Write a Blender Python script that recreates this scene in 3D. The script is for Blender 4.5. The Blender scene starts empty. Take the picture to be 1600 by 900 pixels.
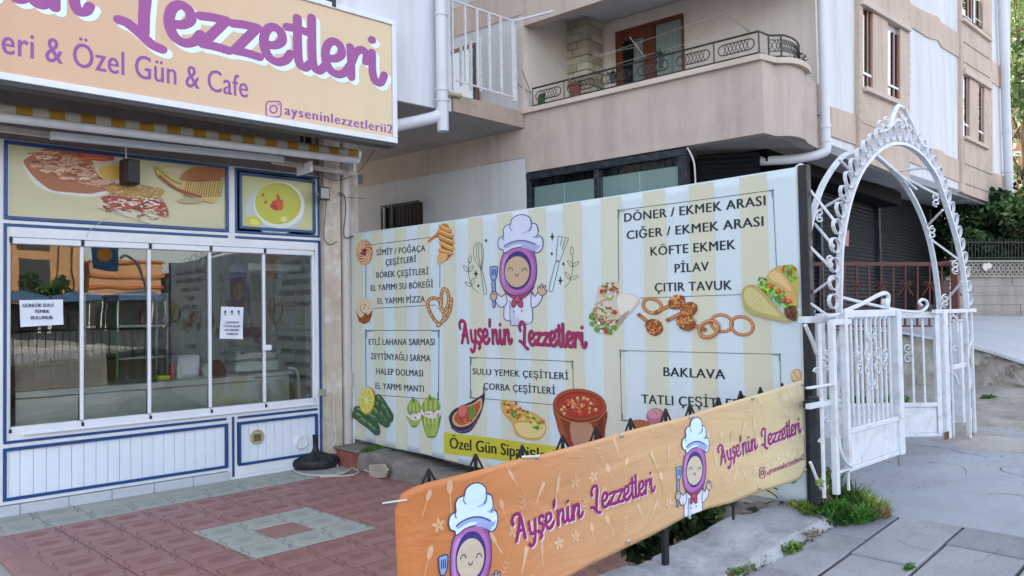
import bpy, bmesh, math, random
from mathutils import Vector, Matrix
from mathutils.geometry import tessellate_polygon
random.seed(7)
SC = bpy.context.scene
# ------------------------------------------------------------------ camera
F = 1225.0; YAW = math.radians(46.85); EYE = 1.6
PITCH = math.atan(37/F); ROLL = 0.017
fw = Vector((math.cos(YAW), math.sin(YAW), 0)); rt = Vector((math.sin(YAW), -math.cos(YAW), 0)); up = Vector((0, 0, 1))
cf = fw*math.cos(PITCH)+up*math.sin(PITCH); cu = up*math.cos(PITCH)-fw*math.sin(PITCH)
cr = rt*math.cos(ROLL)-cu*math.sin(ROLL); cu = cu*math.cos(ROLL)+rt*math.sin(ROLL)
CAMP = Vector((0, 0, EYE))
cam = bpy.data.cameras.new('camera'); cam.sensor_width = 36; cam.lens = F/1600*36; cam.clip_start = .05; cam.clip_end = 3000
camo = bpy.data.objects.new('camera', cam); SC.collection.objects.link(camo)
camo.matrix_world = Matrix(((cr.x, cu.x, -cf.x, 0), (cr.y, cu.y, -cf.y, 0), (cr.z, cu.z, -cf.z, EYE), (0, 0, 0, 1)))
SC.camera = camo
# ------------------------------------------------------------------ light
SUN_EL = math.radians(33); SUN_DIR = Vector((.30, .95, 0)).normalized()
w = bpy.data.worlds.new('World'); SC.world = w; w.use_nodes = True
nt = w.node_tree; bgn = nt.nodes['Background']
sky = nt.nodes.new('ShaderNodeTexSky'); sky.sky_type = 'NISHITA'; sky.sun_disc = False
sky.sun_elevation = SUN_EL; sky.sun_rotation = math.atan2(SUN_DIR.x, SUN_DIR.y); sky.air_density = 1.0; sky.dust_density = 2.5; sky.ozone_density = .6
hs = nt.nodes.new('ShaderNodeHueSaturation'); hs.inputs['Saturation'].default_value = .46
nt.links.new(sky.outputs[0], hs.inputs['Color']); nt.links.new(hs.outputs[0], bgn.inputs[0]); bgn.inputs[1].default_value = .15
sl = bpy.data.lights.new('sun', 'SUN'); sl.energy = 3.2; sl.angle = math.radians(.55); sl.color = (1, .86, .68)
so = bpy.data.objects.new('sun', sl); SC.collection.objects.link(so)
sd = SUN_DIR*math.cos(SUN_EL)+up*math.sin(SUN_EL)
so.rotation_euler = sd.to_track_quat('Z', 'Y').to_euler(); so.location = (0, 0, 30)
SC.view_settings.view_transform = 'Standard'; SC.view_settings.look = 'None'; SC.view_settings.gamma = 1
SC.view_settings.exposure = 2.25
SC.cycles.max_bounces = 8; SC.cycles.transparent_max_bounces = 16

# ------------------------------------------------------------------ surveying: sight lines through the lens met with a real plane
def ray(x, y): return cf*F+cr*(x-800)-cu*(y-450)
def hit(x, y, n, d):
    r = ray(x, y); n = Vector(n); return CAMP+r*((d-CAMP.dot(n))/r.dot(n))
def PZ(x, y, z=0): return hit(x, y, (0, 0, 1), z)
def PY(x, y, Y): return hit(x, y, (0, 1, 0), Y)
def PX(x, y, X): return hit(x, y, (1, 0, 0), X)
# ------------------------------------------------------------------ materials
def lin(h):
    if isinstance(h, str):
        c = [int(h[i:i+2], 16)/255 for i in (0, 2, 4)]
        return tuple((v/12.92 if v <= .04045 else ((v+.055)/1.055)**2.4) for v in c)
    return tuple(h)
MATS = {}
def pm(name, c1, c2=None, scale=6, rough=.7, bump=.15, bscale=None, metal=0, spec=.35, stretch=(1, 1, 1), dirt=None, dscale=1.5, damt=.5, detail=8, streak=0):
    if name in MATS: return MATS[name]
    m = bpy.data.materials.new(name); m.use_nodes = True; MATS[name] = m
    n = m.node_tree.nodes; l = m.node_tree.links; b = n['Principled BSDF']
    c1 = lin(c1); c2 = lin(c2) if c2 else tuple(v*.82 for v in c1)
    tc = n.new('ShaderNodeTexCoord'); mp = n.new('ShaderNodeMapping'); mp.inputs['Scale'].default_value = stretch
    l.new(tc.outputs['Object'], mp.inputs[0])
    nz = n.new('ShaderNodeTexNoise'); nz.inputs['Scale'].default_value = scale; nz.inputs['Detail'].default_value = detail; nz.inputs['Roughness'].default_value = .62
    l.new(mp.outputs[0], nz.inputs[0])
    rp = n.new('ShaderNodeValToRGB'); rp.color_ramp.elements[0].position = .3; rp.color_ramp.elements[1].position = .7
    rp.color_ramp.elements[0].color = (*c2, 1); rp.color_ramp.elements[1].color = (*c1, 1)
    l.new(nz.outputs[0], rp.inputs[0]); out = rp.outputs[0]
    if dirt:
        n2 = n.new('ShaderNodeTexNoise'); n2.inputs['Scale'].default_value = dscale; n2.inputs['Detail'].default_value = 9; n2.inputs['Roughness'].default_value = .7
        l.new(mp.outputs[0], n2.inputs[0])
        r2 = n.new('ShaderNodeValToRGB'); r2.color_ramp.elements[0].position = .5; r2.color_ramp.elements[1].position = .72
        r2.color_ramp.elements[0].color = (0, 0, 0, 1); r2.color_ramp.elements[1].color = (damt, damt, damt, 1)
        l.new(n2.outputs[0], r2.inputs[0])
        mx = n.new('ShaderNodeMixRGB'); l.new(r2.outputs[0], mx.inputs[0]); l.new(out, mx.inputs[1]); mx.inputs[2].default_value = (*lin(dirt), 1); out = mx.outputs[0]
    l.new(out, b.inputs['Base Color'])
    b.inputs['Roughness'].default_value = rough; b.inputs['Metallic'].default_value = metal; b.inputs['Specular IOR Level'].default_value = spec
    if streak:
        n4 = n.new('ShaderNodeTexNoise'); n4.inputs['Scale'].default_value = 1.0; n4.inputs['Detail'].default_value = 10; n4.inputs['Roughness'].default_value = .68
        m4 = n.new('ShaderNodeMapping'); m4.inputs['Scale'].default_value = (5.5, 5.5, .45); l.new(tc.outputs['Object'], m4.inputs[0]); l.new(m4.outputs[0], n4.inputs[0])
        r4 = n.new('ShaderNodeMapRange'); r4.inputs[1].default_value = .48; r4.inputs[2].default_value = .78; r4.inputs[3].default_value = 0; r4.inputs[4].default_value = streak
        l.new(n4.outputs[0], r4.inputs[0]); mx4 = n.new('ShaderNodeMixRGB'); mx4.blend_type = 'MULTIPLY'; l.new(r4.outputs[0], mx4.inputs[0]); l.new(out, mx4.inputs[1]); mx4.inputs[2].default_value = (.42, .38, .34, 1); l.new(mx4.outputs[0], b.inputs['Base Color'])
    if bump:
        n3 = n.new('ShaderNodeTexNoise'); n3.inputs['Scale'].default_value = bscale or scale*6; n3.inputs['Detail'].default_value = 6
        l.new(mp.outputs[0], n3.inputs[0])
        bp = n.new('ShaderNodeBump'); bp.inputs['Strength'].default_value = bump; bp.inputs['Distance'].default_value = .01
        l.new(n3.outputs[0], bp.inputs['Height']); l.new(bp.outputs[0], b.inputs['Normal'])
    return m
def print_mat(name, rough=.5, wr=.25, wscale=3.0, stretch=(1, 1, 1)):
    if name in MATS: return MATS[name]
    m = bpy.data.materials.new(name); m.use_nodes = True; MATS[name] = m
    n = m.node_tree.nodes; l = m.node_tree.links; b = n['Principled BSDF']
    at = n.new('ShaderNodeAttribute'); at.attribute_name = 'Col'
    tc = n.new('ShaderNodeTexCoord'); mp = n.new('ShaderNodeMapping'); mp.inputs['Scale'].default_value = stretch; l.new(tc.outputs['Object'], mp.inputs[0])
    nz = n.new('ShaderNodeTexNoise'); nz.inputs['Scale'].default_value = 2.3; nz.inputs['Detail'].default_value = 6; l.new(mp.outputs[0], nz.inputs[0])
    r = n.new('ShaderNodeMapRange'); r.inputs[1].default_value = .3; r.inputs[2].default_value = .75; r.inputs[3].default_value = .93; r.inputs[4].default_value = 1.0
    l.new(nz.outputs[0], r.inputs[0])
    mx = n.new('ShaderNodeMixRGB'); mx.blend_type = 'MULTIPLY'; mx.inputs[0].default_value = 1
    l.new(at.outputs[0], mx.inputs[1]); l.new(r.outputs[0], mx.inputs[2]); l.new(mx.outputs[0], b.inputs['Base Color'])
    b.inputs['Roughness'].default_value = rough; b.inputs['Specular IOR Level'].default_value = .35
    n3 = n.new('ShaderNodeTexNoise'); n3.inputs['Scale'].default_value = wscale; n3.inputs['Detail'].default_value = 3; n3.inputs['Distortion'].default_value = .6
    l.new(mp.outputs[0], n3.inputs[0])
    bp = n.new('ShaderNodeBump'); bp.inputs['Strength'].default_value = wr; bp.inputs['Distance'].default_value = .03
    l.new(n3.outputs[0], bp.inputs['Height']); l.new(bp.outputs[0], b.inputs['Normal'])
    return m
def glass_mat(name, tint=(.8, .86, .86), ior=1.75, rough=.0, base=0):
    if name in MATS: return MATS[name]
    m = bpy.data.materials.new(name); m.use_nodes = True; MATS[name] = m
    n = m.node_tree.nodes; l = m.node_tree.links; n.remove(n['Principled BSDF'])
    t = n.new('ShaderNodeBsdfTransparent'); t.inputs[0].default_value = (*tint, 1)
    g = n.new('ShaderNodeBsdfGlossy'); g.inputs['Roughness'].default_value = rough; g.inputs[0].default_value = (1, 1, 1, 1)
    f = n.new('ShaderNodeFresnel'); f.inputs[0].default_value = ior
    mx = n.new('ShaderNodeMixShader')
    ad = n.new('ShaderNodeMath'); ad.operation = 'ADD'; ad.use_clamp = True; ad.inputs[1].default_value = base
    l.new(f.outputs[0], ad.inputs[0])
    tc = n.new('ShaderNodeTexCoord'); nz = n.new('ShaderNodeTexNoise'); nz.inputs['Scale'].default_value = 1.7; l.new(tc.outputs['Object'], nz.inputs[0])
    bp = n.new('ShaderNodeBump'); bp.inputs['Strength'].default_value = .05; bp.inputs['Distance'].default_value = .02
    l.new(nz.outputs[0], bp.inputs['Height']); l.new(bp.outputs[0], g.inputs['Normal'])
    l.new(ad.outputs[0], mx.inputs[0]); l.new(t.outputs[0], mx.inputs[1]); l.new(g.outputs[0], mx.inputs[2]); l.new(mx.outputs[0], n['Material Output'].inputs[0])
    return m
# ------------------------------------------------------------------ geometry
WM = {}
def setp(o, **k):
    for a, b in k.items():
        if b is not None: o[a] = b
def thing(name, label, cat, loc=(0, 0, 0), rz=0, group=None):
    o = bpy.data.objects.new(name, None); SC.collection.objects.link(o)
    o.location = loc; o.rotation_euler = (0, 0, rz); o.empty_display_size = .1
    WM[o.name] = Matrix.Translation(Vector(loc)) @ Matrix.Rotation(rz, 4, 'Z')
    setp(o, label=label, category=cat, group=group); return o
class G:
    def __init__(s): s.v = []; s.f = []; s.c = []; s.smooth = False; s.mi = []; s.cm = 0
    def add(s, vs, fs):
        b = len(s.v); s.v += [Vector(v) for v in vs]; s.f += [tuple(b+i for i in f) for f in fs]; s.mi += [s.cm]*len(fs); return s
    def box(s, x0, x1, y0, y1, z0, z1, M=None):
        v = [Vector(p) for p in ((x0, y0, z0), (x1, y0, z0), (x1, y1, z0), (x0, y1, z0), (x0, y0, z1), (x1, y0, z1), (x1, y1, z1), (x0, y1, z1))]
        if M: v = [M @ p for p in v]
        return s.add(v, [(0, 3, 2, 1), (4, 5, 6, 7), (0, 1, 5, 4), (1, 2, 6, 5), (2, 3, 7, 6), (3, 0, 4, 7)])
    def bbox(s, x0, x1, y0, y1, z0, z1, b=.006, M=None):
        # box with chamfered edges
        vs = []; 
        for (sx, sy, sz) in [(a, c, e) for a in (0, 1) for c in (0, 1) for e in (0, 1)]:
            X = (x0, x1)[sx]; Y = (y0, y1)[sy]; Z = (z0, z1)[sz]; dx = b*(1-2*sx); dy = b*(1-2*sy); dz = b*(1-2*sz)
            vs += [(X, Y+dy, Z+dz), (X+dx, Y, Z+dz), (X+dx, Y+dy, Z)]
        v = [Vector(p) for p in vs]
        if M: v = [M @ p for p in v]
        def ix(a, c, e, k): return (a*4+c*2+e)*3+k
        f = []
        for a in (0, 1): q = [ix(a, 0, 0, 0), ix(a, 1, 0, 0), ix(a, 1, 1, 0), ix(a, 0, 1, 0)]; f.append(q if a else q[::-1])
        for c in (0, 1): q = [ix(0, c, 0, 1), ix(1, c, 0, 1), ix(1, c, 1, 1), ix(0, c, 1, 1)]; f.append(q[::-1] if c else q)
        for e in (0, 1): q = [ix(0, 0, e, 2), ix(1, 0, e, 2), ix(1, 1, e, 2), ix(0, 1, e, 2)]; f.append(q if e else q[::-1])
        for c in (0, 1):
            for e in (0, 1): f.append([ix(0, c, e, 1), ix(1, c, e, 1), ix(1, c, e, 2), ix(0, c, e, 2)])
        for a in (0, 1):
            for e in (0, 1): f.append([ix(a, 0, e, 0), ix(a, 1, e, 0), ix(a, 1, e, 2), ix(a, 0, e, 2)])
            for c in (0, 1): f.append([ix(a, c, 0, 0), ix(a, c, 1, 0), ix(a, c, 1, 1), ix(a, c, 0, 1)])
            for c in (0, 1):
                for e in (0, 1): f.append([ix(a, c, e, 0), ix(a, c, e, 1), ix(a, c, e, 2)])
        return s.add(v, f)
    def quad(s, a, b, c, d): return s.add([a, b, c, d], [(0, 1, 2, 3)])
    def prism(s, pts, vec):
        pts = [Vector(p) for p in pts]; vec = Vector(vec); n = len(pts)
        tri = [tuple(t) for t in tessellate_polygon([pts])]
        s.add(pts+[p+vec for p in pts], tri+[tuple(i+n for i in reversed(t)) for t in tri]+[(i, (i+1) % n, (i+1) % n+n, i+n) for i in range(n)]); return s
    def tube(s, path, r, n=8, closed=False, cap=True, phase=0, flat=None):
        P = [Vector(p) for p in path]; m = len(P); rings = []
        rr = r if isinstance(r, (list, tuple)) else [r]*m
        pt = None; U = None
        for i in range(m):
            if closed: t = P[(i+1) % m]-P[i-1]
            else: t = P[min(i+1, m-1)]-P[max(i-1, 0)]
            if t.length < 1e-9: t = Vector((0, 0, 1))
            t.normalize()
            if U is None:
                a = Vector((0, 0, 1)) if abs(t.z) < .9 else Vector((1, 0, 0))
                if flat: a = Vector(flat)
                U = (a-t*a.dot(t)).normalized()
            else:
                U = U-t*U.dot(t)
                U = U.normalized() if U.length > 1e-6 else t.orthogonal().normalized()
            W = t.cross(U); ring = []
            for k in range(n):
                an = 2*math.pi*(k+phase)/n; ring.append(P[i]+(U*math.cos(an)+W*math.sin(an))*rr[i])
            rings.append(ring)
        vs = [p for q in rings for p in q]; fs = []
        for i in range(m if closed else m-1):
            for k in range(n):
                a = i*n+k; b = i*n+(k+1) % n; c = ((i+1) % m)*n+(k+1) % n; d = ((i+1) % m)*n+k; fs.append((a, b, c, d))
        if cap and not closed: fs += [tuple(range(n))[::-1], tuple((m-1)*n+k for k in range(n))]
        return s.add(vs, fs)
    def strap(s, path, w, t, side):
        # flat bar following a path; side = direction of its width
        P = [Vector(p) for p in path]; sd_ = Vector(side).normalized(); vs = []; m = len(P)
        for i in range(m):
            tg = (P[min(i+1, m-1)]-P[max(i-1, 0)]).normalized(); nn = tg.cross(sd_)
            nn = nn.normalized() if nn.length > 1e-6 else tg.orthogonal()
            for a, b in ((-1, -1), (1, -1), (1, 1), (-1, 1)): vs.append(P[i]+sd_*(w/2*a)+nn*(t/2*b))
        fs = []
        for i in range(m-1):
            for k in range(4): fs.append((i*4+k, i*4+(k+1) % 4, i*4+4+(k+1) % 4, i*4+4+k))
        fs += [(3, 2, 1, 0), tuple((m-1)*4+k for k in range(4))]
        return s.add(vs, fs)
    def bar(s, a, b, w, d=None, upv=(0, 0, 1)):
        a = Vector(a); b = Vector(b); d = d or w; t = (b-a).normalized(); u = Vector(upv)
        u = u-t*u.dot(t)
        u = u.normalized() if u.length > 1e-4 else t.orthogonal().normalized()
        q = t.cross(u); vs = []
        for p in (a, b):
            for i, j in ((-1, -1), (1, -1), (1, 1), (-1, 1)): vs.append(p+q*(w/2*i)+u*(d/2*j))
        return s.add(vs, [(3, 2, 1, 0), (4, 5, 6, 7), (0, 1, 5, 4), (1, 2, 6, 5), (2, 3, 7, 6), (3, 0, 4, 7)])
    def lathe(s, prof, c, n=24, ax=(0, 0, 1)):
        c = Vector(c); q = Vector((0, 0, 1)).rotation_difference(Vector(ax)); vs = []; m = len(prof)
        for r, z in prof:
            for k in range(n): a = 2*math.pi*k/n; vs.append(c+q @ Vector((r*math.cos(a), r*math.sin(a), z)))
        fs = [(i*n+k, i*n+(k+1) % n, (i+1)*n+(k+1) % n, (i+1)*n+k) for i in range(m-1) for k in range(n)]
        fs += [tuple(range(n))[::-1], tuple((m-1)*n+k for k in range(n))]
        return s.add(vs, fs)
    def build(s, name, mat, parent=None, label=None, cat=None, group=None, kind=None, smooth=None, share=None, keep=False):
        if parent is not None:
            inv = WM[parent.name].inverted(); org = Matrix.Identity(4)
        else:
            if keep: inv = Matrix.Identity(4); org = Matrix.Identity(4)
            else:
                xs = [v.x for v in s.v]; ys = [v.y for v in s.v]; zs = [v.z for v in s.v]
                o = Vector(((min(xs)+max(xs))/2, (min(ys)+max(ys))/2, min(zs))); inv = Matrix.Translation(-o); org = Matrix.Translation(o)
        me = bpy.data.meshes.new(name); me.from_pydata([inv @ v for v in s.v], [], s.f)
        bm = bmesh.new(); bm.from_mesh(me); bmesh.ops.recalc_face_normals(bm, faces=bm.faces) if not keep == 'raw' else None; bm.to_mesh(me); bm.free()
        for m in (mat if isinstance(mat, (list, tuple)) else [mat]): me.materials.append(m)
        if s.cm or any(s.mi): me.polygons.foreach_set('material_index', s.mi)
        if smooth if smooth is not None else s.smooth: me.polygons.foreach_set('use_smooth', [True]*len(me.polygons)); me.set_sharp_from_angle(angle=math.radians(38))
        o = bpy.data.objects.new(name, me); SC.collection.objects.link(o)
        if parent is not None: o.parent = parent; WM[o.name] = WM[parent.name]
        else: o.matrix_world = org; o.location = org.translation; WM[o.name] = org
        setp(o, label=label, category=cat, group=group, kind=kind); return o
def cr_(P, n=6, closed=False):
    # Catmull-Rom smoothing of a list of 2D or 3D points
    P = [Vector(p) for p in P]; m = len(P); out = []
    if m < 3: return P
    for i in range(m if closed else m-1):
        p0 = P[i-1] if (i > 0 or closed) else P[i]; p1 = P[i]; p2 = P[(i+1) % m]; p3 = P[(i+2) % m] if (closed or i+2 < m) else P[(i+1) % m]
        for k in range(n):
            t = k/n; out.append(.5*((2*p1)+(p2-p0)*t+(2*p0-5*p1+4*p2-p3)*t*t+(3*p1-p0-3*p2+p3)*t**3))
    if not closed: out.append(P[-1])
    return out
def copy_thing(o, loc=None, rz=None, label=None, shift=None):
    c = o.copy(); SC.collection.objects.link(c)
    if loc is not None: c.location = loc
    if rz is not None: c.rotation_euler = (0, 0, rz)
    if label: c['label'] = label
    def rec(a, b):
        for ch in list(a.children):
            d = ch.copy(); SC.collection.objects.link(d); d.parent = b; rec(ch, d)
    rec(o, c); WM[c.name] = Matrix.Translation(c.location) @ Matrix.Rotation(c.rotation_euler.z, 4, 'Z'); return c
def R(a, b): return random.uniform(a, b)
# ------------------------------------------------------------------ palette
M_white = pm('white_painted_metal', 'E2E6EE', 'D2D6DE', 3, .38, .03, spec=.5, dirt='B9B4A8', dscale=5, damt=.25)
M_alu = pm('white_aluminium_profile', 'DFE3EC', 'D4D8E2', 2, .3, .02, spec=.5)
M_blue = pm('blue_trim', '1D4C86', '173F74', 5, .35, .03, spec=.5)
M_plank = pm('white_pvc_plank', 'E0E8F5', 'D4DDEC', 2, .35, .02, spec=.5)
M_plaster_w = pm('white_render', 'D6D9E0', 'CBCED6', 1.2, .9, .25, 60, dirt='B8B5B4', dscale=.9, damt=.3, stretch=(1, 1, .35), streak=0.35)
M_plaster_g = pm('grey_white_render', 'C8CACE', 'BCBEC3', 1.2, .9, .25, 60, dirt='9FA0A3', dscale=1.2, damt=.3, streak=0.35)
M_pink = pm('rose_beige_render', 'BFB0A8', 'B3A49C', 1.4, .9, .35, 70, dirt='8E827C', dscale=1, damt=.45, streak=0.4)
M_pinkd = pm('brown_beige_render', 'B4A195', 'A69387', 1.6, .9, .35, 70, dirt='827266', dscale=1.2, damt=.5, streak=0.45)
M_bay = pm('light_rose_beige_render', 'C9B6A9', 'BDAA9D', 1.6, .9, .35, 70, dirt='97857A', dscale=1.2, damt=.45, streak=0.4)
M_bayl = pm('pale_rose_trim', 'CBBCB2', 'BFB0A6', 1.6, .9, .3, 70, dirt='9A8A80', dscale=1.2, damt=.4)
M_cream = pm('cream_render', 'DED4CC', 'D2C8C0', 1.3, .9, .25, 60, dirt='B5A69B', dscale=1, damt=.3, streak=0.3)
M_facade = pm('white_facade_render', 'D9DBE0', 'CCCED4', 1.3, .88, .25, 60, dirt='BDBBBB', dscale=1.1, damt=.3, stretch=(1, 1, .3), streak=0.4)
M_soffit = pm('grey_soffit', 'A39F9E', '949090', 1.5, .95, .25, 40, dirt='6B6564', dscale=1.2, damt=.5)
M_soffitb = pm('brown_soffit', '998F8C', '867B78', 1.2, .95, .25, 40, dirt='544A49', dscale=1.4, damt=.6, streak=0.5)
M_peel = pm('peeling_plaster', 'C9BDB2', 'B5A79B', 4, .92, .5, 45, dirt='E3E0DB', dscale=3.5, damt=.9, streak=0.5)
M_pipe = pm('white_pvc_pipe', 'C9C3BF', 'BBB3AE', 3, .45, .04, spec=.45, dirt='9C918A', dscale=3, damt=.45, streak=0.4)
M_pipe2 = pm('pale_grey_pvc_pipe', 'D3D6DE', 'C6C9D2', 3, .4, .03, spec=.45, dirt='A7A5A6', dscale=3, damt=.3, streak=0.3)
M_black = pm('black_painted_steel', '1B1D22', '111216', 9, .42, .15, spec=.5, dirt='3D3C3D', dscale=14, damt=.5)
M_rub = pm('black_plastic', '26282E', '1B1D21', 6, .42, .15, dirt='4B4D52', dscale=6, damt=.4)
M_conc = pm('grey_concrete', 'A6A8AC', '8E9094', 2.2, .95, .7, 24, dirt='74716D', dscale=2.6, damt=.6)
M_concd = pm('rough_dark_concrete', '8A857F', '6F6A65', 5, .95, 1.0, 22, dirt='514D48', dscale=4, damt=.7)
M_slab = pm('sidewalk_slab_concrete', '94979D', '83868C', 3, .93, .7, 60, dirt='66676A', dscale=2.6, damt=.7)
M_drive = pm('worn_smooth_concrete', 'A0A5AE', '8E939C', 1.5, .88, .4, 50, dirt='85868A', dscale=1.2, damt=.6)
M_dirt = pm('dry_dusty_soil', 'ABA8A4', '8F8B86', 2.5, .98, .9, 22, dirt='5F5A52', dscale=3, damt=.6)
M_stone = pm('rough_retaining_stone', 'B4AEA7', '938D86', 4, .97, 1.2, 14, dirt='5B5651', dscale=2.8, damt=.7, streak=0.5)
M_wallb = pm('board_marked_concrete', 'AFA9A2', '96908A', 2, .95, .5, 30, dirt='6F6861', dscale=2, damt=.8, stretch=(.4, .4, 2), streak=0.6)
M_marble = pm('pale_marble', 'C5CAD2', 'B1B6BF', 1.6, .35, .05, dirt='9FA3AA', dscale=1.8, damt=.4, stretch=(1, 1, 4))
M_red = pm('red_tile', 'A0736E', '8B605E', 3.5, .42, .3, 60, spec=.4, dirt='8B7F80', dscale=2.4, damt=.4)
M_grey_t = pm('grey_green_tile', 'ACB0AA', '9CA09B', 3.5, .68, .3, 60, spec=.35, dirt='6F716D', dscale=2.4, damt=.4)
M_redo = pm('red_tile_worn_pad', '966A66', '845A58', 30, .6, .5, 120, dirt='8B7F80', dscale=2.4, damt=.4)
M_greyo = pm('grey_tile_worn_pad', '9FA49E', '91968F', 30, .65, .5, 120, dirt='6F716D', dscale=2.4, damt=.4)
M_grout = pm('dark_grout', '4A4345', '3A3436', 9, .95, .4)
M_brickr = pm('red_brick', '9A5B50', '7F473F', 9, .9, .5, 40, dirt='8C7D74', dscale=8, damt=.5)
M_shut = pm('dark_roller_shutter', '15171B', '0F1114', 3, .5, .08, spec=.3, dirt='1F2125', dscale=2, damt=.4)
M_shutc = pm('navy_steel_frame', '1E2733', '161D27', 6, .45, .1, dirt='59616B', dscale=12, damt=.5)
M_railr = pm('maroon_painted_rail', '6A3A37', '572E2C', 6, .5, .1, spec=.4)
M_wood = pm('brown_window_wood', '6E3B22', '562B17', 9, .45, .1, stretch=(1, 1, .2), spec=.4)
M_dark = pm('dark_interior', '26282B', '1C1D20', 3, .9, .0)
M_steel = pm('brushed_stainless', 'C6CBC9', 'B0B5B3', 3, .33, .12, 20, metal=.55, stretch=(.3, 1, 3), spec=.5)
M_foil = pm('crumpled_foil', 'A79D93', '8A8078', 9, .3, 1.0, 85, metal=.85)
M_cable = pm('white_cable', 'C9C5C2', 'B5B1AE', 9, .5, .0)
M_cabk = pm('dark_cable', '2E2D30', '232225', 9, .5, .0)
M_iron = pm('white_painted_iron', 'D9DEE6', 'C9CED6', 9, .4, .12, 60, spec=.45, dirt='9A7256', dscale=15, damt=.4)
M_rust = pm('rust', '7A4327', '54301E', 14, .9, .5)
M_yel = pm('mustard_awning_stripe', 'B8923F', 'A5812F', 7, .8, .2, dirt='8A7036', dscale=5, damt=.4)
M_aww = pm('off_white_awning_stripe', 'C6C4BC', 'B8B6AD', 7, .8, .2, dirt='96948C', dscale=5, damt=.4)
M_cloth = pm('folded_blind', 'AEB9B9', '9EA9A9', 2, .6, .05, stretch=(4, 4, .3))
M_curt = pm('white_curtain', 'C7C4BB', 'A9A79E', 2, .9, .1, stretch=(26, 26, .25))
M_glass = glass_mat('shop_glass', (.93, .96, .95), 1.66); M_clear = glass_mat('clear_window_glass', (.85, .9, .9), 1.25)
M_winglass = glass_mat('window_glass', (.6, .65, .65), 1.9, base=.12)
M_print = print_mat('glossy_vinyl_print', .42, .35, 1.6, (1, 1.6, .5))
M_print2 = print_mat('banner_vinyl_print', .38, .55, 3.0, (1, 1, 2.2))
M_print3 = print_mat('backlit_sign_film', .35, .05, 1.0)
M_paper = pm('white_paper', 'DCE3F0', 'D2D9E6', 3, .8, .03)
def leafm(n, a, b): return pm(n, a, b, 5, .6, .1, spec=.35, detail=2)
M_leaf = leafm('leaf_green', '4E7A35', '2F5220'); M_leafd = leafm('leaf_dark', '2C4A28', '1B331C'); M_leafy = leafm('leaf_yellow_green', '8CA24A', '657F31')
M_grass = leafm('grass_blade', '5A8C38', '36651F'); M_bark = pm('bark', '6B5B4B', '4C4034', 12, .95, .8)

def zg(X, Y=0):
    z = .34+.09*(min(X, 6.9)-4.5)+.015*max(X-6.9, 0)
    if X < -3: z = .34+.09*(-7.5)
    return z
# ------------------------------------------------------------------ ground
def sheet(name, xs, ys, zf, mat, **k):
    g = G(); n = len(ys)
    g.add([(x, y, zf(x, y)) for x in xs for y in ys], [(i*n+j, (i+1)*n+j, (i+1)*n+j+1, i*n+j+1) for i in range(len(xs)-1) for j in range(n-1)])
    return g.build(name, mat, kind='structure', keep=True, smooth=True, **k)
def fr(a, b, n): return [a+(b-a)*i/n for i in range(n+1)]
def bumpy(a, s):
    def f(x, y): return a*(math.sin(x*3.1*s+y*1.3*s)+math.sin(y*4.3*s-x*2.2*s)+.5*math.sin(x*9*s+y*7*s))
    return f
bf = bumpy(.004, 1)
# wide terrain sheet to the horizon, a little under everything else
sheet('ground', [-600, -200, -60, -20, -8, -3, 0, 1.15, 1.2, 3, 4.5, 7, 12, 20, 60, 200, 600], [-600, -150, -50, -20, -8, -3, 0, 1, 2, 2.1, 3, 8, 14, 20, 60, 200, 600],
      lambda x, y: (zg(max(min(x, 30), -30)) - .03) if (y < 2.15 or x > 4.7) else -.24, M_dirt)
sheet('street', fr(-14, 30, 60), fr(-9.5, -.6, 10), lambda x, y: zg(x)-.012, pm('grey_asphalt', '5E6066', '505258', 3, .92, .6, 60, dirt='47484B', dscale=1, damt=.4))
sheet('driveway', fr(4.79, 8.6, 38), fr(-.6, 5.2, 50), lambda x, y: zg(x)+bf(x, y)*.8-(.02 if x > 8 else 0), M_drive)
sheet('lower_walk', fr(-6, 1.19, 12), fr(2.75, 7.5, 8), lambda x, y: -.235, M_conc)
# dusty soil behind the gate
def soil(x, y): return zg(x)+.006+.03*max(0, min(1, (x-7)/1.5))+bumpy(.012, 1.7)(x, y)+.012*math.sin(x*11+y*3)*math.sin(y*13)
g = G(); xs = fr(0, 1, 60); ys = fr(0, 1, 60)
def spt(a, b):
    # skewed patch: from just right of the gate out to the retaining wall
    x0 = 5.9+.9*math.sin(b*4)*.3; p = Vector((x0+(13.5-x0)*a, 0+(6.5)*b, 0)); return (p.x, p.y, soil(p.x, p.y)-(.05*(1-a*12) if a < 1/12 else 0))
g.add([spt(a, b) for a in xs for b in ys], [(i*61+j, (i+1)*61+j, (i+1)*61+j+1, i*61+j+1) for i in range(60) for j in range(60)])
g.build('dirt_yard', M_dirt, kind='structure', keep=True, smooth=True)

sheet('added_dark_ground', fr(-40, 60, 10), [-50, -40, -30, -20, -9.5], lambda x, y: zg(max(min(x, 30), -30))-.014, pm('dark_ground_tone', '3E3F44', '34353A', 2, .92, .5))  # dark ground sheet added so the street mirrored in the glass stays dark
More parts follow.
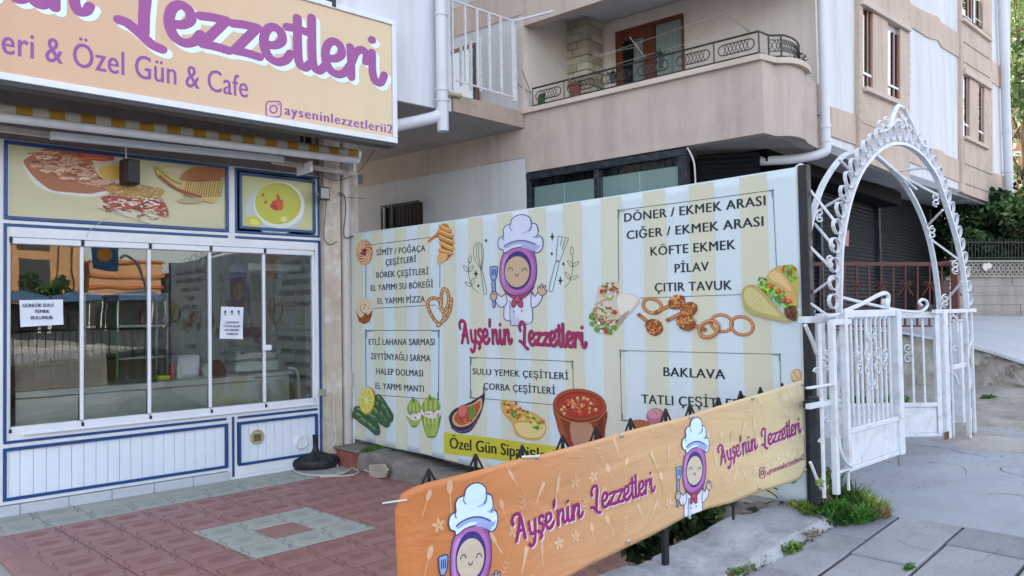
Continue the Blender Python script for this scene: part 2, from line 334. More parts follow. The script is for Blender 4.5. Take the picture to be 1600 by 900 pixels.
# cracks in the driveway: hairline grooves
g = G()
for k in range(9):
    p = Vector((R(5, 7), R(.6, 2.1), 0)); a = R(0, 6.28); path = []
    for i in range(R(7, 16).__int__()):
        path.append((p.x, p.y, zg(p.x)+bf(p.x, p.y)*.8+.0025)); a += R(-.8, .8); p = p+Vector((math.cos(a), math.sin(a), 0))*R(.04, .1)
        p.x = max(4.85, p.x)
    for i in range(len(path)-1):
        a_, b_ = Vector(path[i]), Vector(path[i+1]); t = (b_-a_).normalized(); q = Vector((-t.y, t.x, 0))*R(.0012, .0028)
        g.add([a_-q, a_+q, b_+q, b_-q], [(0, 1, 2, 3)])
g.build('driveway_cracks', pm('crack_dark', '3F4044', '333438', 9, 1, 0), kind='structure', keep=True)

MSL = [M_slab, pm('sidewalk_slab_lighter', '9C9FA4', '8A8D93', 2.4, .93, .7, 60, dirt='6E6F72', dscale=1.9, damt=.7), pm('sidewalk_slab_darker', '8B8E95', '7B7E85', 2.8, .93, .7, 60, dirt='606163', dscale=3.1, damt=.6)]
# sidewalk slabs, each one its own piece
root = thing('sidewalk', 'sidewalk', None, (0, 0, 0)); del_ = None
root['kind'] = 'structure'
g = G(); g.prism([(-6, -.6, zg(-3)-.06), (4.79, -.6, zg(4.79)-.06), (4.79, 2.2, zg(4.79)-.06), (-6, 2.2, zg(-3)-.06)], (0, 0, .03)); g.build('joint_bed', M_grout, root)
rows = [(2.24, 1.84), (1.825, 1.50), (1.49, 1.12), (1.105, .72), (.705, .3), (.285, -.1), (-.115, -.58)]
for ri, (ya, yb) in enumerate(rows):
    x = 4.785; off = [.45, .68, .57, .5, .62, .4, .66]
    first = [.46, .68, .3, .6, .45, .62, .5][ri]; k = 0
    while x > -1.8:
        wd = first if k == 0 else .62
        x0 = x-wd; g = G(); t = R(-.004, .004); t2 = R(-.003, .003)
        c = [(x0+R(.001, .004), yb+R(.001, .004)), (x-R(.001, .004), yb+R(.001, .004)), (x-R(.001, .004), ya-R(.001, .004)), (x0+R(.001, .004), ya-R(.001, .004))]
        b = .006; pts = [(px, py, zg(px)+t+(t2 if i in (0, 3) else 0)) for i, (px, py) in enumerate(c)]
        ins = [(c[0][0]+b, c[0][1]+b), (c[1][0]-b, c[1][1]+b), (c[2][0]-b, c[2][1]-b), (c[3][0]+b, c[3][1]-b)]
        top = [(px, py, zg(px)+t+(t2 if i in (0, 3) else 0)+.005) for i, (px, py) in enumerate(ins)]
        bot = [(p[0], p[1], p[2]-.05) for p in pts]
        g.add(bot+pts+top, [(0, 1, 5, 4), (1, 2, 6, 5), (2, 3, 7, 6), (3, 0, 4, 7), (4, 5, 9, 8), (5, 6, 10, 9), (6, 7, 11, 10), (7, 4, 8, 11), (8, 9, 10, 11)])
        g.build('slab', MSL[int(R(0, 2.99))], root); x = x0; k += 1
# ------------------------------------------------------------------ terrace floor with patterned tiles
root = thing('terrace_floor', 'terrace floor', None, (2.78, 5.5, 0), math.radians(2.9)); root['kind'] = 'structure'
TW = WM[root.name]; TI = TW.inverted(); T = .325
g = G(); bed = [(1.19, 2.5), (4.6, 2.5), (4.6, 7.56), (1.19, 7.56)]
g.prism([(x, y, -.30) for x, y in bed], (0, 0, .29)); g.build('bed', M_grout, root)
def clip(poly, a, b, c):
    out = []
    for i in range(len(poly)):
        p, q = poly[i], poly[(i+1) % len(poly)]; dp = a*p[0]+b*p[1]-c; dq = a*q[0]+b*q[1]-c
        if dp <= 0: out.append(p)
        if dp*dq < 0: t = dp/(dp-dq); out.append((p[0]+(q[0]-p[0])*t, p[1]+(q[1]-p[1])*t))
    return out
TB = [Vector(TI @ Vector((x, y, 0))) for x, y in bed]
def clip_bed(poly):
    for i in range(4):
        p, q = TB[i], TB[(i+1) % 4]; e = q-p; n_ = (e.y, -e.x); poly = clip(poly, n_[0], n_[1], n_[0]*p.x+n_[1]*p.y)
        if len(poly) < 3: return []
    return poly
def paver_pieces():
    # interlocking outline cast in the tile: zigzag ended lozenges, two to a tile
    z = .030
    return [[(-.118, -.148), (.118, -.148), (.122, -.085), (.150, -.060), (.128, -.005), (.150, .055), (.122, .148), (-.118, .148), (-.122, .085), (-.150, .060), (-.128, .005), (-.150, -.055)]]
GRV = .0022
def groove(g, pts, w=.0022, z=.0012, closed=True):
    n = len(pts)
    for i in range(n if closed else n-1):
        a, b = Vector((*pts[i], 0)), Vector((*pts[(i+1) % n], 0)); t = (b-a).normalized(); q = Vector((-t.y, t.x, 0))*w
        g.add([a-q+Vector((0, 0, z)), a+q+Vector((0, 0, z)), b+q+Vector((0, 0, z)), b-q+Vector((0, 0, z))], [(0, 1, 2, 3)])
def tile_mesh(name, mat, gm, pat):
    # slab with a chamfer, raised cast pieces and, on most, an oval worn pad
    g = G(); h = T/2-.004; b = .004
    g.add([(-h, -h, -.012), (h, -h, -.012), (h, h, -.012), (-h, h, -.012), (-h, -h, -.004), (h, -h, -.004), (h, h, -.004), (-h, h, -.004), (-h+b, -h+b, 0), (h-b, -h+b, 0), (h-b, h-b, 0), (-h+b, h-b, 0)],
          [(0, 1, 5, 4), (1, 2, 6, 5), (2, 3, 7, 6), (3, 0, 4, 7), (4, 5, 9, 8), (5, 6, 10, 9), (6, 7, 11, 10), (7, 4, 8, 11), (8, 9, 10, 11)])
    if pat:
        for L in paver_pieces():
            s_ = .96; cy = sum(p[1] for p in L)/12
            L = [(p[0]*1.0, cy+(p[1]-cy)*s_) for p in L]; In = [(p[0]*.98, cy+(p[1]-cy)*.98) for p in L]; n = len(L)
            g.add([(x, y, .0) for x, y in L]+[(x, y, .0018) for x, y in In], [(i, (i+1) % n, (i+1) % n+n, i+n) for i in range(n)]+[tuple(range(n, 2*n))])
            g.cm = 2
            ov = [(.082*math.cos(a), cy+.062*math.sin(a)) for a in [k*math.pi/6 for k in range(12)]]
            g.add([(x, y, .0019) for x, y in ov]+[(x*.9, cy+(y-cy)*.9, .0028) for x, y in ov], [(i, (i+1) % 12, (i+1) % 12+12, i+12) for i in range(12)]+[tuple(range(12, 24))])
            g.cm = 0
        g.cm = 1
        for L in paver_pieces():
            for seg in (L[1:6], L[7:12]): groove(g, [(p[0]*1.015, p[1]) for p in seg], .0020, .0014, False)
            groove(g, [(L[6][0]*.96, L[6][1]), (L[7][0]*.96, L[7][1])], .0018, .0013, False)
        g.cm = 0
        for sx in (-1, 1): g.add([(sx*.135, -.02, .0), (sx*.156, -.02, 0), (sx*.156, .02, 0), (sx*.135, .02, 0), (sx*.138, -.015, .002), (sx*.153, -.015, .002), (sx*.153, .015, .002), (sx*.138, .015, .002)], [(0, 1, 5, 4), (1, 2, 6, 5), (2, 3, 7, 6), (3, 0, 4, 7), (4, 5, 6, 7)])
    o = g.build(name, [mat, M_grout, M_redo if mat == M_red else M_greyo], root, keep='raw'); me = o.data; bpy.data.objects.remove(o); return me
# local vertices must be tile-local: build with identity
WMroot = WM[root.name]; WM[root.name] = Matrix.Identity(4)
TM = {k: tile_mesh('tile', *a) for k, a in dict(red=(M_red, None, True), redp=(M_red, None, False), grey=(M_grey_t, None, True)).items()}
WM[root.name] = WMroot
for i in range(-7, 8):
    for j in range(-11, 9):
        cx_, cy_ = i*T, j*T
        q = clip_bed([(cx_-T/2, cy_-T/2), (cx_+T/2, cy_-T/2), (cx_+T/2, cy_+T/2), (cx_-T/2, cy_+T/2)])
        if len(q) < 3: continue
        A = abs(sum(q[k][0]*q[(k+1) % len(q)][1]-q[(k+1) % len(q)][0]*q[k][1] for k in range(len(q)))/2)
        if A < .004: continue
        ring = max(abs(i), abs(j)) == 1; far = j >= 5
        kind = 'grey' if (ring or far) else ('redp' if (i, j) == (0, 0) else 'red')
        if A > T*T*.985:
            o = bpy.data.objects.new('tile', TM[kind]); SC.collection.objects.link(o); o.parent = root
            o.location = (cx_, cy_, R(-.001, .001)); o.rotation_euler = (R(-.003, .003), R(-.003, .003), 0)
        else:
            g = G(); c0 = Vector((sum(p[0] for p in q)/len(q), sum(p[1] for p in q)/len(q), 0))
            q3 = [(c0+(Vector((*p, 0))-c0)*.985) for p in q]; n = len(q3)
            g.add([WMroot @ (p-Vector((0, 0, .012))) for p in q3]+[WMroot @ p for p in q3], [(k, (k+1) % n, (k+1) % n+n, k+n) for k in range(n)]+[tuple(range(n, 2*n))])
            g.build('tile', M_grey_t if kind == 'grey' else M_red, root)
# rounded red nosing and pale riser blocks on the terrace's left edge
root2 = thing('terrace_edge', 'terrace edge', None, (1.15, 5, 0)); root2['kind'] = 'structure'
y = 7.5; 
while y > 2.6:
    g = G(); g.smooth = True; pr = [(1.195, .001), (1.15, .002), (1.125, -.006), (1.113, -.02), (1.113, -.045), (1.195, -.045)]
    g.prism([(a, y-.004, c) for a, c in pr], (0, -.42, 0)); g.build('nosing', M_red, root2)
    g = G(); g.bbox(1.13, 1.19, y-.42, y-.004, -.24, -.047, .004); g.build('riser_block', M_grey_t, root2); y -= .424
# ------------------------------------------------------------------ shop building (left block): walls, room and overhang
SY = 7.55; ZS = 3.77
shop = thing('shop_building', 'white rendered corner building with the cafe shopfront in its ground floor', 'building', (1.3, SY, 0))
g = G(); g.box(-9, 5.29, 6.55, 6.75, ZS, 13); g.build('wall', M_plaster_w, shop); g = G(); g.box(5.09, 5.29, 6.75, 8.2, 3.95, 13); g.build('wall', M_plaster_w, shop)
g = G(); g.box(-9, 5.06, 6.75, 6.95, 13, 13.3); g.build('parapet', M_plaster_g, shop); g = G(); g.box(-9, 5.09, 6.75, 16, 12.8, 13); g.build('roof_slab', M_plaster_g, shop)
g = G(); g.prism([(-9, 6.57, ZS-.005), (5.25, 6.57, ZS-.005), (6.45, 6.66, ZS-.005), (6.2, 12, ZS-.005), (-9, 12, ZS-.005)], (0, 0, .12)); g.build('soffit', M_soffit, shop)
g = G(); g.box(-9, 1.28, SY, SY+.2, -.1, ZS-.01); g.build('wall', M_plaster_w, shop)
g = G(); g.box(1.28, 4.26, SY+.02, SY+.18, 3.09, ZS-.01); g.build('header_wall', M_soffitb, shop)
# beam hanging under the overhang, behind the sign
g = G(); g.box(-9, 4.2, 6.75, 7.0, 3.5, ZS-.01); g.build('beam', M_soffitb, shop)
# plaster corner pillar with a groove
g = G(); g.box(4.262, 4.455, 7.46, 7.9, 0, ZS-.008); g.build('pillar', M_peel, shop, label='peeling plaster corner pillar')
g = G(); g.box(4.455, 4.78, 7.62, 8.1, 0, ZS-.008); g.build('pillar', M_peel, shop)
# room inside
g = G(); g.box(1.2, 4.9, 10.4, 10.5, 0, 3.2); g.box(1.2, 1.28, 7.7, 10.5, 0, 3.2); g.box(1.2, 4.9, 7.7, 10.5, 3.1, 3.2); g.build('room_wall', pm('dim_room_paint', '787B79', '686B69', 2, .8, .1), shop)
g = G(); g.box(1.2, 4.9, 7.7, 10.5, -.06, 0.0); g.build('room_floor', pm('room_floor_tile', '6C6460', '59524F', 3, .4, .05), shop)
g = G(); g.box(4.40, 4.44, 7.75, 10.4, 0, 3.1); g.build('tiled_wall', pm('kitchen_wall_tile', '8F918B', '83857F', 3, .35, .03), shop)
g = G()
for k in range(7): g.box(4.396, 4.4, 7.75, 10.4, .3*k+.298, .3*k+.302)
for k in range(9): g.box(4.396, 4.4, 7.8+.3*k, 7.804+.3*k, 0, 2.4)
g.build('tile_joint', M_grout, shop)

# ------------------------------------------------------------------ the shopfront (aluminium and glass)
sf = thing('shopfront', 'white and blue aluminium cafe shopfront with sliding glass panes and plank panels', 'shopfront', (2.8, SY, 0))
fy0, fy1 = SY, SY+.1     # face and back of the frame
g = G()
def fb(x0, x1, z0, z1, dy=0, d=.1): g.bbox(x0, x1, fy0-dy, fy0+d, z0, z1, .004)
fb(1.28, 1.395, .09, 3.1)                       # left jamb
fb(4.2, 4.262, .09, 3.1)                        # right jamb
fb(1.395, 4.2, .5525, .672); fb(1.395, 4.2, 2.29, 2.43); fb(1.395, 4.2, 3.07, 3.1)
fb(3.225, 3.325, .0, .5523); fb(3.232, 3.325, 2.43, 3.07)
fb(1.395, 3.225, .09, .13); fb(3.325, 4.2, .03, .13)
g.build('frame', M_white, sf)
g = G(); fb(1.5, 4.19, .645, .66, .03, .02); g.build('sill', M_alu, sf)
# blue trim strips, each a strip of its own
def trim(x0, x1, z0, z1):
    h = G(); h.bbox(x0, x1, fy0-.012, fy0+.01, z0, z1, .003); h.build('trim', M_blue, sf)
def trect(x0, x1, z0, z1, w=.026):
    trim(x0, x1, z0, z0+w); trim(x0, x1, z1-w, z1); trim(x0, x0+w, z0+w+.001, z1-w-.001); trim(x1-w, x1, z0+w+.001, z1-w-.001)
trect(1.352, 3.232, .122, .553); trect(3.335, 4.21, .122, .553)
trim(1.354, 3.215, .588, .611); trim(3.33, 4.205, .588, .611); trim(3.27, 3.292, .02, .612)
trim(1.352, 1.376, .612, 2.375); trim(4.232, 4.255, .15, 2.375)
trim(1.352, 3.24, 2.376, 2.4); trim(3.315, 4.255, 2.376, 2.4)
trect(1.352, 3.252, 2.432, 3.09, .03); trect(3.315, 4.25, 2.432, 3.085, .022); trect(3.36, 4.205, 2.475, 3.045, .028)
# bottom plank panels: every plank is a piece
def planks(x0, x1, n, z0, z1):
    wd = (x1-x0)/n
    for i in range(n):
        h = G(); h.bbox(x0+wd*i+.0015, x0+wd*(i+1)-.0015, fy0+.012, fy0+.03, z0, z1, .003); h.build('plank', M_plank, sf)
planks(1.38, 3.205, 19, .14, .535); planks(3.36, 4.185, 9, .14, .535)
g = G(); g.box(1.35, 4.22, fy0+.032, fy0+.05, .1, .57); g.build('panel_back', M_grout, sf)
# skirting stones
xs = [1.13, 1.47, 1.83, 2.17, 2.53, 2.88, 3.24]
for a, b in zip(xs, xs[1:]):
    g = G(); g.bbox(a+.002, b-.002, fy0-.035, fy0+.09, 0, .085, .005); g.build('skirting_stone', M_marble, sf)
g = G(); g.bbox(3.243, 4.26, fy0-.012, fy0+.09, 0, .029, .003); g.build('skirting_stone', M_white, sf)
# five glass panes with their rails
px_ = [1.405, 1.945, 2.51, 3.075, 3.632, 4.19]
for i in range(5):
    a, b = px_[i], px_[i+1]; pr = G(); pr.box(a+.012, b-.004, fy0+.045, fy0+.053, .715, 2.245)
    p = pr.build('window_pane', M_glass, sf)
    h = G(); h.bbox(a+.012, b-.01, fy0+.0, fy0+.075, 2.235, 2.287, .006); h.build('rail', M_alu, p)
    h = G(); h.bbox(a+.004, b-.01, fy0+.0, fy0+.075, .668, .718, .006); h.build('rail', M_alu, p)
    if i: h = G(); h.bbox(a-.014, a+.014, fy0+.028, fy0+.07, .72, 2.236, .004); h.build('stile', M_alu, p)
    h = G(); h.box(a-.009, a+.009, fy0-.004, fy0+.02, .672, .70); h.build('corner_block', M_rub, p); h = G(); h.box(a-.009, a+.009, fy0-.004, fy0+.02, 2.245, 2.285); h.build('corner_block', M_rub, p)
g = G(); g.bbox(1.378, 1.408, fy0+.02, fy0+.08, .68, 2.28, .004); g.build('jamb', M_alu, sf); g = G(); g.bbox(4.175, 4.2, fy0+.02, fy0+.08, .68, 2.28, .004); g.build('jamb', M_alu, sf)
g = G(); g.bbox(3.6, 3.69, fy0-.02, fy0+.03, 1.245, 1.305, .01); g.build('latch', M_alu, sf)
# fascia picture boards (prints added later)
g = G(); g.box(1.38, 3.235, fy0+.012, fy0+.03, 2.455, 3.075); pic1 = g.build('picture_panel', pm('faded_picture_film', 'CFC9A8', 'BDBA98', 1.6, .35, .05, stretch=(.5, 1, 2)), sf, label='long faded picture panel')
g = G(); g.box(3.385, 4.18, fy0+.012, fy0+.03, 2.5, 3.02); pic2 = g.build('picture_panel', pm('faded_picture_film2', 'C9CB9A', 'B7B98A', 1.6, .35, .05), sf, label='small soup picture panel')
# vents in the right plank panel
p = PY(402, 683, SY); g = G(); g.smooth = True; g.lathe([(.075, 0), (.075, .012), (.066, .016), (.06, .008), (0.001, .008)], p+Vector((0, .012, 0)), 24, (0, -1, 0)); v = g.build('vent', pm('beige_old_plastic', 'BDB391', '9E9474', 9, .6, .2), sf, label='beige round vent with a slotted grille')
g = G()
for k in range(4): g.bbox(p.x-.038, p.x+.038, SY-.012, SY+.004, p.z-.035+.018*k, p.z-.024+.018*k, .002)
g.build('grille', pm('dirty_grille', '6F675B', '544D44', 12, .8, .2), v)
p = PY(471, 691, SY); g = G(); g.smooth = True; g.lathe([(.072, 0), (.072, .02), (.062, .03), (.05, .026), (.048, .02), (0.001, .022)], p+Vector((0, .012, 0)), 28, (0, -1, 0)); g.build('vent', M_white, sf, label='white round vent cap')

# papers taped on the glass
pa = PY(31, 470, SY+.04); pb = PY(99, 511, SY+.04)
def paper(name, q, label):
    t = thing(name, label, 'notice', q[0]); h = G(); n = 6
    h.add([Vector(q[0]).lerp(q[1], i/n).lerp(Vector(q[3]).lerp(q[2], i/n), j/n)+Vector((0, -.003-.004*math.sin(i*1.3+j), 0)) for j in range(n+1) for i in range(n+1)], [(j*(n+1)+i, j*(n+1)+i+1, (j+1)*(n+1)+i+1, (j+1)*(n+1)+i) for j in range(n) for i in range(n)])
    h.build('sheet', M_paper, t, smooth=True); return t
PYg = SY+.042
notice1 = paper('paper_notice', [PY(30, 469, PYg), PY(98, 468, PYg), PY(99, 507, PYg), PY(32, 511, PYg)], 'landscape white paper notice with three bold lines on the leftmost pane')
notice2 = paper('paper_notice', [PY(345, 479, PYg), PY(380, 480, PYg), PY(379, 530, PYg), PY(343, 529, PYg)], 'portrait white paper notice with three exclamation marks on the fourth pane')
# ------------------------------------------------------------------ kitchen seen through the glass
cn = thing('steel_counter', 'long stainless steel counter behind the glass', 'counter', (2.6, 8.15, 0))
ctop = .98
def zsill(px, y, Y): return PY(px, y, Y).z
xs = [PY(22, 600, 7.95).x, PY(125, 600, 7.95).x, PY(231, 600, 7.95).x, PY(326, 600, 7.95).x, PY(398, 600, 7.95).x]
for k, (a, b) in enumerate(zip(xs, xs[1:])):
    g = G(); g.bbox(a+.01, b-.01, 7.96, 8.5, .12, ctop-.07, .004); g.build('panel', M_steel, cn)
    g = G(); g.bbox(a+.002, b-.002, 7.93, 8.52, ctop-.068, ctop, .008); g.build('top_edge', M_steel, cn)
g = G(); g.box(xs[0], xs[-1], 8.0, 8.5, 0, .12); g.build('plinth', M_dark, cn)
fp = [PY(22, 544, 7.99), PY(165, 538, 7.99), PY(168, 606, 7.99), PY(24, 612, 7.99)]
g = G(); n = 14
vs = []
for sgn in (0, 1):
    for j in range(n+1):
        for i in range(n+1):
            p = fp[0].lerp(fp[1], i/n).lerp(fp[3].lerp(fp[2], i/n), j/n)
            vs.append(p+Vector((0, .01*sgn*2+.004*math.sin(i*1.9+j*.7)*math.sin(j*1.3), .012*math.sin(i*1.1) if j == 0 else 0)))
m = (n+1)**2
g.add(vs, [(s_*m+j*(n+1)+i, s_*m+j*(n+1)+i+1, s_*m+(j+1)*(n+1)+i+1, s_*m+(j+1)*(n+1)+i) for s_ in (0, 1) for j in range(n) for i in range(n)])
g.build('foil_sheet', M_foil, None, 'crumpled silver foil sheet standing on the left end of the steel counter', 'foil', smooth=True)
def shelfthing(x0, x1, y0, y1, z0, z1, mat, label, cat='shelf', nm='steel_shelf', ns=3):
    t = thing(nm, label, cat, ((x0+x1)/2, y0, z0))
    for k in range(ns):
        z = z0+(z1-z0)*(k+1)/ns; h = G(); h.bbox(x0, x1, y0, y1, z-.03, z, .003); h.build('shelf_board', mat, t)
    for sx in (x0, x1-.03):
        for sy in (y0, y1-.03): h = G(); h.box(sx, sx+.03, sy, sy+.03, z0, z1-.031); h.build('leg', mat, t)
    return t
shelfthing(2.55, 3.5, 9.9, 10.3, 0, 1.9, M_steel, 'steel shelving rack against the back wall of the kitchen', ns=5)
shelfthing(1.35, 2.3, 8.75, 9.2, 0, .95, M_steel, 'low steel work table with pots at the left of the kitchen', 'work table', 'work_table', 2)
for k, (x, z, r, h_) in enumerate([(1.5, .95, .1, .16), (1.75, .95, .12, .2), (2.0, .95, .08, .24)]):
    g = G(); g.smooth = True; g.lathe([(r*.9, 0), (r, .02), (r, h_), (r*1.05, h_+.01), (r*.9, h_+.02), (r*.5, h_+.05), (.02, h_+.06), (.02, h_+.08), (.001, h_+.085)], (x, 8.95, z), 20)
    g.build('cooking_pot', M_steel, None, ['small steel pot at the left end of the low work table', 'widest steel pot in the middle of the low work table', 'tall narrow steel pot at the right of the work table'][k], 'pot')
# green door edge, hood, fryer, toaster, bottles
g = G(); g.bbox(PY(181, 500, 8.6).x, PY(186, 500, 8.6).x, 8.6, 9.3, 0, 1.75, .004); g.build('cupboard_side', pm('green_laminate', '3E7A52', '33684'+'5', 4, .5, .05), None, 'tall green cupboard side standing behind the counter', 'cupboard')
hd = thing('range_hood', 'white metal range hood on the tiled wall', 'hood', (4.2, 8.6, 2.0))
zq = PY(440, 420, 8.3).z
g = G(); g.bbox(3.75, 4.39, 8.2, 8.7, zq-.03, zq+.05, .006); g.build('rim', M_white, hd)
g = G(); g.add([(3.78, 8.22, zq+.05), (4.39, 8.22, zq+.05), (4.39, 8.68, zq+.05), (3.78, 8.68, zq+.05), (4.1, 8.35, zq+.5), (4.39, 8.35, zq+.5), (4.39, 8.6, zq+.5), (4.1, 8.6, zq+.5)], [(0, 1, 5, 4), (1, 2, 6, 5), (2, 3, 7, 6), (3, 0, 4, 7), (4, 5, 6, 7)]); g.build('canopy', M_steel, hd)
gr = thing('grill_press', 'steel sandwich grill with a ribbed lid at the right of the counter', 'grill', (3.85, 8.1, .95))
g = G(); g.bbox(3.55, 4.05, 8.1, 8.5, 1.0, 1.12, .015); g.build('base', M_steel, gr)
g = G(); g.bbox(3.57, 4.03, 8.12, 8.48, 1.13, 1.22, .02); g.build('lid', M_steel, gr)
g = G()
for k in range(10): g.box(3.6+k*.042, 3.62+k*.042, 8.114, 8.12, 1.03, 1.1)
g.build('rib', M_dark, gr)
g = G(); g.smooth = True; g.tube([(3.62, 8.1, 1.2), (3.62, 8.03, 1.22), (3.98, 8.03, 1.22), (3.98, 8.1, 1.2)], .011); g.build('handle', M_rub, gr)
tb = thing('side_table', 'grey steel cupboard standing under the grill at the right', 'cupboard', (3.95, 8.1, 0))
g = G(); g.bbox(3.45, 4.15, 8.06, 8.55, .1, .94, .006); g.build('body', M_steel, tb)
g = G(); g.bbox(3.42, 4.18, 8.03, 8.58, .945, .985, .005); g.build('top', M_steel, tb)
g = G(); g.bbox(3.5, 3.79, 8.05, 8.06, .16, .88, .003); g.build('door', M_steel, tb)
g = G(); g.bbox(3.81, 4.1, 8.05, 8.06, .16, .88, .003); g.build('door', M_steel, tb)
g = G(); g.smooth = True; g.tube(cr_([(4.12, 8.02, 1.02), (4.2, 7.98, .98), (4.22, 7.97, .7), (4.21, 7.98, .3)], 6), .012); g.build('gas_hose', M_cable, None, 'white gas hose curling down beside the steel cupboard', 'hose')
cols = [('8E3B2E', 'small red bottle on the counter'), ('C8D23A', 'bright yellow green box on the counter'), ('B9BDB9', 'pale squat jar on the counter'), ('33566B', 'dark blue box on the counter')]
for (x, z, r, h_, c, lb, nm) in [(2.95, .98, .028, .2, 'C23A35', 'slim red sauce bottle standing on the dark part of the counter', 'sauce_bottle'), (3.02, .98, .026, .17, 'D6D8D6', 'white capped plastic bottle beside the red sauce bottle', 'plastic_bottle'), (3.3, .985, .05, .12, 'B5B8B4', 'wide steel cup behind the third stile', 'steel_cup')]:
    g = G(); g.smooth = True; g.lathe([(r, 0), (r, h_*.65), (r*.4, h_*.8), (r*.4, h_), (.001, h_+.003)], (x, 8.25, z), 14); g.build(nm, pm(nm, c, None, 4, .3, 0), None, lb, nm.split('_')[1])
g = G(); g.bbox(2.78, 2.9, 8.15, 8.28, .98, 1.02, .008); g.build('sponge_box', pm('lime_plastic', 'C3CF35', 'AFBB2B', 4, .4, 0), None, 'bright lime yellow flat box lying on the counter', 'box')
g = G(); g.bbox(3.05, 3.28, 8.35, 8.62, .98, 1.2, .02); g.build('toaster', M_white, None, 'white boxy toaster behind the bottles on the counter', 'toaster')
# back counter, dark fridge, hanging utensils: the dim clutter of the back wall
fr_ = thing('drinks_fridge', 'tall dark drinks fridge against the back wall', 'fridge', (2.2, 9.9, 0))
g = G(); g.bbox(2.0, 2.5, 9.8, 10.35, 0, 1.95, .01); g.build('body', M_dark, fr_)
g = G(); g.bbox(2.03, 2.47, 9.77, 9.795, .15, 1.7, .005); g.build('door', M_shutc, fr_)
for k in range(10):
    x = 2.62+.09*k; z = [.36, .74, 1.12, 1.5][k % 4]; g = G(); g.smooth = True; r = R(.025, .04); h_ = R(.12, .24)
    g.lathe([(r, 0), (r, h_*.7), (r*.45, h_*.85), (r*.45, h_)], (x, 10.08, z+.02), 10)
    g.build('bottle', pm('bottle%d' % (k % 3), ['31503A', '7B3A2A', 'A5A9A4'][k % 3], None, 3, .2, 0), None, 'small bottle standing on the steel shelving rack', 'bottle', 'bottles on the kitchen shelving rack')

# ------------------------------------------------------------------ things hung on the shop's face
# roller awning
aw = thing('awning', 'rolled up yellow and white striped awning above the shopfront', 'awning', (1.5, 6.95, 3.2))
e0 = PY(-60, 176, 6.9); e1 = PY(560, 251, 6.9)
g = G(); g.smooth = True; g.tube([e0, e1], .036, 16); g.build('front_bar', M_pipe2, aw)
d = e1-e0; nst = 30; rr0 = PY(-60, 160, 6.98)+Vector((0, 0, -.02)); rr1 = PY(556, 240, 6.98)+Vector((0, 0, -.01))
for k in range(nst):
    a = rr0.lerp(rr1, k/nst); b = rr0.lerp(rr1, (k+1)/nst); g = G(); g.smooth = True
    sk = Vector((.0, 0, 0)); g.tube([a, b], .052+.001*(k % 2), 14, cap=False); g.build('stripe', M_yel if k % 2 else M_aww, aw)
g = G(); g.tube([rr1, rr1+Vector((.035, 0, 0))], .058, 14); g.build('end_cap', M_alu, aw)
g = G(); a = PY(-40, 196, 7.25); b = PY(85, 212, 7.25); g.bar(a, b, .045, .045); g.build('torsion_bar', M_aww, aw); g = G(); a = PY(425, 252, 7.25); b = PY(557, 272, 7.25); g.bar(a, b, .04, .045); g.build('torsion_bar', pm('beige_bar', 'C9C2B8', 'B5ADA2', 5, .5, .05, dirt='938A80', dscale=6), aw)
for px in (478, 545):
    g = G(); a = PY(px, 262, 7.22); g.bbox(a.x-.012, a.x+.012, 7.1, 7.4, a.z-.06, a.z+.05, .004); g.build('bracket', M_alu, aw)
g = G(); a = PY(480, 205, 7.1); g.box(a.x-.02, a.x+.02, 7.05, 7.1, 3.2, ZS-.02); g.build('hanger', M_black, aw); g = G(); g.box(a.x-.09, a.x-.07, 7.05, 7.08, 3.25, ZS-.02); g.build('hanger', M_black, aw)
g = G(); a = PY(345, 200, 7.1); g.box(a.x-.015, a.x+.015, 7.05, 7.08, 3.42, ZS-.02); g.build('hanger', M_black, aw)
# fluorescent batten
fl = thing('batten_lamp', 'long white fluorescent batten lamp under the striped awning', 'lamp', PY(260, 230, 7.15))
a = PY(84, 212, 7.15); b = PY(430, 248, 7.15)
g = G(); g.bar(a, b, .07, .055); g.build('housing', pm('lamp_diffuser', 'DCE6F4', 'CFDaE9'.upper(), 3, .3, 0), fl)
g = G(); g.bar(a-Vector((.02, 0, 0)), a, .075, .06); g.build('end_cap', M_alu, fl); g = G(); g.bar(b, b+Vector((.08, 0, .0)), .06, .05); g.build('end_cap', M_alu, fl)
# small black speaker box over the picture panel
sp = thing('speaker_box', 'small black speaker box hanging over the sandwich picture', 'speaker', PY(205, 250, 7.4))
a = PY(194, 247, 7.38); b = PY(219, 288, 7.38)
g = G(); g.bbox(a.x, b.x, 7.38, 7.52, b.z, a.z, .006); g.build('cabinet', pm('dark_brown_box', '33201C', '25171'+'4', 6, .6, .1), sp)
g = G(); g.bbox(a.x+.03, b.x-.004, 7.37, 7.379, b.z+.01, a.z-.01, .003); g.build('grille', M_rub, sp)
g = G(); g.tube([(a.x+.03, 7.42, a.z-.002), (a.x+.02, 7.4, a.z+.1)], .006, 6); g.build('hook', M_alu, sp)
# floodlight at the pillar
fl2 = thing('floodlight', 'small square floodlight at the pillar right of the soup picture', 'floodlight', PY(506, 302, 7.4))
a = PY(499, 291, 7.36); b = PY(516, 313, 7.36)
g = G(); g.bbox(a.x, b.x, 7.36, 7.39, b.z, a.z, .006); g.build('housing', M_rub, fl2)
g = G(); g.bbox(a.x+.014, b.x-.014, 7.352, 7.359, b.z+.014, a.z-.014, .002); g.build('lens', pm('lens_grey', '9CA09E', '8D918F', 3, .2, 0), fl2)
g = G(); g.bar((a.x+.05, 7.39, (a.z+b.z)/2), (a.x+.05, 7.46, (a.z+b.z)/2), .03, .03); g.build('bracket', M_alu, fl2)
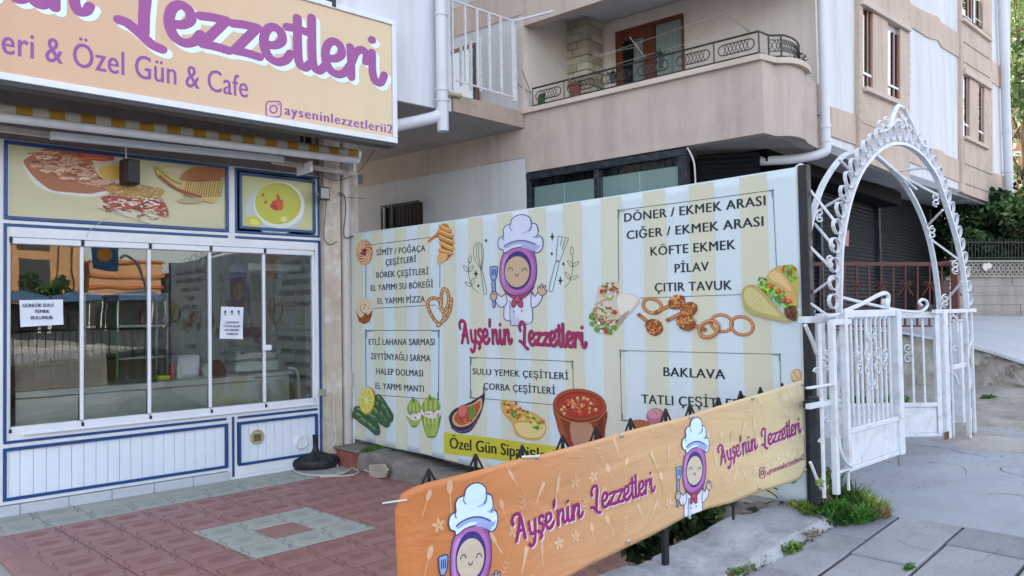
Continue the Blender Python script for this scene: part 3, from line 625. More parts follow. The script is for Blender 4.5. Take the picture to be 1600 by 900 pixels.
# downpipe at the shop corner
dp = thing('drainpipe', 'off white drainpipe running down between the shop pillar and menu banner', 'drainpipe', (4.545, 7.44, 0))
xp, yp = 4.54, 7.5
g = G(); g.smooth = True; g.tube([(xp, yp, .16), (xp-.0, yp, ZS-.01)], .056, 18); g.build('pipe', M_pipe, dp)
for z in (.72, 1.28, 2.35):
    g = G(); g.smooth = True; g.tube([(xp, yp, z), (xp, yp, z+.028)], .063, 18); g.build('clamp', M_pipe, dp)
g = G(); g.smooth = True; zc = PY(525, 600, 7.45).z; g.tube([(xp, yp, zc-.05), (xp, yp, zc+.1)], .067, 18); g.build('socket', M_pipe, dp)
g = G(); g.bbox(4.59, 4.61, 7.46, 7.55, .18, 1.95, .004); g.build('edge_strip', M_alu, dp)
# upper downpipe on the white wall
up_ = thing('drainpipe', 'white downpipe with a bent foot on the upper white wall', 'drainpipe', PY(686, 190, 6.45))
xw = PY(690, 80, 6.45).x; g = G(); g.smooth = True
zb_ = PY(690, 172, 6.45).z+.07; q = PY(655, 195, 6.6)
g.tube(cr_([(xw, 6.45, 9), (xw, 6.45, zb_+.12), (xw, 6.45, zb_-.02), (xw-.02, 6.47, zb_-.11), (xw-.12, 6.5, zb_-.165), (xw-.4, 6.62, zb_-.25), (xw-1.0, 6.85, zb_-.42)], 6), .062, 16); g.build('pipe', M_pipe2, up_)
for dz in (.02, .13, .93): g = G(); g.smooth = True; g.tube([(xw, 6.45, zb_+dz), (xw, 6.45, zb_+dz+.03)], .071, 16); g.build('clamp', M_pipe2, up_)
g = G(); g.smooth = True; q = PY(700, 150, 6.45); g.tube([(xw+.02, 6.5, zb_+.05), (xw+.1, 6.5, zb_+.14), (xw+.3, 6.5, zb_+.15)], .025, 10); g.build('outlet', pm('yellowed_pipe', 'B9B49A', 'A39E85', 5, .6, .1), up_)
# cables on the pillar and around the lamp
def cable(pts, r, mat, label, nm='cable', n=6):
    g = G(); g.smooth = True; g.tube(cr_(pts, n), r, 6); return g.build(nm, mat, None, label, 'cable')
cable([PY(500, 268, 7.4), PY(512, 279, 7.35), PY(533, 281, 7.35), PY(560, 268, 7.3), PY(585, 235, 7.0)], .004, M_cabk, 'dark cable drooping from the awning end towards the big sign')
cable([PY(529, 301, 7.42), PY(538, 306, 7.42), PY(540, 330, 7.42), PY(537, 362, 7.42), PY(541, 372, 7.42), PY(555, 367, 7.42)], .006, M_cabk, 'thick dark cable hooked round the top of the corner drainpipe')
cable([PY(528, 304, 7.42), PY(540, 308, 7.4), PY(570, 310, 7.35)], .003, M_cabk, 'stiff dark wire end sticking out to the right of the drainpipe')
cable([PY(510, 312, 7.44), PY(508, 340, 7.44), PY(506, 370, 7.44), PY(515, 382, 7.44), PY(527, 377, 7.44)], .004, M_cabk, 'thin dark cable looping below the floodlight')
cable([PY(504, 262, 7.44), PY(503, 276, 7.44), PY(504, 292, 7.42)], .003, M_cabk, 'short dark cable above the floodlight')
cable([PY(524, 590, 7.4), PY(521, 640, 7.4), PY(525, 680, 7.38), PY(520, 695, 7.38), PY(508, 706, 7.35)], .006, M_cable, 'white cable hanging down the foot of the corner pillar')
cable([PY(182, 326, 7.5), PY(160, 345, 7.5), PY(140, 360, 7.5), PY(136, 372, 7.52)], .0025, M_cable, 'thin pale wire hanging across the sandwich picture')
g = G(); a = PY(504, 613, 7.44); g.bbox(a.x-.03, a.x+.03, 7.43, 7.46, a.z-.035, a.z+.035, .004); g.build('junction_box', pm('olive_box', 'A3A08A', '8E8B76', 5, .6, .1), None, 'small olive junction box low on the corner pillar', 'junction box')
# parasol base with its stub
pb_ = thing('parasol_base', 'round black plastic parasol base at the foot of the pillar', 'parasol base', tuple(PZ(493, 733, 0)))
c = PZ(493, 728, 0); g = G(); g.smooth = True
g.lathe([(.235, 0), (.262, .02), (.268, .06), (.262, .085), (.2, .115), (.11, .14), (.06, .15), (.045, .155), (.001, .155)], c, 40); g.build('base', M_rub, pb_)
g = G()
for k in range(20):
    a = 2*math.pi*k/20; u = Vector((math.cos(a), math.sin(a), 0)); g.bar(c+u*.1+Vector((0, 0, .143)), c+u*.25+Vector((0, 0, .092)), .012, .01)
g.build('rib', M_rub, pb_)
g = G(); g.smooth = True; g.lathe([(.045, .14), (.04, .17), (.026, .19), (.026, .3), (.03, .31), (.03, .33), (.001, .335)], c, 20); g.build('stem', M_rub, pb_)
# white hose coiled round it, running to the broken tile
Z0 = .012
cable([PZ(x, y, Z0) for x, y in [(530, 712), (545, 722), (548, 733), (530, 741), (500, 743), (475, 741), (460, 736), (459, 731)]], .009, M_cable, 'white cable curving round the front of the parasol base', 'hose')
cable([PZ(x, y, Z0+.01) for x, y in [(527, 728), (535, 715), (552, 722), (565, 731), (580, 739), (600, 743)]], .008, M_cable, 'white cable running from the base to the broken tile', 'hose')
cable([PZ(x, y, Z0) for x, y in [(500, 745), (530, 744), (552, 742), (560, 737), (548, 729)]], .008, M_cable, 'short white cable loop right of the parasol base', 'hose')
g = G(); c = PZ(598, 745, 0)
bt = [PX(x, y, 4.33) for x, y in [(583, 725), (605, 724), (612, 733), (608, 745), (584, 746)]]
g.prism([p+Vector((-.05+.0*p.z, 0, 0)) for p in bt], (.022, 0, 0)); g.build('broken_tile', pm('pale_tile_shard', 'B4A89A', 'A09486', 12, .8, .9, 30), None, 'broken pale cement tile shard leaning on the kerb', 'broken tile')
# ------------------------------------------------------------------ planter kerb under the menu banner
kerb = thing('banner_kerb', 'banner kerb', None, (4.5, 5, 0)); kerb['kind'] = 'structure'
def lump(name, x0, x1, ys, ztop, mat, parent, amp=.02, seed=1, **k):
    rnd = random.Random(seed); prof = 7; vs = []; n = len(ys)
    for y in ys:
        zt = ztop(y)
        for (x, z) in ((x0, -.02), (x0+.005, zt*.4), (x0+.012, zt*.8), (x0+.05, zt), ((x0+x1)/2, zt+.01), (x1-.04, zt), (x1, -.02)):
            vs.append((x+rnd.uniform(-amp, amp)*.6, y, max(-.02, z+rnd.uniform(-amp, amp)*(.9 if z > 0 else 0))))
    fs = [(i*prof+j, (i+1)*prof+j, (i+1)*prof+j+1, i*prof+j+1) for i in range(n-1) for j in range(prof-1)]+[tuple(range(prof))[::-1], tuple((n-1)*prof+j for j in range(prof))]
    g = G(); g.add(vs, fs); return g.build(name, mat, parent, smooth=True, **k)
lump('kerb_block', 4.36, 4.85, fr(2.6, 7.02, 70), lambda y: .16+.035*math.sin(y*3)+max(0, (3.6-y))*.15, M_concd, kerb, .016, 3)
g = G(); g.bbox(4.36, 4.8, 7.03, 7.44, -.01, .17, .012); g.build('red_brick', M_brickr, kerb)
g = G(); g.bbox(4.34, 4.8, 7.0, 7.46, .171, .2, .01); g.build('coping_slab', M_concd, kerb)
for k in range(14):
    y = R(3.5, 6.8); g = G(); s_ = R(.02, .05); c = Vector((4.34+R(-.03, .03), y, 0)); g.prism([c+Vector((math.cos(a)*s_*R(.6, 1), math.sin(a)*s_*R(.6, 1), 0)) for a in [j*1.05 for j in range(6)]], (0, 0, s_*.7)); g.build('rubble', M_concd, kerb)
# ------------------------------------------------------------------ apartment wing, turned six degrees from the shop
RB = math.radians(6.3); BX = Vector((math.cos(RB), math.sin(RB), 0)); BY = Vector((-math.sin(RB), math.cos(RB), 0))
CX = 7.123; CB = 8.342; CY = 2.836; KB = 5.853
def W(a, b, z): return BX*a+BY*b+Vector((0, 0, z))
def hx(x, y, c=CX): return hit(x, y, BX, c)
def hy(x, y, c=CY): return hit(x, y, BY, c)
ap = thing('apartment_building', 'beige and white apartment building with balconies rising behind the menu banner', 'apartment building', W(CX, KB, 0), RB)
def pxp(name, pts, c, t, mat, parent=ap, off=0, **k):   # panel on the front (bx) plane, proud by off
    g = G(); g.prism([hx(x, y, c)-BX*off for x, y in pts], BX*t); return g.build(name, mat, parent, **k)
def pyp(name, pts, c, t, mat, parent=ap, off=0, **k):
    g = G(); g.prism([hy(x, y, c)-BY*off for x, y in pts], BY*t); return g.build(name, mat, parent, **k)
def wbox(name, a0, a1, b0, b1, z0, z1, mat, parent=ap, bev=0, **k):
    g = G(); M = Matrix(((BX.x, BY.x, 0, 0), (BX.y, BY.y, 0, 0), (0, 0, 1, 0), (0, 0, 0, 1)))
    g.bbox(a0, a1, b0, b1, z0, z1, bev, M) if bev else g.box(a0, a1, b0, b1, z0, z1, M); return g.build(name, mat, parent, **k)
# side wall behind the banner
wbox('wall', CX, CX+.3, KB+.002, 12, 0, 3.75, M_plaster_g)
wbox('wall', CX, CX+.3, KB+.002, 12, 3.751, 13, M_plaster_g)
z1 = hx(700, 66).z; wbox('band', CX-.012, CX, KB+.004, 12, 3.42, 3.762, M_pink); wbox('band', CX-.012, CX, KB+.004, 12, 5.13, 5.5, M_pink)
# inner corner balcony floor
g = G(); g.prism([(5.3, 6.53, ZS+.0), (6.43, 6.60, ZS+.0), W(CX, 9, ZS), (5.3, 9, ZS)], (0, 0, .19)); g.build('balcony_slab', M_pinkd, ap)
# main volume behind everything, casts the building's shade
wbox('wall', CB+.3, 19.8, CY+.36, 14, 4.2, 13, M_facade); wbox('roof_slab', CX, 20.2, CY-.1, 14, 13.0, 13.3, M_plaster_g)
wbox('wall', CX, CB+.3, KB+.3, 12, 13-7.5, 12.99, M_plaster_g)
# ground floor front under the balcony
wbox('wall', CX+.09, CX+.35, 3.80, KB, 0, 2.3, M_plaster_g)
# window strip of the enclosed ground floor
ws = thing('window_strip', 'dark framed ground floor window strip with grey blinds above the menu banner', 'window', W(CX, 4.8, 2.3), RB)
zt = hx(1000, 246).z; zb2 = 2.3; a0 = hx(822, 300).dot(BY); a1 = hx(1074, 300).dot(BY)
zt = 3.225
wbox('frame', CX+.0, CX+.09, a1, a0, zt-.075, zt, M_shutc, ws, .005); wbox('frame', CX+.0, CX+.09, a1, a0, zb2, zb2+.05, M_shutc, ws, .005)
for px, wd in ((825, .05), (931, .06), (1066, .1)):
    b = hx(px, 300).dot(BY); wbox('frame', CX+.005, CX+.088, b-wd/2, b+wd/2, zb2+.051, zt-.076, M_shutc, ws, .005)
for pa_, pb2 in ((829, 927), (936, 1058)):
    b0 = hx(pb2, 300).dot(BY); b1 = hx(pa_, 300).dot(BY); zz = zt-.16
    wbox('blind', CX+.075, CX+.1, b0, b1, zb2+.05, zz, M_cloth, ws)
    wbox('blind_back', CX+.1, CX+.11, b0, b1, zz, zt-.07, M_dark, ws)
    n = 10
    for k in range(n+1):
        b = b0+(b1-b0)*k/n; wbox('lattice_bar', CX+.06, CX+.075, b-.012, b+.012, zz, zt-.075, M_shut, ws)
    wbox('window_pane', CX+.04, CX+.045, b0, b1, zb2+.05, zt-.075, M_clear, ws)
    bm_ = (b0+b1)/2; wbox('seam', CX+.066, CX+.074, bm_-.006, bm_+.006, zb2+.05, zz, M_alu, ws)
# barred little window in the side wall
bw = thing('barred_window', 'small dark window with rust brown bars in the grey side wall', 'window', hx(634, 345), RB)
q0 = hx(616, 319); q1 = hx(661, 352); b0, b1 = q1.dot(BY), q0.dot(BY); z1_ = 3.08; z0_ = 2.55
wbox('glass', CX-.005, CX+.01, b0, b1, z0_, z1_, pm('dark_red_glass', '2A1A1C', '1E1214', 3, .4, 0), bw)
for k in range(9):
    b = b0+(b1-b0)*k/8; wbox('bar', CX-.09, CX-.075, b-.007, b+.007, z0_, z1_, pm('rusty_bar', '2B2021', '211819', 9, .6, .1), bw)
wbox('cross_bar', CX-.092, CX-.073, b0-.02, b1+.18, z1_-.012, z1_+.01, M_shut, bw); wbox('bar', CX-.09, CX-.07, b1+.16, b1+.18, z0_, z1_-.013, M_shut, bw); wbox('bar', CX-.09, CX-.0, b1+.08, b1+.1, z0_, z1_-.013, M_shut, bw)
# big front balcony: parapet following its stepped and curved outline
def plan(pts, z): return [Vector((PZ(x, y, z).dot(BX), PZ(x, y, z).dot(BY))) for x, y in pts]
cp = plan([(1190, 82.5), (1210, 90), (1230, 89.5), (1245, 93), (1255, 99), (1259, 106)], 4.0)
outl = [Vector((CX, KB-.004)), cp[0]]+cr_(cp[1:], 4)+[Vector((CB, CY-.0))]
outl[1].x = CX
def inset(pl_, d):
    out = []; n = len(pl_)
    for i, p in enumerate(pl_):
        a = pl_[max(i-1, 0)]; b = pl_[min(i+1, n-1)]; t = (b-a).normalized(); out.append(p+Vector((-t.y, t.x))*(-d))
    return out
def wallstrip(name, pl_, z0, z1, th, mat, parent, out=0, **k):
    o_ = inset(pl_, out) if out else pl_; i_ = inset(pl_, out-th if out else -th); n = len(pl_); g = G()
    # which side is outside: towards smaller bx
    g.add([W(p.x, p.y, z) for z in (z0, z1) for p in o_]+[W(p.x, p.y, z) for z in (z0, z1) for p in i_],
          [(i, i+1, n+i+1, n+i) for i in range(n-1)]+[(2*n+i, 3*n+i, 3*n+i+1, 2*n+i+1) for i in range(n-1)]+[(n+i, n+i+1, 3*n+i+1, 3*n+i) for i in range(n-1)]+[(i, 2*n+i, 2*n+i+1, i+1) for i in range(n-1)]+[(0, n, 3*n, 2*n), (n-1, 2*n+n-1, 3*n+n-1, n+n-1)])
    return g.build(name, mat, parent, **k)
sgn = 1
wallstrip('balcony_parapet', outl, 3.24, 3.93, .14, M_pink, ap, 0, label='rounded beige balcony parapet')
wallstrip('coping', outl[:-1], 3.932, 3.985, .24, M_bayl, ap, .05)
def slab(name, pl_, z, t, mat, parent, back=CB):
    g = G(); pts = [W(p.x, p.y, z) for p in pl_]+[W(back, CY, z), W(back, KB-.004, z)] if pl_[-1].x < back-.01 else [W(p.x, p.y, z) for p in pl_]+[W(back, KB-.004, z)]
    g.prism(pts, (0, 0, t)); return g.build(name, mat, parent)
slab('balcony_floor', inset(outl, -.005), 3.25, .2, M_soffit, ap)
slab('balcony_ceiling', inset(outl, -.15), 5.27, .12, M_facade, ap)
wallstrip('balcony_parapet', outl, 4.99, 5.9, .14, M_pink, ap, 0)
wbox('wall', CX, CX+.16, KB-.003, KB+.10, 3.98, 5.27, M_cream)
wbox('wall', CX+.16, CB+.3, KB-.003, KB+.3, 3.4, 13, M_cream)
wbox('wall', CB, CB+.3, CY+.02, KB, 3.25, 5.265, M_cream); wbox('wall', CB, CB+.3, CY+.02, KB, 5.4, 13, M_cream)
for z in (7.0, 9.0, 11.0): wallstrip('balcony_parapet', outl, z-.15, z+.7, .14, M_pink, ap, 0); slab('balcony_floor', inset(outl, -.01), z-.16, .18, M_plaster_g, ap)
# square column clad in ochre stone, block by block
bl = [pm('pillar_stone%d' % k, c, None, 6, .85, .6, 40) for k, c in enumerate(['BDB6A2', 'B0A995', 'C8C1AE', '9C947A'])]
c0 = CB-.35; b1 = hx(885, 80, c0).dot(BY); b0 = hx(918, 80, c0).dot(BY); zc0 = hx(918, 150, c0).z; zc1 = 5.27
wbox('pillar', c0+.012, CB, b0+.012, b1-.012, 3.45, 5.27, M_concd)
nz = 16; hz = (zc1-3.75)/nz
for k in range(nz):
    z = 3.75+hz*k; m = bl[(k*7+k//3) % 3] if k != 7 else bl[3]; e = .012 if k % 2 else 0
    sp_ = .5 if k % 3 == 0 else (.34 if k % 3 == 1 else .7); bm_ = b0+(b1-b0)*sp_
    for s0, s1 in ((b0-e, bm_-.004), (bm_+.004, b1+e)): wbox('stone_block', c0-e, c0+.1, s0, s1, z+.003, z+hz-.004, bl[random.randrange(3)] if k != 7 else m, ap, .006)
    wbox('stone_block', c0+.104, CB-.01, b0-e, b0+.1, z+.003, z+hz-.004, m, ap, .006)
# balcony door and curtained window
dr = thing('balcony_door', 'brown wooden balcony door with a curtained side window', 'door', hx(1018, 90, CB), RB)
b_l = hx(965, 90, CB).dot(BY); b_r = hx(1070, 60, CB).dot(BY); b_m = hx(1019, 80, CB).dot(BY); b_m2 = hx(1026, 80, CB).dot(BY); b_g = hx(975, 90, CB).dot(BY); b_g2 = hx(1008, 90, CB).dot(BY)
zT = 5.09; T_ = CB-.05
wbox('reveal', CB-.01, CB, b_r-.03, b_l+.03, 3.46, zT+.03, M_cream, dr)
wbox('frame', T_, CB-.011, b_r, b_l, zT-.05, zT, M_wood, dr, .004)
wbox('frame', T_, CB-.011, b_g, b_l, 3.46, zT-.051, M_wood, dr, .004); wbox('frame', T_, CB-.011, b_m2, b_g2, 3.46, zT-.051, M_wood, dr, .004)
wbox('door_leaf_rail', T_+.003, CB-.012, b_g2+.001, b_g-.001, zT-.14, zT-.052, M_wood, dr, .004)
wbox('door_panel', T_+.003, CB-.012, b_g2+.001, b_g-.001, 3.46, 3.75, M_wood, dr, .004)
wbox('frame', T_, CB-.011, b_r, b_r+.02, 3.46, zT-.051, M_wood, dr, .003)
wbox('window_pane', T_+.018, T_+.02, b_g2, b_g, 3.75, zT-.14, M_clear, dr); wbox('window_pane', T_+.018, T_+.02, b_r+.02, b_m2, 3.9, zT-.05, M_clear, dr)
wbox('dark_room', CB-.012, CB-.0105, b_g2, b_g, 3.75, zT-.14, M_dark, dr)
g = G(); n = 40
def curt(b0_, b1_, z0_, z1_, nm='curtain'):
    g = G(); vs = []
    for j in (0, 1):
        for i in range(n+1): vs.append(W(CB-.018-.006*math.sin(i*1.7), b0_+(b1_-b0_)*i/n, (z0_, z1_)[j]))
    g.add(vs, [(i, i+1, n+2+i, n+1+i) for i in range(n)]); g.build(nm, M_curt, dr, smooth=True)
curt(b_r+.02, b_m2, 3.9, zT-.05); curt(b_g2, b_g2+(b_g-b_g2)*.5, 3.75, zT-.14)
# small window behind the white railing
w2 = thing('corner_window', 'dark window with a brown frame behind the white balcony bars', 'window', hx(728, 100), RB)
q0 = hx(700, 84); q1 = hx(748, 66); b1_, b0_ = q0.dot(BY)+.3, q1.dot(BY)
wbox('frame', CX-.02, CX, b0_, b1_, 4.92, 4.97, M_wood, w2, .003); wbox('frame', CX-.02, CX, b0_, b0_+.04, 3.97, 4.919, M_wood, w2, .003)
wbox('window_pane', CX-.012, CX-.01, b0_+.04, b1_, 3.97, 4.919, M_winglass, w2); wbox('dark_room', CX-.006, CX-.002, b0_+.04, b1_, 3.97, 4.919, M_shut, w2)
for k in range(3): wbox('curtain', CX-.0095, CX-.0065, b0_+.1+.16*k, b0_+.17+.16*k, 3.97, 4.9, M_cloth, w2)
# ------------------------------------------------------------------ right hand face with its window bays
k_ = .035
base = [(1283, -60), (1283, 234), (1410, 279), (1500, 306), (1568, 330), (1578, 331), (1579, -60)]
pyp('wall', base, CY, .35, M_facade, label='white street face')
g = G(); g.prism([hy(x, y) for x, y in ((1283, 234.5), (1410, 279.5), (1500, 306.5), (1578, 331.5))]+[hy(1578, 331.5)+BY*2.6, hy(1283, 234.5)+BY*2.6], (0, 0, .1)); g.build('soffit', pm('pale_soffit', '9EA0A5', '909297', 1.5, .9, .1), ap)
# pink bands
for pts in ([(1296, 167), (1337, 180), (1337, 227), (1296, 213)], [(1413, 2), (1440, 17), (1464, 27), (1470, 36), (1500, 55), (1500, 92), (1470, 74), (1464, 63), (1450, 60), (1413, 37)],
            [(1413, 215), (1440, 230), (1470, 235), (1474, 241), (1500, 252), (1500, 286), (1455, 268), (1413, 250)], [(1545, 92), (1568, 109), (1568, 142), (1545, 126)], [(1545, 268), (1568, 276), (1568, 308), (1545, 299)]):
    pyp('band', pts, CY, .02, M_bay, off=.02)
def bay(x0, x1, yb0, yb1, wins, strips, top=-60):
    # a shallow projecting beige bay: solid strips between window openings
    for s in strips: pyp('bay_panel', s, CY, .055, M_bay, off=.055)
    for (a, b, ya0, ya1, yb_0, yb_1, kind) in wins:
        # opening a..b; top edge ya0->ya1 (left->right), bottom yb_0->yb_1
        wn = G(); wn.prism([hy(a, ya0)-BY*.006, hy(b, ya1)-BY*.006, hy(b, yb_1)-BY*.006, hy(a, yb_0)-BY*.006], BY*.004)
        o = wn.build('window', M_shut, ap)
        h = G(); h.prism([hy(a, ya0)-BY*.018, hy(b, ya1)-BY*.018, hy(b, yb_1)-BY*.018, hy(a, yb_0)-BY*.018], BY*.004); h.build('pane', M_winglass, o)
        mid = (a+b)/2; sl_ = (ya1-ya0)/(b-a); sb = (yb_1-yb_0)/(b-a)
        for (xa, xb) in ((a, a+1.6), (mid+1, mid+3.2), (b-2.2, b)):
            h = G(); h.prism([hy(xa, ya0+sl_*(xa-a))-BY*.034, hy(xb, ya0+sl_*(xb-a))-BY*.034, hy(xb, yb_0+sb*(xb-a))-BY*.034, hy(xa, yb_0+sb*(xa-a))-BY*.034], BY*.014); h.build('frame', M_wood if xa > mid else M_white, o)
        for f0, f1 in ((.78, .81),):
            h = G(); h.prism([hy(a, ya0+(yb_0-ya0)*f0)-BY*.036, hy(b, ya1+(yb_1-ya1)*f0)-BY*.036, hy(b, ya1+(yb_1-ya1)*f1)-BY*.036, hy(a, ya0+(yb_0-ya0)*f1)-BY*.036], BY*.012); h.build('frame', M_white, o)
        h = G(); h.prism([hy(a+1.5, ya0+1)-BY*.012, hy(a+(b-a)*.42, ya0+1+sl_*(b-a)*.42)-BY*.012, hy(a+(b-a)*.42, yb_0-1+sb*(b-a)*.42)-BY*.012, hy(a+1.5, yb_0-1)-BY*.012], BY*.003); h.build('curtain', M_curt, o)
# first bay
bay(1337, 1413, 0, 0, [(1341, 1357, 12, 22, 139, 146, 0), (1380, 1400, 44, 56, 154, 162, 0)],
    [[(1335, -60), (1341, -60), (1341, 252), (1335, 250)], [(1357, 22), (1380, 34), (1380, 155), (1357, 146)], [(1400, 46), (1415, 56), (1415, 281), (1400, 276)],
     [(1341, -60), (1400, -60), (1415, -60), (1415, 55), (1400, 45), (1380, 33), (1357, 20), (1341, 11)], [(1341, 140), (1400, 164), (1400, 276), (1341, 252)]])
pyp('sill', [(1340, 137), (1404, 163), (1404, 170), (1340, 144)], CY, .08, M_bayl, off=.11)
pyp('cornice', [(1336, 0), (1412, 44), (1412, 52), (1336, 9)], CY, .05, M_bayl, off=.10)
pyp('groove_strip', [(1338, 190), (1413, 221), (1413, 222.5), (1338, 191.5)], CY, .01, M_aww, off=.064)
# second bay
bay(1500, 1545, 0, 0, [(1501, 1510, 118, 124, 212, 217, 0), (1524, 1533, 134, 140, 222, 227, 0), (1498, 1516, -20, -6, 31, 44, 0), (1519, 1531, -4, 6, 36, 44, 0)],
    [[(1496, -60), (1498, -60), (1500, 300), (1497, 300)], [(1510, 124), (1524, 132), (1524, 223), (1510, 217)], [(1533, 138), (1546, 146), (1546, 318), (1533, 314)],
     [(1498, 32), (1531, 50), (1545, 60), (1545, 145), (1533, 137), (1510, 123), (1500, 117)], [(1500, 214), (1533, 229), (1533, 314), (1500, 302)], [(1531, -60), (1545, -60), (1545, 59), (1531, 49)]])
pyp('sill', [(1500, 213), (1537, 230), (1537, 235), (1500, 218)], CY, .08, M_bayl, off=.11); pyp('sill', [(1496, 29), (1541, 62), (1541, 67), (1496, 34)], CY, .08, M_bayl, off=.11)
pyp('cornice', [(1499, 107), (1543, 134), (1543, 142), (1499, 116)], CY, .05, M_bayl, off=.1)
for pts in ([(1500, 66), (1541, 93), (1541, 94.4), (1500, 67.4)], [(1500, 97), (1541, 122), (1541, 123.2), (1500, 98.2)], [(1502, 256), (1545, 273), (1545, 274), (1502, 257)], [(1502, 287), (1545, 302), (1545, 303), (1502, 288)]): pyp('groove_strip', pts, CY, .01, M_concd, off=.062)
# stubs of knobbly render edging beside the bays (quoins)
for px_, y0, y1, n in ((1337, 14, 240, 17), (1414, 5, 160, 13), (1498, 60, 290, 14), (1544, 60, 300, 14)):
    for k in range(n):
        y = y0+(y1-y0)*k/n; c = hy(px_, y); g = G(); M = Matrix.Translation(c) @ Matrix.Rotation(RB, 4, 'Z'); g.box(-.022, .022, -.061, 0, -.012, .012, M); g.build('quoin', M_bayl, ap)
# ground floor: dark roller shutters set back under the street face
SHY = CY+.75
wbox('wall', 7.9, 8.25, 3.78, 5.8, 0, 3.24, M_dark)
gs = thing('roller_shutters', 'dark grey roller shutters closing the ground floor behind the white arch', 'shutters', W(10, SHY, 0), RB)
z = .5; M4 = Matrix(((BX.x, BY.x, 0, 0), (BX.y, BY.y, 0, 0), (0, 0, 1, 0), (0, 0, 0, 1)))
segs = [(7.95, 10.3), (10.45, 12.9), (13.0, 16.2)]
for a, b in segs:
    g = G(); n = 52
    for k in range(n):
        zz = .5+2.95*k/n; g.add([M4 @ Vector(p) for p in ((a, SHY+.02, zz), (b, SHY+.02, zz), (b, SHY, zz+.03), (a, SHY, zz+.03), (b, SHY+.02, zz+.056), (a, SHY+.02, zz+.056))], [(0, 1, 2, 3), (3, 2, 4, 5)])
    o = g.build('shutter_curtain', M_shut, gs, kind='stuff')
for a in (7.87, 10.31, 12.91, 16.21): wbox('post', a+.005, a+.075, SHY-.05, SHY+.05, .4, 3.4, M_shutc, gs, .01)
wbox('header_box', 7.9, 13.0, SHY-.35, SHY+.1, 3.12, 3.32, pm('black_header_box', '0D0E11', '08090B', 3, .8, 0, spec=.1), ap)
wbox('wall', 7.8, 17.6, SHY+.06, SHY+.3, .4, 3.5, M_dark)
wbox('wall', 17.2, 17.6, CY+1, 9, .3, 3.6, M_concd)
# corner shutter seen below the balcony
cs = thing('side_shutter', 'dark ribbed shutter under the rounded balcony beside the window strip', 'shutter', W(CX+.2, 3.4, 0), RB)
g = G()
for k in range(52):
    zz = .5+2.7*k/52; g.add([M4 @ Vector(p) for p in ((CX+.3, 3.79, zz), (CX+.62, 3.25, zz), (CX+.6, 3.24, zz+.028), (CX+.28, 3.78, zz+.028), (CX+.62, 3.25, zz+.052), (CX+.3, 3.79, zz+.052))], [(0, 1, 2, 3), (3, 2, 4, 5)])
g.build('curtain', M_shut, cs, kind='stuff')
g = G(); g.smooth = True; g.tube(cr_([hx(1074, 231, CX-.02), hx(1079, 240, CX-.02), hx(1085, 258, CX-.02), hx(1087, 300, CX-.02)], 5), .009, 6); g.build('cable', M_cable, None, 'pale cable hanging beside the end of the dark window strip', 'cable')
g = G(); p = hy(1322, 372, SHY-.06); q = hy(1326, 400, SHY-.06); pp = [hy(1320, 359, SHY-.06), hy(1327, 360, SHY-.06), hy(1326, 385, SHY-.06), hy(1319, 384, SHY-.06)]
g.prism(pp, BY*.004); g.build('phone_sign', pm('pink_sticker', 'B98F8B', '9E706E', 22, .6, 0, detail=2), None, 'small upright pink sticker on the dark shutter inside the arch', 'sticker')
# downpipes
def pipe(pts, r, label, clamps=()):
    t = thing('drainpipe', label, 'drainpipe', pts[-1]); g = G(); g.smooth = True; g.tube(cr_(pts, 8), r, 14); g.build('pipe', M_pipe2, t)
    for c in clamps: g = G(); g.smooth = True; g.tube([c, c+Vector((0, 0, .04))], r*1.15, 14); g.build('clamp', M_pipe2, t)
    return t
c_ = hy(1287.5, 120, CY-.07)
def at_z(p, z): return Vector((p.x, p.y, z))
pipe([at_z(c_, 9), at_z(c_, 6), at_z(c_, 3.5), at_z(c_, 3.27), at_z(c_, 3.19)+Vector((-.03, .03, 0)), W(8.1, 3.05, 3.14), W(7.75, 3.55, 3.12), W(7.72, 3.6, 3.0), W(7.72, 3.6, 2.4)], .048, 'white downpipe on the corner beside the rounded balcony', [at_z(c_, 3.45), at_z(c_, 3.3)])
d_ = hy(1573, 200, CY-.12); e_ = hy(1576, 325, CY-.12)
pipe([at_z(d_, 9.5), at_z(d_, 6), at_z(d_, 3.72), at_z(d_, 3.56)+BY*.02, hy(1560, 332, CY+.2)-Vector((0, 0, .03)), hy(1515, 335, CY+1.0)], .085, 'white downpipe at the far right end of the apartment face', [at_z(d_, 5.2), at_z(d_, 4.35)])
for zz in (3.52,):
    g = G(); g.smooth = True; p = hx(1258, 171, CB-.02); g.tube([p, hx(1265, 170, CB-.1), hx(1281, 181, CB-.1)], .012, 6); g.build('conduit', M_concd, None, 'thin dark conduit crossing the wall below the rounded balcony', 'pipe')
# ------------------------------------------------------------------ railings
wr = thing('white_railing', 'white painted bar railing on the corner balcony', 'railing', (5.9, 6.56, 3.96))
def ry(x, y): return PY(x, y, 6.57)
g = G(); g.bar(ry(704, -1), ry(803, 33.5), .018, .018); g.build('top_rail', M_iron, wr)
g = G(); g.bar(ry(713, 126), ry(802, 152), .016, .016); g.build('bottom_rail', M_iron, wr)
for x, y0, y1, wd in ((706, -3, 140, .02), (726, 7, 131, .022), (745, 14, 136, .022), (764, 21, 143, .024), (782, 27, 148, .022), (802.5, 33, 158, .04)):
    g = G(); a = ry(x, y0); b = ry(x, y1); g.bar((a.x, 6.57, a.z), (a.x, 6.57, b.z), wd, wd, (0, 1, 0)); g.build('bar', M_iron, wr)
for x, y0, y1 in ((720, 72, 134), (735, 64, 140), (750, 56, 143)):
    a = PY(x, y0, 6.9); b = PY(x, y1, 6.9); g = G(); g.bar((a.x, 6.9, a.z), (a.x, 6.9, b.z), .026, .026, (0, 1, 0)); g.build('bar', M_iron, wr)
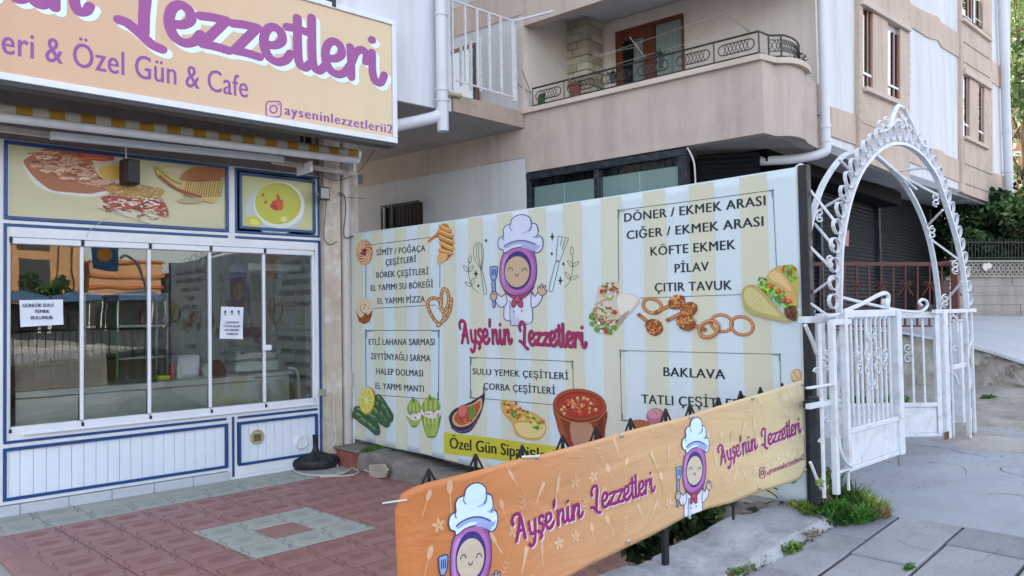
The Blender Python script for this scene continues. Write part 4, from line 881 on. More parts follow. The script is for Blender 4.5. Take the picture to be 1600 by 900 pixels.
g = G(); g.bar(ry(803, 33), hx(865, 17, CX-.3), .022, .022); g.build('stay_rod', M_iron, wr)
br = thing('balcony_railing', 'black wrought iron railing with scrolled ovals on the front balcony', 'railing', W(CX+.05, 4.4, 3.985), RB)
rl = [Vector((CX+.06, KB-.08)), Vector((CX+.06, cp[0].y+.05))]; rc = inset([outl[1]]+outl[2:-1], -.06)[1:]
zr0, zr1 = 4.03, 4.235
def wtube(pl_, z, r): g = G(); g.smooth = True; g.tube([W(p.x, p.y, z) for p in pl_], r, 6); return g
wtube(rl+rc, zr1, .011).build('top_rail', M_black, br); wtube(rl+rc, zr0, .008).build('bottom_rail', M_black, br)
L0 = rl[0].y; L1 = rl[1].y; c = CX+.06
npn = 6
for k in range(npn+1):
    b = L0+(L1-L0)*k/npn; g = G(); g.bar(W(c, b, 3.985), W(c, b, zr1), .012, .012); g.build('post', M_black, br)
for k in range(npn):
    b0_ = L0+(L1-L0)*(k+.1)/npn; b1_ = L0+(L1-L0)*(k+.9)/npn; zm = (zr0+zr1)/2; h = .052; g = G(); pth = []
    for i in range(7): a = math.pi/2+math.pi*i/6; pth.append(W(c, b0_-h-h*math.cos(a)*-1*-1, zm+h*math.sin(a)))
    st = [W(c, b0_-h, zm+h), W(c, b1_+h, zm+h)]
    loop = [W(c, (b0_-h)+h*math.cos(a)*1, zm+h*math.sin(a)) for a in [math.pi/2-math.pi*i/8 for i in range(9)]]
    loop2 = [W(c, (b1_+h)-h*math.cos(a), zm-h*math.sin(a)) for a in [math.pi/2-math.pi*i/8 for i in range(9)]]
    g.smooth = True; g.tube(loop+loop2, .006, 5, closed=True); n = 7
    for i in range(n):
        p = (b0_-h)+((b1_+h)-(b0_-h))*i/n; q = (b0_-h)+((b1_+h)-(b0_-h))*(i+1)/n
        g.tube([W(c, p, zm-h), W(c, (p+q)/2, zm), W(c, q, zm+h)], .004, 4); g.tube([W(c, p, zm+h), W(c, (p+q)/2, zm), W(c, q, zm-h)], .004, 4)
    g.build('scroll_panel', M_black, br)
g = G(); cc = rc
for i in range(0, len(cc)-1):
    p, q = cc[i], cc[i+1]
    g.tube([W(p.x, p.y, 4.08), W(q.x, q.y, 4.19)], .004, 4); g.tube([W(p.x, p.y, 4.19), W(q.x, q.y, 4.08)], .004, 4)
g.tube([W(p.x, p.y, 4.19) for p in cc], .005, 5); g.tube([W(p.x, p.y, 4.08) for p in cc], .005, 5); g.build('scroll_panel', M_black, br)
for p in (rc[0], rc[3], rc[-1]): g = G(); g.bar(W(p.x, p.y, 3.985), W(p.x, p.y, zr1), .014, .014); g.build('post', M_black, br)
def rod(p, q, label): g = G(); g.tube([p, q], .006, 6); g.build('clothesline_rod', M_concd, None, label, 'rod')
rod(hx(816, 110), hx(829, 144), 'thin slanted rod at the left corner of the front balcony')
rod(hx(875, 95), hx(893, 130), 'thin slanted rod rising above the brown flower pot')
rod(hx(1131, 16), hx(1170, 49), 'long slanted rod rising near the right end of the balcony railing')
rod(hx(984, 58), hx(1008, 90), 'thin pale rod crossing the balcony door glass')
rod(hx(800, 126, CX-.05), hx(830, 146, CX+.05), 'short dark rod linking the white railing and the black railing')
g = G()
for pts in (((829, 140), (1160, 42)), ((816, 112), (1000, 72)), ((850, 118), (1131, 20))):
    g.tube([hx(*pts[0], CX+.3), hx(*pts[1], CX+.3)], .0018, 4)
g.build('clothesline', M_cable, None, 'thin pale clotheslines strung above the front balcony', 'clothesline', kind='stuff')
def pot(px0, px1, y0, y1, mat, label, plant=True):
    a = hx(px0, y0, CX+.02); b = hx(px1, y1, CX+.02); r = abs((a-b).dot(BY))/2; c = (a+b)/2; t = thing('flower_pot', label, 'flower pot', (c.x, c.y, b.z))
    g = G(); g.smooth = True; h = a.z-b.z; g.lathe([(r*.75, 0), (r*.95, h*.85), (r*1.08, h*.86), (r*1.08, h), (r*.9, h), (r*.9, h*.9), (.001, h*.9)], (c.x, c.y, b.z), 16); g.build('pot', mat, t)
    if plant:
        g = G()
        for k in range(40):
            a_ = R(0, 6.28); u = Vector((math.cos(a_), math.sin(a_), R(.1, .9)))*R(.03, .09); p = Vector((c.x, c.y, a.z-.01)); q = u.cross(Vector((0, 0, 1))).normalized()*.008
            g.add([p+u*.3, p+u*.7+q, p+u, p+u*.7-q], [(0, 1, 2, 3)])
        g.build('plant', M_leafd, t)
pot(890, 907, 134, 151, pm('dull_clay', '6E4640', '5A3833', 9, .9, .2), 'brown clay flower pot on the balcony coping near the stone pillar')
pot(953, 962, 118, 128, M_rub, 'small dark pot hooked on the railing below the balcony door')
pot(1029, 1036, 88, 104, M_rub, 'dark upright pot on the coping in front of the curtained window')
g = G()
for k in range(160):
    c = W(rc[-1].x-.03, rc[-1].y, 4.06)+Vector((R(-.07, .07), R(-.07, .07), R(-.09, .07))); u = Vector((R(-1, 1), R(-1, 1), R(-1, 1))).normalized()*.03; q = u.orthogonal().normalized()*.012
    g.add([c-u, c+q, c+u, c-q], [(0, 1, 2, 3)])
g.build('dried_plant', pm('dry_dark_leaf', '4A3A3E', '35292C', 9, .8, 0), None, 'dark withered plant at the curved end of the balcony railing', 'plant')
g = G(); g.prism([hx(840, 163, CX+.04), hx(850, 167, CX+.04), hx(850, 145, CX+.04), hx(841, 148, CX+.04)], BX*.02); g.build('planter_board', M_leafd, None, 'dark green board behind the left end of the balcony railing', 'board')
# ------------------------------------------------------------------ yard beyond the gate: ramp, retaining wall, lattice wall, rail
def PF(x, y, f): return hit(x, y, fw, f)
sheet('planting_bed', fr(4.62, 6.6, 14), fr(2.2, 7.4, 30), lambda x, y: zg(x)-.018+bf(x, y)*2, M_dirt)
rw = thing('retaining_wall', 'retaining wall', None, PF(1500, 580, 9.3)); rw['kind'] = 'structure'
ed = [(1180, 503, 9.6), (1260, 507, 9.6), (1340, 511, 9.6), (1400, 516, 9.55), (1495, 534, 9.35), (1545, 548, 9.2), (1600, 566, 9.0), (1660, 588, 8.8), (1720, 612, 8.7)]
bk = [(1180, 489, 13.4), (1260, 490, 13.4), (1340, 491, 13.4), (1400, 491, 13.4), (1495, 492, 13.4), (1545, 493, 13.4), (1600, 494, 13.4), (1660, 495, 13.4), (1720, 496, 13.4)]
E_ = [PF(*p) for p in ed]; K_ = [PF(*p) for p in bk]; n = len(E_)
def along(L, t): i = min(int(t*(len(L)-1)), len(L)-2); return L[i].lerp(L[i+1], t*(len(L)-1)-i)
g = G(); up3 = Vector((0, 0, .012)); out = -fw*.06
g = G(); nn_ = 16
g.add([p.lerp(q, j/nn_)+Vector((0, 0, .035*math.sin(math.pi*j/nn_))) for j in range(nn_+1) for p, q in zip([along(E_, i/40)+out for i in range(41)], [along(K_, i/40) for i in range(41)])], [(j*41+i, j*41+i+1, (j+1)*41+i+1, (j+1)*41+i) for j in range(nn_) for i in range(40)])
g.build('ramp_paving', M_marble, rw, smooth=True)
g = G(); g.add([along(E_, i/40)+out-Vector((0, 0, dz)) for dz in (.001, .035) for i in range(41)], [(i, i+1, 42+i, 41+i) for i in range(40)]); g.build('ramp_edge', M_marble, rw)
rnd = random.Random(5); cols_ = 90; rows_ = 14; vs = []
for j in range(rows_+1):
    for i in range(cols_+1):
        t = along(E_, i/cols_); zb__ = .42; p = Vector((t.x, t.y, t.z-.03+(zb__-t.z+.03)*j/rows_)); vs.append(p-fw*(.0+.09*j/rows_+rnd.uniform(-.03, .03)+.03*math.sin(i*.7+j)))
g = G(); g.add(vs, [(j*(cols_+1)+i, j*(cols_+1)+i+1, (j+1)*(cols_+1)+i+1, (j+1)*(cols_+1)+i) for j in range(rows_) for i in range(cols_)]); g.build('rubble_face', M_stone, rw, smooth=True)
# board marked wall with breeze block lattice on top
lw = thing('garden_wall', 'board marked concrete wall topped with pierced lattice blocks', 'wall', PF(1560, 492, 13.5))
def fbox(name, x0, x1, y0, y1, f, d, mat, parent, off=0, **k):
    g = G(); g.prism([PF(x0, y0, f)-fw*off, PF(x1, y0, f)-fw*off, PF(x1, y1, f)-fw*off, PF(x0, y1, f)-fw*off], fw*d); return g.build(name, mat, parent, **k)
ys_ = [433, 447, 462, 476, 494]
for a, b in zip(ys_, ys_[1:]):
    x = 1478
    while x < 1700: wd = R(70, 120); fbox('board_course', x, x+wd-.4, a+.3, b, 13.5, .25, M_wallb, lw, R(0, .02)); x += wd
fbox('end_post', 1484, 1500, 437, 496, 13.3, .2, M_cream, lw)
fbox('coping', 1484, 1700, 406.5, 409.5, 13.45, .3, M_wallb, lw); fbox('coping', 1484, 1700, 430.5, 433, 13.45, .3, M_wallb, lw)
x = 1490; 
while x < 1660:
    w_ = 13.5; g = G()
    for i in range(2):
        for j in range(2):
            x0, x1 = x+w_/2*i, x+w_/2*(i+1); y0, y1 = 409.6+10.4*j, 409.6+10.4*(j+1); xm, ym = (x0+x1)/2, (y0+y1)/2
            for a, b in (((x0, ym), (xm, y0)), ((xm, y0), (x1, ym)), ((x1, ym), (xm, y1)), ((xm, y1), (x0, ym))):
                g.bar(PF(*a, 13.55), PF(*b, 13.55), .022, .12, fw)
            # solid corners between the diamonds
            for cx__, cy__, sx, sy in ((x0, y0, 1, 1), (x1, y0, -1, 1), (x0, y1, 1, -1), (x1, y1, -1, -1)):
                g.prism([PF(cx__, cy__, 13.5), PF(cx__+sx*w_/4.6, cy__, 13.5), PF(cx__, cy__+sy*4.6, 13.5)], fw*.12)
    g.build('lattice_block', M_wallb, lw); x += w_+.7
lp = G(); lp.prism([PF(x_, y_, 13.44) for x_, y_ in ((1535, 417), (1537, 411), (1542, 412), (1545, 410), (1551, 414), (1549, 419), (1544, 420), (1541, 424), (1537, 421))], fw*.03); lp.build('plaster_patch', M_cream, lw)
# dark iron fence over the wall and earth bank behind
bf_ = thing('back_fence', 'dark iron bar fence in front of the hedge at the far right', 'fence', PF(1550, 405, 14))
for y in (378, 402): fbox('rail', 1484, 1700, y, y+1.6, 14, .03, M_black, bf_)
x = 1487
while x < 1660: fbox('bar', x, x+1.2, 374, 406, 14.04, .02, M_black, bf_); x += 5.2
# maroon railing in front of the shutters
mr = thing('maroon_railing', 'maroon painted railing with scroll ornaments along the ramp edge', 'railing', PF(1380, 508, 9.5))
fr_f = 9.5
for nm, y0, y1 in (('top_rail', 409.5, 415),): fbox(nm, 1200, 1492, y0, y1, fr_f, .05, M_railr, mr)
fbox('bottom_rail', 1200, 1492, 508, 511, fr_f, .03, M_railr, mr)
for i, x in enumerate(range(1206, 1492, 19)):
    fbox('bar', x-1.2, x+1.2, 415.2, 508, fr_f+.01, .02, M_railr, mr)
    if i % 2:
        g = G(); g.smooth = True
        for s_ in (-1, 1):
            pts = [PF(x+s_*a, b, fr_f) for a, b in ((1, 446), (5, 440), (8, 441), (8, 445), (5, 446))]; g.tube(cr_(pts, 3), .008, 4)
            g.tube([PF(x+s_*1, 446, fr_f), PF(x+s_*12, 462, fr_f)], .008, 4)
        g.build('scroll', M_railr, mr)
pst = PF(1500, 665, 6.75)
g = G(); t0 = PF(1500, 409, 6.75); t1 = PF(1500, 499, 6.75); g.bar((pst.x, pst.y, t1.z), (pst.x, pst.y, t0.z), .055, .055, (1, 0, 0)); g.build('end_post', M_railr, mr)
g = G(); g.bbox(pst.x-.045, pst.x+.045, pst.y-.045, pst.y+.045, .5, t1.z-.02, .005); g.bbox(pst.x-.055, pst.x+.055, pst.y-.055, pst.y+.055, t1.z-.019, t1.z, .005); g.build('gate_stub_post', M_iron, None, 'white square steel post just inside the gate below the maroon post', 'post')
g = G(); g.bar(PF(1498, 411, 6.9), PF(1492, 411.5, fr_f), .045, .045); g.build('return_rail', M_railr, mr)

# ------------------------------------------------------------------ white iron arch and gate
GY, GB = 2.07, 2.30
ga = thing('garden_arch', 'white wrought iron arch with loop trim over the gate', 'arch', (5.75, GY+.1, .5))
def A_(x, y, Y=GY): return PY(x, y, Y)
fa = [(1311, 700), (1311, 600), (1311, 487), (1312, 440), (1314, 383), (1324, 325), (1337, 284), (1350, 260), (1368, 238.5), (1385, 227.5), (1401, 224.5), (1418, 228), (1437, 241), (1452, 259.5), (1464, 280), (1477, 317), (1493, 368), (1504.6, 422), (1511, 481)]
ba = [(1255.5, 481), (1257.5, 403), (1269, 337), (1287, 286), (1314, 247), (1333, 237), (1350, 236), (1368, 243), (1392, 263), (1415, 290), (1438, 333), (1454, 383), (1464, 442), (1467.6, 484)]
fpth = cr_([A_(*p) for p in fa[2:]], 5); bpth = cr_([A_(*p, GB) for p in ba], 5)
g = G(); g.strap(fpth, .036, .02, (0, 1, 0)); g.build('front_hoop', M_iron, ga)
g = G(); g.strap(bpth, .036, .02, (0, 1, 0)); g.build('back_hoop', M_iron, ga)
# loops of flat bar outside the front hoop
L = [0]
for a, b in zip(fpth, fpth[1:]): L.append(L[-1]+(b-a).length)
def onp(path, LL, s):
    for i in range(len(LL)-1):
        if LL[i+1] >= s: t = (s-LL[i])/(LL[i+1]-LL[i]); return path[i].lerp(path[i+1], t), (path[i+1]-path[i]).normalized()
    return path[-1], (path[-1]-path[-2]).normalized()
nl = 33; cen = Vector((5.7, GY, 1.6))
for k in range(nl):
    s = L[-1]*(k+.5)/nl; p, t = onp(fpth, L, s); nn = Vector((-t.z, 0, t.x))
    if nn.dot(p-cen) < 0: nn = -nn
    hh = .115; ww = L[-1]/nl*.5; c = p+nn*(.02+hh/2); g = G()
    loop = [c+t*(ww*.8*math.cos(a))+nn*(hh/2*math.sin(a)) for a in [2*math.pi*i/12 for i in range(13)]]
    g.strap(loop, .022, .0045, (0, 1, 0)); g.build('loop', M_iron, ga)
# peak
def it(pts, r=.009, Y=GY, nm='scroll', n=4, par=ga):
    g = G(); g.smooth = True; g.tube(cr_([A_(x, y, Y) for x, y in pts], n) if len(pts) > 2 else [A_(x, y, Y) for x, y in pts], r, 6); return g.build(nm, M_iron, par)
def spiral(cx_, cy_, r0, turns, a0, d=1, tail=None, r=.006, Y=GY, par=ga):
    pts = [(cx_+r0*(1-.75*i/14)*math.cos(a0+d*2*math.pi*turns*i/14), cy_+r0*(1-.75*i/14)*math.sin(a0+d*2*math.pi*turns*i/14)) for i in range(15)]
    if tail: pts = list(tail)+pts
    return it(pts, r, Y, 'scroll', 2, par)
it([(1388, 201), (1398, 174), (1403, 166), (1408, 167)], .016, nm='peak_bar'); it([(1412, 168), (1424, 193), (1437, 222), (1446, 230)], .014, nm='peak_bar')
it([(1372, 206), (1385, 203), (1392, 197), (1400, 188), (1406, 190), (1408, 198)], .012)
spiral(1376, 193, 5, 1.1, 2.5); spiral(1385, 186, 4, 1.1, 2.5); spiral(1411, 184, 6, 1.2, 0); spiral(1409, 197, 6, 1.1, 3); spiral(1437, 210, 3.5, 1, 1); spiral(1443, 220, 3.5, 1, 1)
it([(1404, 175), (1408, 184), (1413, 190), (1416, 200)], .012); it([(1419, 195), (1428, 207), (1436, 220)], .01)
# depth bars and zigzags between the two hoops
def db(p, q, r=.009, nm='brace'): g = G(); g.smooth = True; g.tube([A_(*p), A_(*q, GB)], r, 6); g.build(nm, M_iron, ga)
for p, q in (((1306, 348), (1253, 281)), ((1330, 300), (1277, 330)), ((1297, 417), (1256, 376)), ((1303, 385), (1273, 350)), ((1302, 435), (1260, 465)), ((1296, 495), (1257, 467)), ((1310, 248), (1330, 268)),
             ((1466, 305), (1412, 277)), ((1447, 262), (1405, 267)), ((1370, 243), (1432, 296)), ((1497, 405), (1456, 375)), ((1473, 328), (1450, 352)), ((1503, 440), (1470, 480)), ((1512, 489), (1466, 487))): db(p, q)
def scr3(x, y, Y=(GY+GB)/2, m=1):
    spiral(x, y-4, 6, 1.2, 1.5*m, m, Y=Y); spiral(x, y+5, 6, 1.2, -1.5*m, -m, Y=Y)
scr3(1281, 337); scr3(1463, 312, m=-1); scr3(1457, 363, m=-1); scr3(1493, 417, m=-1); scr3(1477, 470, m=-1); scr3(1297, 408); spiral(1266, 485, 7, 1.2, 0, Y=GB); scr3(1312, 472)
it([(1297, 494), (1310, 490), (1320, 487)], .01)
# over the gate leaves: crossed bars with curls
it([(1318, 487), (1350, 473), (1375, 460), (1386, 459), (1388, 468), (1386, 483)], .014, nm='overthrow_bar'); it([(1312, 464), (1345, 472), (1400, 484), (1425, 487), (1440, 486), (1449, 478), (1447, 470), (1440, 468), (1436, 473), (1440, 477)], .01, nm='overthrow_bar')
g = G(); p = A_(1383, 473); g.lathe([(.001, -.02), (.028, -.015), (.028, .015), (.001, .02)], p, 14, (0, -1, 0)); g.build('disc', M_iron, ga)
# the box shaped side frames: posts, rails, scrolls
def post(x, y0, y1, w, Y=GY, mat=M_iron, nm='post', d=None, par=ga):
    a = A_(x, (y0+y1)/2, Y).x; z0 = A_(x, y1, Y).z; z1 = A_(x, y0, Y).z; g = G(); d = d or w; g.bbox(a-w/2, a+w/2, Y-d/2, Y+d/2, z0, z1, .003); return g.build(nm, mat, par)
def rail_(x0, x1, y, h, Y=GY, nm='rail', d=.03, par=ga):
    a = A_(x0, y, Y); b = A_(x1, y, Y); z = (a.z+b.z)/2; g = G(); g.bbox(a.x, b.x, Y-d/2, Y+d/2, z-h/2, z+h/2, .003); return g.build(nm, M_iron, par)
post(1303, 502, 774, .036); post(1322, 502, 768, .016); post(1284, 507, 780, .018, GY+.03); post(1268, 500, 640, .03, GB); post(1275, 500, 640, .012, GB+.02); post(1257, 500, 700, .02, GB)
rail_(1299, 1327, 503, .035); rail_(1253, 1300, 499, .04, GB-.08, d=.05); rail_(1262, 1303, 603, .012); rail_(1268, 1324, 628, .03, GB-.05); rail_(1262, 1296, 632, .03, GY+.02); rail_(1308, 1326, 735, .012)
it([(1258, 508), (1268, 530), (1278, 555), (1290, 562), (1303, 567)], .012, GY+.1); it([(1318, 505), (1311, 530), (1308, 560), (1312, 585), (1308, 620)], .012, GY+.05)
for x, y, r_, a, d in ((1291, 550, 5, 0, 1), (1290, 574, 5, 3, -1), (1277, 580, 6, 3, 1), (1317, 560, 6, 3, 1), (1318, 600, 6, 0, -1), (1291, 655, 5, 0, 1), (1284, 690, 5, 3, 1), (1316, 620, 6, 3, 1)): spiral(x, y, r_, 1.2, a, d, Y=GY+.08)
it([(1310, 679), (1314, 705), (1322, 722), (1331, 730)], .009, GY-.02); it([(1266, 722), (1275, 745), (1283, 765)], .009, GY+.06)
post(1475.5, 484, 686, .085, d=.05, nm='main_post'); post(1487, 487, 684, .014); post(1497.5, 487, 600, .012, GY+.1); post(1511, 487, 690, .03); post(1520, 484, 684, .022); post(1514, 500, 692, .015, GY-.03)
rail_(1459, 1523, 486, .03); rail_(1485, 1512, 572, .035)
for x, y, r_, a, d in ((1491, 500, 7, 3, 1), (1492, 545, 5, 0, -1), (1516, 520, 4, 0, 1), (1515, 556, 4, 3, 1), (1516, 598, 4, 0, 1), (1515, 640, 4, 3, 1)): spiral(x, y, r_, 1.1, a, d, Y=GY+.05)
it([(1485, 580), (1493, 588), (1497, 600)], .01); it([(1518, 530), (1512, 560), (1517, 590), (1513, 620), (1517, 650), (1513, 675)], .009); it([(1487, 490), (1495, 500), (1496, 520)], .009)
g = G(); p = A_(1480, 682, GY-.028); g.bbox(p.x-.05, p.x+.035, p.y-.003, p.y+.002, p.z-.02, p.z+.035, .001); g.build('rust_patch', M_rust, ga)
g = G(); p = A_(1519, 682, GY-.02); g.bbox(p.x-.03, p.x+.02, p.y-.003, p.y+.002, p.z-.02, p.z+.03, .001); g.build('rust_patch', M_rust, ga)
# left leaf, shut
gl = thing('gate_leaf', 'closed left leaf of the white gate with a solid kick panel', 'gate', A_(1365, 720))
def leaf(t, P0, dirv, wd, zt, zb_, zp, nb, seed, post_w=.05):
    # P0 foot of hinge side; dirv along leaf
    d = Vector(dirv).normalized(); nrm = Vector((-d.y, d.x, 0)); rr = random.Random(seed)
    def bx_(u0, u1, z0, z1, th, nm, mat=M_iron, off=0, b=.003):
        M = Matrix(((d.x, nrm.x, 0, P0[0]), (d.y, nrm.y, 0, P0[1]), (0, 0, 1, 0), (0, 0, 0, 1))); g = G(); g.bbox(u0, u1, -th/2+off, th/2+off, z0, z1, b, M); return g.build(nm, mat, t)
    bx_(0, .035, zb_, zt, .04, 'stile'); bx_(wd-post_w, wd, zb_, zt, .06, 'stile'); bx_(.036, wd-post_w-.001, zt-.045, zt, .04, 'top_rail'); bx_(.036, wd-post_w-.001, zp-.03, zp, .04, 'mid_rail'); bx_(.036, wd-post_w-.001, zb_+.0, zb_+.025, .035, 'bottom_rail')
    bx_(.036, wd-post_w-.001, zb_+.026, zp-.031, .012, 'kick_panel')
    for k in range(nb):
        u = .036+(wd-post_w-.036)*(k+1)/(nb+1); bx_(u-.0075, u+.0075, zp, zt-.046, .015, 'bar')
    def sp(u, z, r, a0, dd, tr=1.3):
        g = G(); g.smooth = True; pts = []
        for i in range(17): q = r*(1-.8*i/16); a = a0+dd*2*math.pi*tr*i/16; pts.append(Vector((P0[0], P0[1], 0))+d*(u+q*math.cos(a))+Vector((0, 0, z+q*math.sin(a)))-nrm*.014)
        g.tube(pts, .0045, 5); g.build('scroll', M_iron, t)
    um, zm = wd*.46, (zp+zt)/2+.03
    for s_ in (-1, 1):
        for q in (-1, 1): sp(um+s_*.075, zm+q*.055, .05, math.pi*(0 if s_ < 0 else 1), q*s_); sp(um+s_*.035, zm-q*.15, .032, math.pi*.5*q, s_); sp(um+s_*.19, zm+q*.04, .04, math.pi*(1 if s_ < 0 else 0), -q*s_)
    return t
hpt = A_(1322, 700); zt = A_(1365, 484).z; e_ = A_(1408, 700)
leaf(gl, (hpt.x, GY), (1, 0, 0), e_.x-hpt.x, zt, A_(1365, 723).z, A_(1365, 659).z, 9, 3, .07)
g = G(); p = A_(1397, 715); g.tube([(p.x, p.y-.03, p.z-.05), (p.x, p.y-.03, p.z+.02)], .005, 6); g.build('drop_bolt', M_concd, gl)
# right leaf, swung open
gr_ = thing('gate_leaf', 'open right leaf of the white gate swung inwards behind the closed leaf', 'gate', A_(1473, 682))
hp = A_(1472, 680); fc = hp.dot(fw)
def PF2(x, y): return hit(x, y, fw, fc)
wd2 = (PF2(1472, 650)-PF2(1281, 650)).length
leaf(gr_, (hp.x, hp.y), (-rt.x, -rt.y, 0), wd2, PF2(1400, 488).z, PF2(1440, 682).z, PF2(1440, 629).z, 9, 5, .05)

# ------------------------------------------------------------------ front kerb and black fence carrying the small banner
FN = Vector((.09, 1, 0)); FD = .09*4.55+2.27; fdir = Vector((1, -.09, 0)).normalized(); fn = Vector((-.09, -1, 0)).normalized()
def fz(x, y, off=0): return hit(x, y, FN, FD+off)
fk = thing('front_kerb', 'front kerb', None, (3, 2.5, .2)); fk['kind'] = 'structure'
rnd = random.Random(9); n = 110; vs = []
for i in range(n+1):
    X = .6+(4.62-.6)*i/n; gz = zg(X); top = .30+.075*(X-3.0)+.012*math.sin(X*5)+.01*math.sin(X*13); top = max(top, gz+.02); e1 = .03*math.sin(X*4)+.02*math.sin(X*11)
    if X > 4.3: top -= (X-4.3)*.15
    yi = 2.545+.015*math.sin(X*7)-.09*max(0, X-3.5)
    prof = [(2.08+e1*.6, gz-.05), (2.09+e1*.6, gz+.012), (2.13+e1*.5, gz+.03+.25*(top-gz)), (2.2+e1*.3, gz+.55*(top-gz)+.01), (2.26, top-.03), (2.32, top-.008), (2.38, top), (yi-.02, top), (yi, top-.02), (yi, -.05)]
    for a, b in prof: vs.append((X+rnd.uniform(-.006, .006), a+rnd.uniform(-.007, .007), b+rnd.uniform(-.005, .005)))
g = G(); m = 10; g.add(vs, [(i*m+j, (i+1)*m+j, (i+1)*m+j+1, i*m+j+1) for i in range(n) for j in range(m-1)]+[tuple(range(m))[::-1], tuple(n*m+j for j in range(m))])
M_kerb = pm('cast_kerb_concrete', 'A8ABB1', '8E9197', 3.5, .95, 1.0, 30, dirt='6F6E6C', dscale=4.5, damt=.75)
g.build('kerb_casting', M_kerb, fk, smooth=True)
for k, (x, y, s_) in enumerate([(1150, 805, .05), (1170, 800, .07), (1195, 794, .09), (1215, 798, .06), (1180, 808, .04), (1262, 828, .04), (1270, 836, .03), (1130, 812, .05)]):
    s_ *= .6; c = PZ(x, y, .37); g = G(); pts = [c+Vector((math.cos(a)*s_*R(.6, 1), math.sin(a)*s_*R(.6, 1), -.02)) for a in [j*.9 for j in range(7)]]
    g.prism(pts, (R(-.02, .02), R(-.02, .02), s_*R(.4, .7))); g.build('concrete_chunk', M_concd, fk)
fe = thing('iron_fence', 'low black iron fence with pointed bar tops behind the small orange banner', 'fence', tuple(fz(1040, 885, .03)))
fo = .035
for nm, dy in (('top_rail', .035), ('bottom_rail', -.42)):
    a = fz(628, 775, fo); b = fz(1252, 597, fo); g = G(); g.bar(a-Vector((0, 0, -dy*0+.06 if dy > 0 else .5)), b-Vector((0, 0, .06 if dy > 0 else .5)), .02, .03); g.build(nm, M_black, fe)
for k, (x, y) in enumerate([(670, 734), (743, 711), (816, 697), (879, 681), (931, 668), (985, 655), (1040, 640), (1078, 632), (1122, 622), (1157, 612), (1188, 606), (1222, 600)]):
    p = fz(x, y, fo+.02); top = .31+.075*(p.x-3.0); s_ = .028*1.0
    g = G(); g.bar((p.x, p.y, top-.02 if k in (0,) else p.z-.5), p, .014, .010, fn); g.build('bar', M_black, fe)
    g = G()
    for sgn in (-1, 1): g.bar(p+Vector((0, 0, .004)), p+fdir*(sgn*.075)-Vector((0, 0, .125)), .006, .009, fn)
    g.build('spear_strut', M_black, fe)
for x, y0, y1, wd in ((1040, 700, 888, .034), (1146, 700, 812, .014), (628, 790, 1100, .022), (840, 760, 990, .02)):
    q = fz(x, y1, fo if x > 700 else .09); t_ = fz(x, y0, fo if x > 700 else .09); g = G(); g.bar((q.x, q.y, q.z), (q.x, q.y, t_.z), wd, wd*.7, (0, 1, 0)); g.build('post', M_black, fe)
# tall banner frame posts at the gate side
bp_ = thing('banner_post', 'black steel post at the right edge of the big menu banner', 'post', (4.62, 2.31, .44))
g = G(); z1_ = PX(1247, 262, 4.6).z; g.bbox(4.575, 4.63, 2.235, 2.292, .40, z1_+.01, .004); g.build('post', M_black, bp_)
g = G(); g.smooth = True; q = [PX(x, y, 4.62) for x, y in ((1243, 262), (1250, 257), (1257, 261), (1258, 275), (1256, 284), (1253, 284))]; g.tube(cr_(q, 3), .008, 6); g.build('hook', M_iron, bp_)
g = G(); g.bbox(4.53, 4.58, 2.19, 2.245, .42, PX(1255, 618, 4.55).z, .006); g.build('corner_post', pm('dark_grey_steel', '3A3F4B', '2C303A', 9, .5, .2, dirt='5B5E66', dscale=9, damt=.5), None, 'dark grey square fence post where the orange banner ends', 'post')
g = G(); a = PY(1262, 632, 2.2); b = PY(1284, 633, 2.2); g.bbox(a.x, b.x, 2.19, 2.23, a.z-.02, a.z+.02, .003); g.build('stub_bar', M_shutc, None, 'short dark bar bridging the fence post and the white arch frame', 'bar')
g = G(); g.smooth = True; a = fz(628, 781); b = a-rt*.075+Vector((0, 0, -.012)); g.tube([a+rt*.02, b], .0035, 6); g.build('plastic_rod', M_iron, None, 'thin pale plastic rod sticking out left of the orange banner', 'rod')
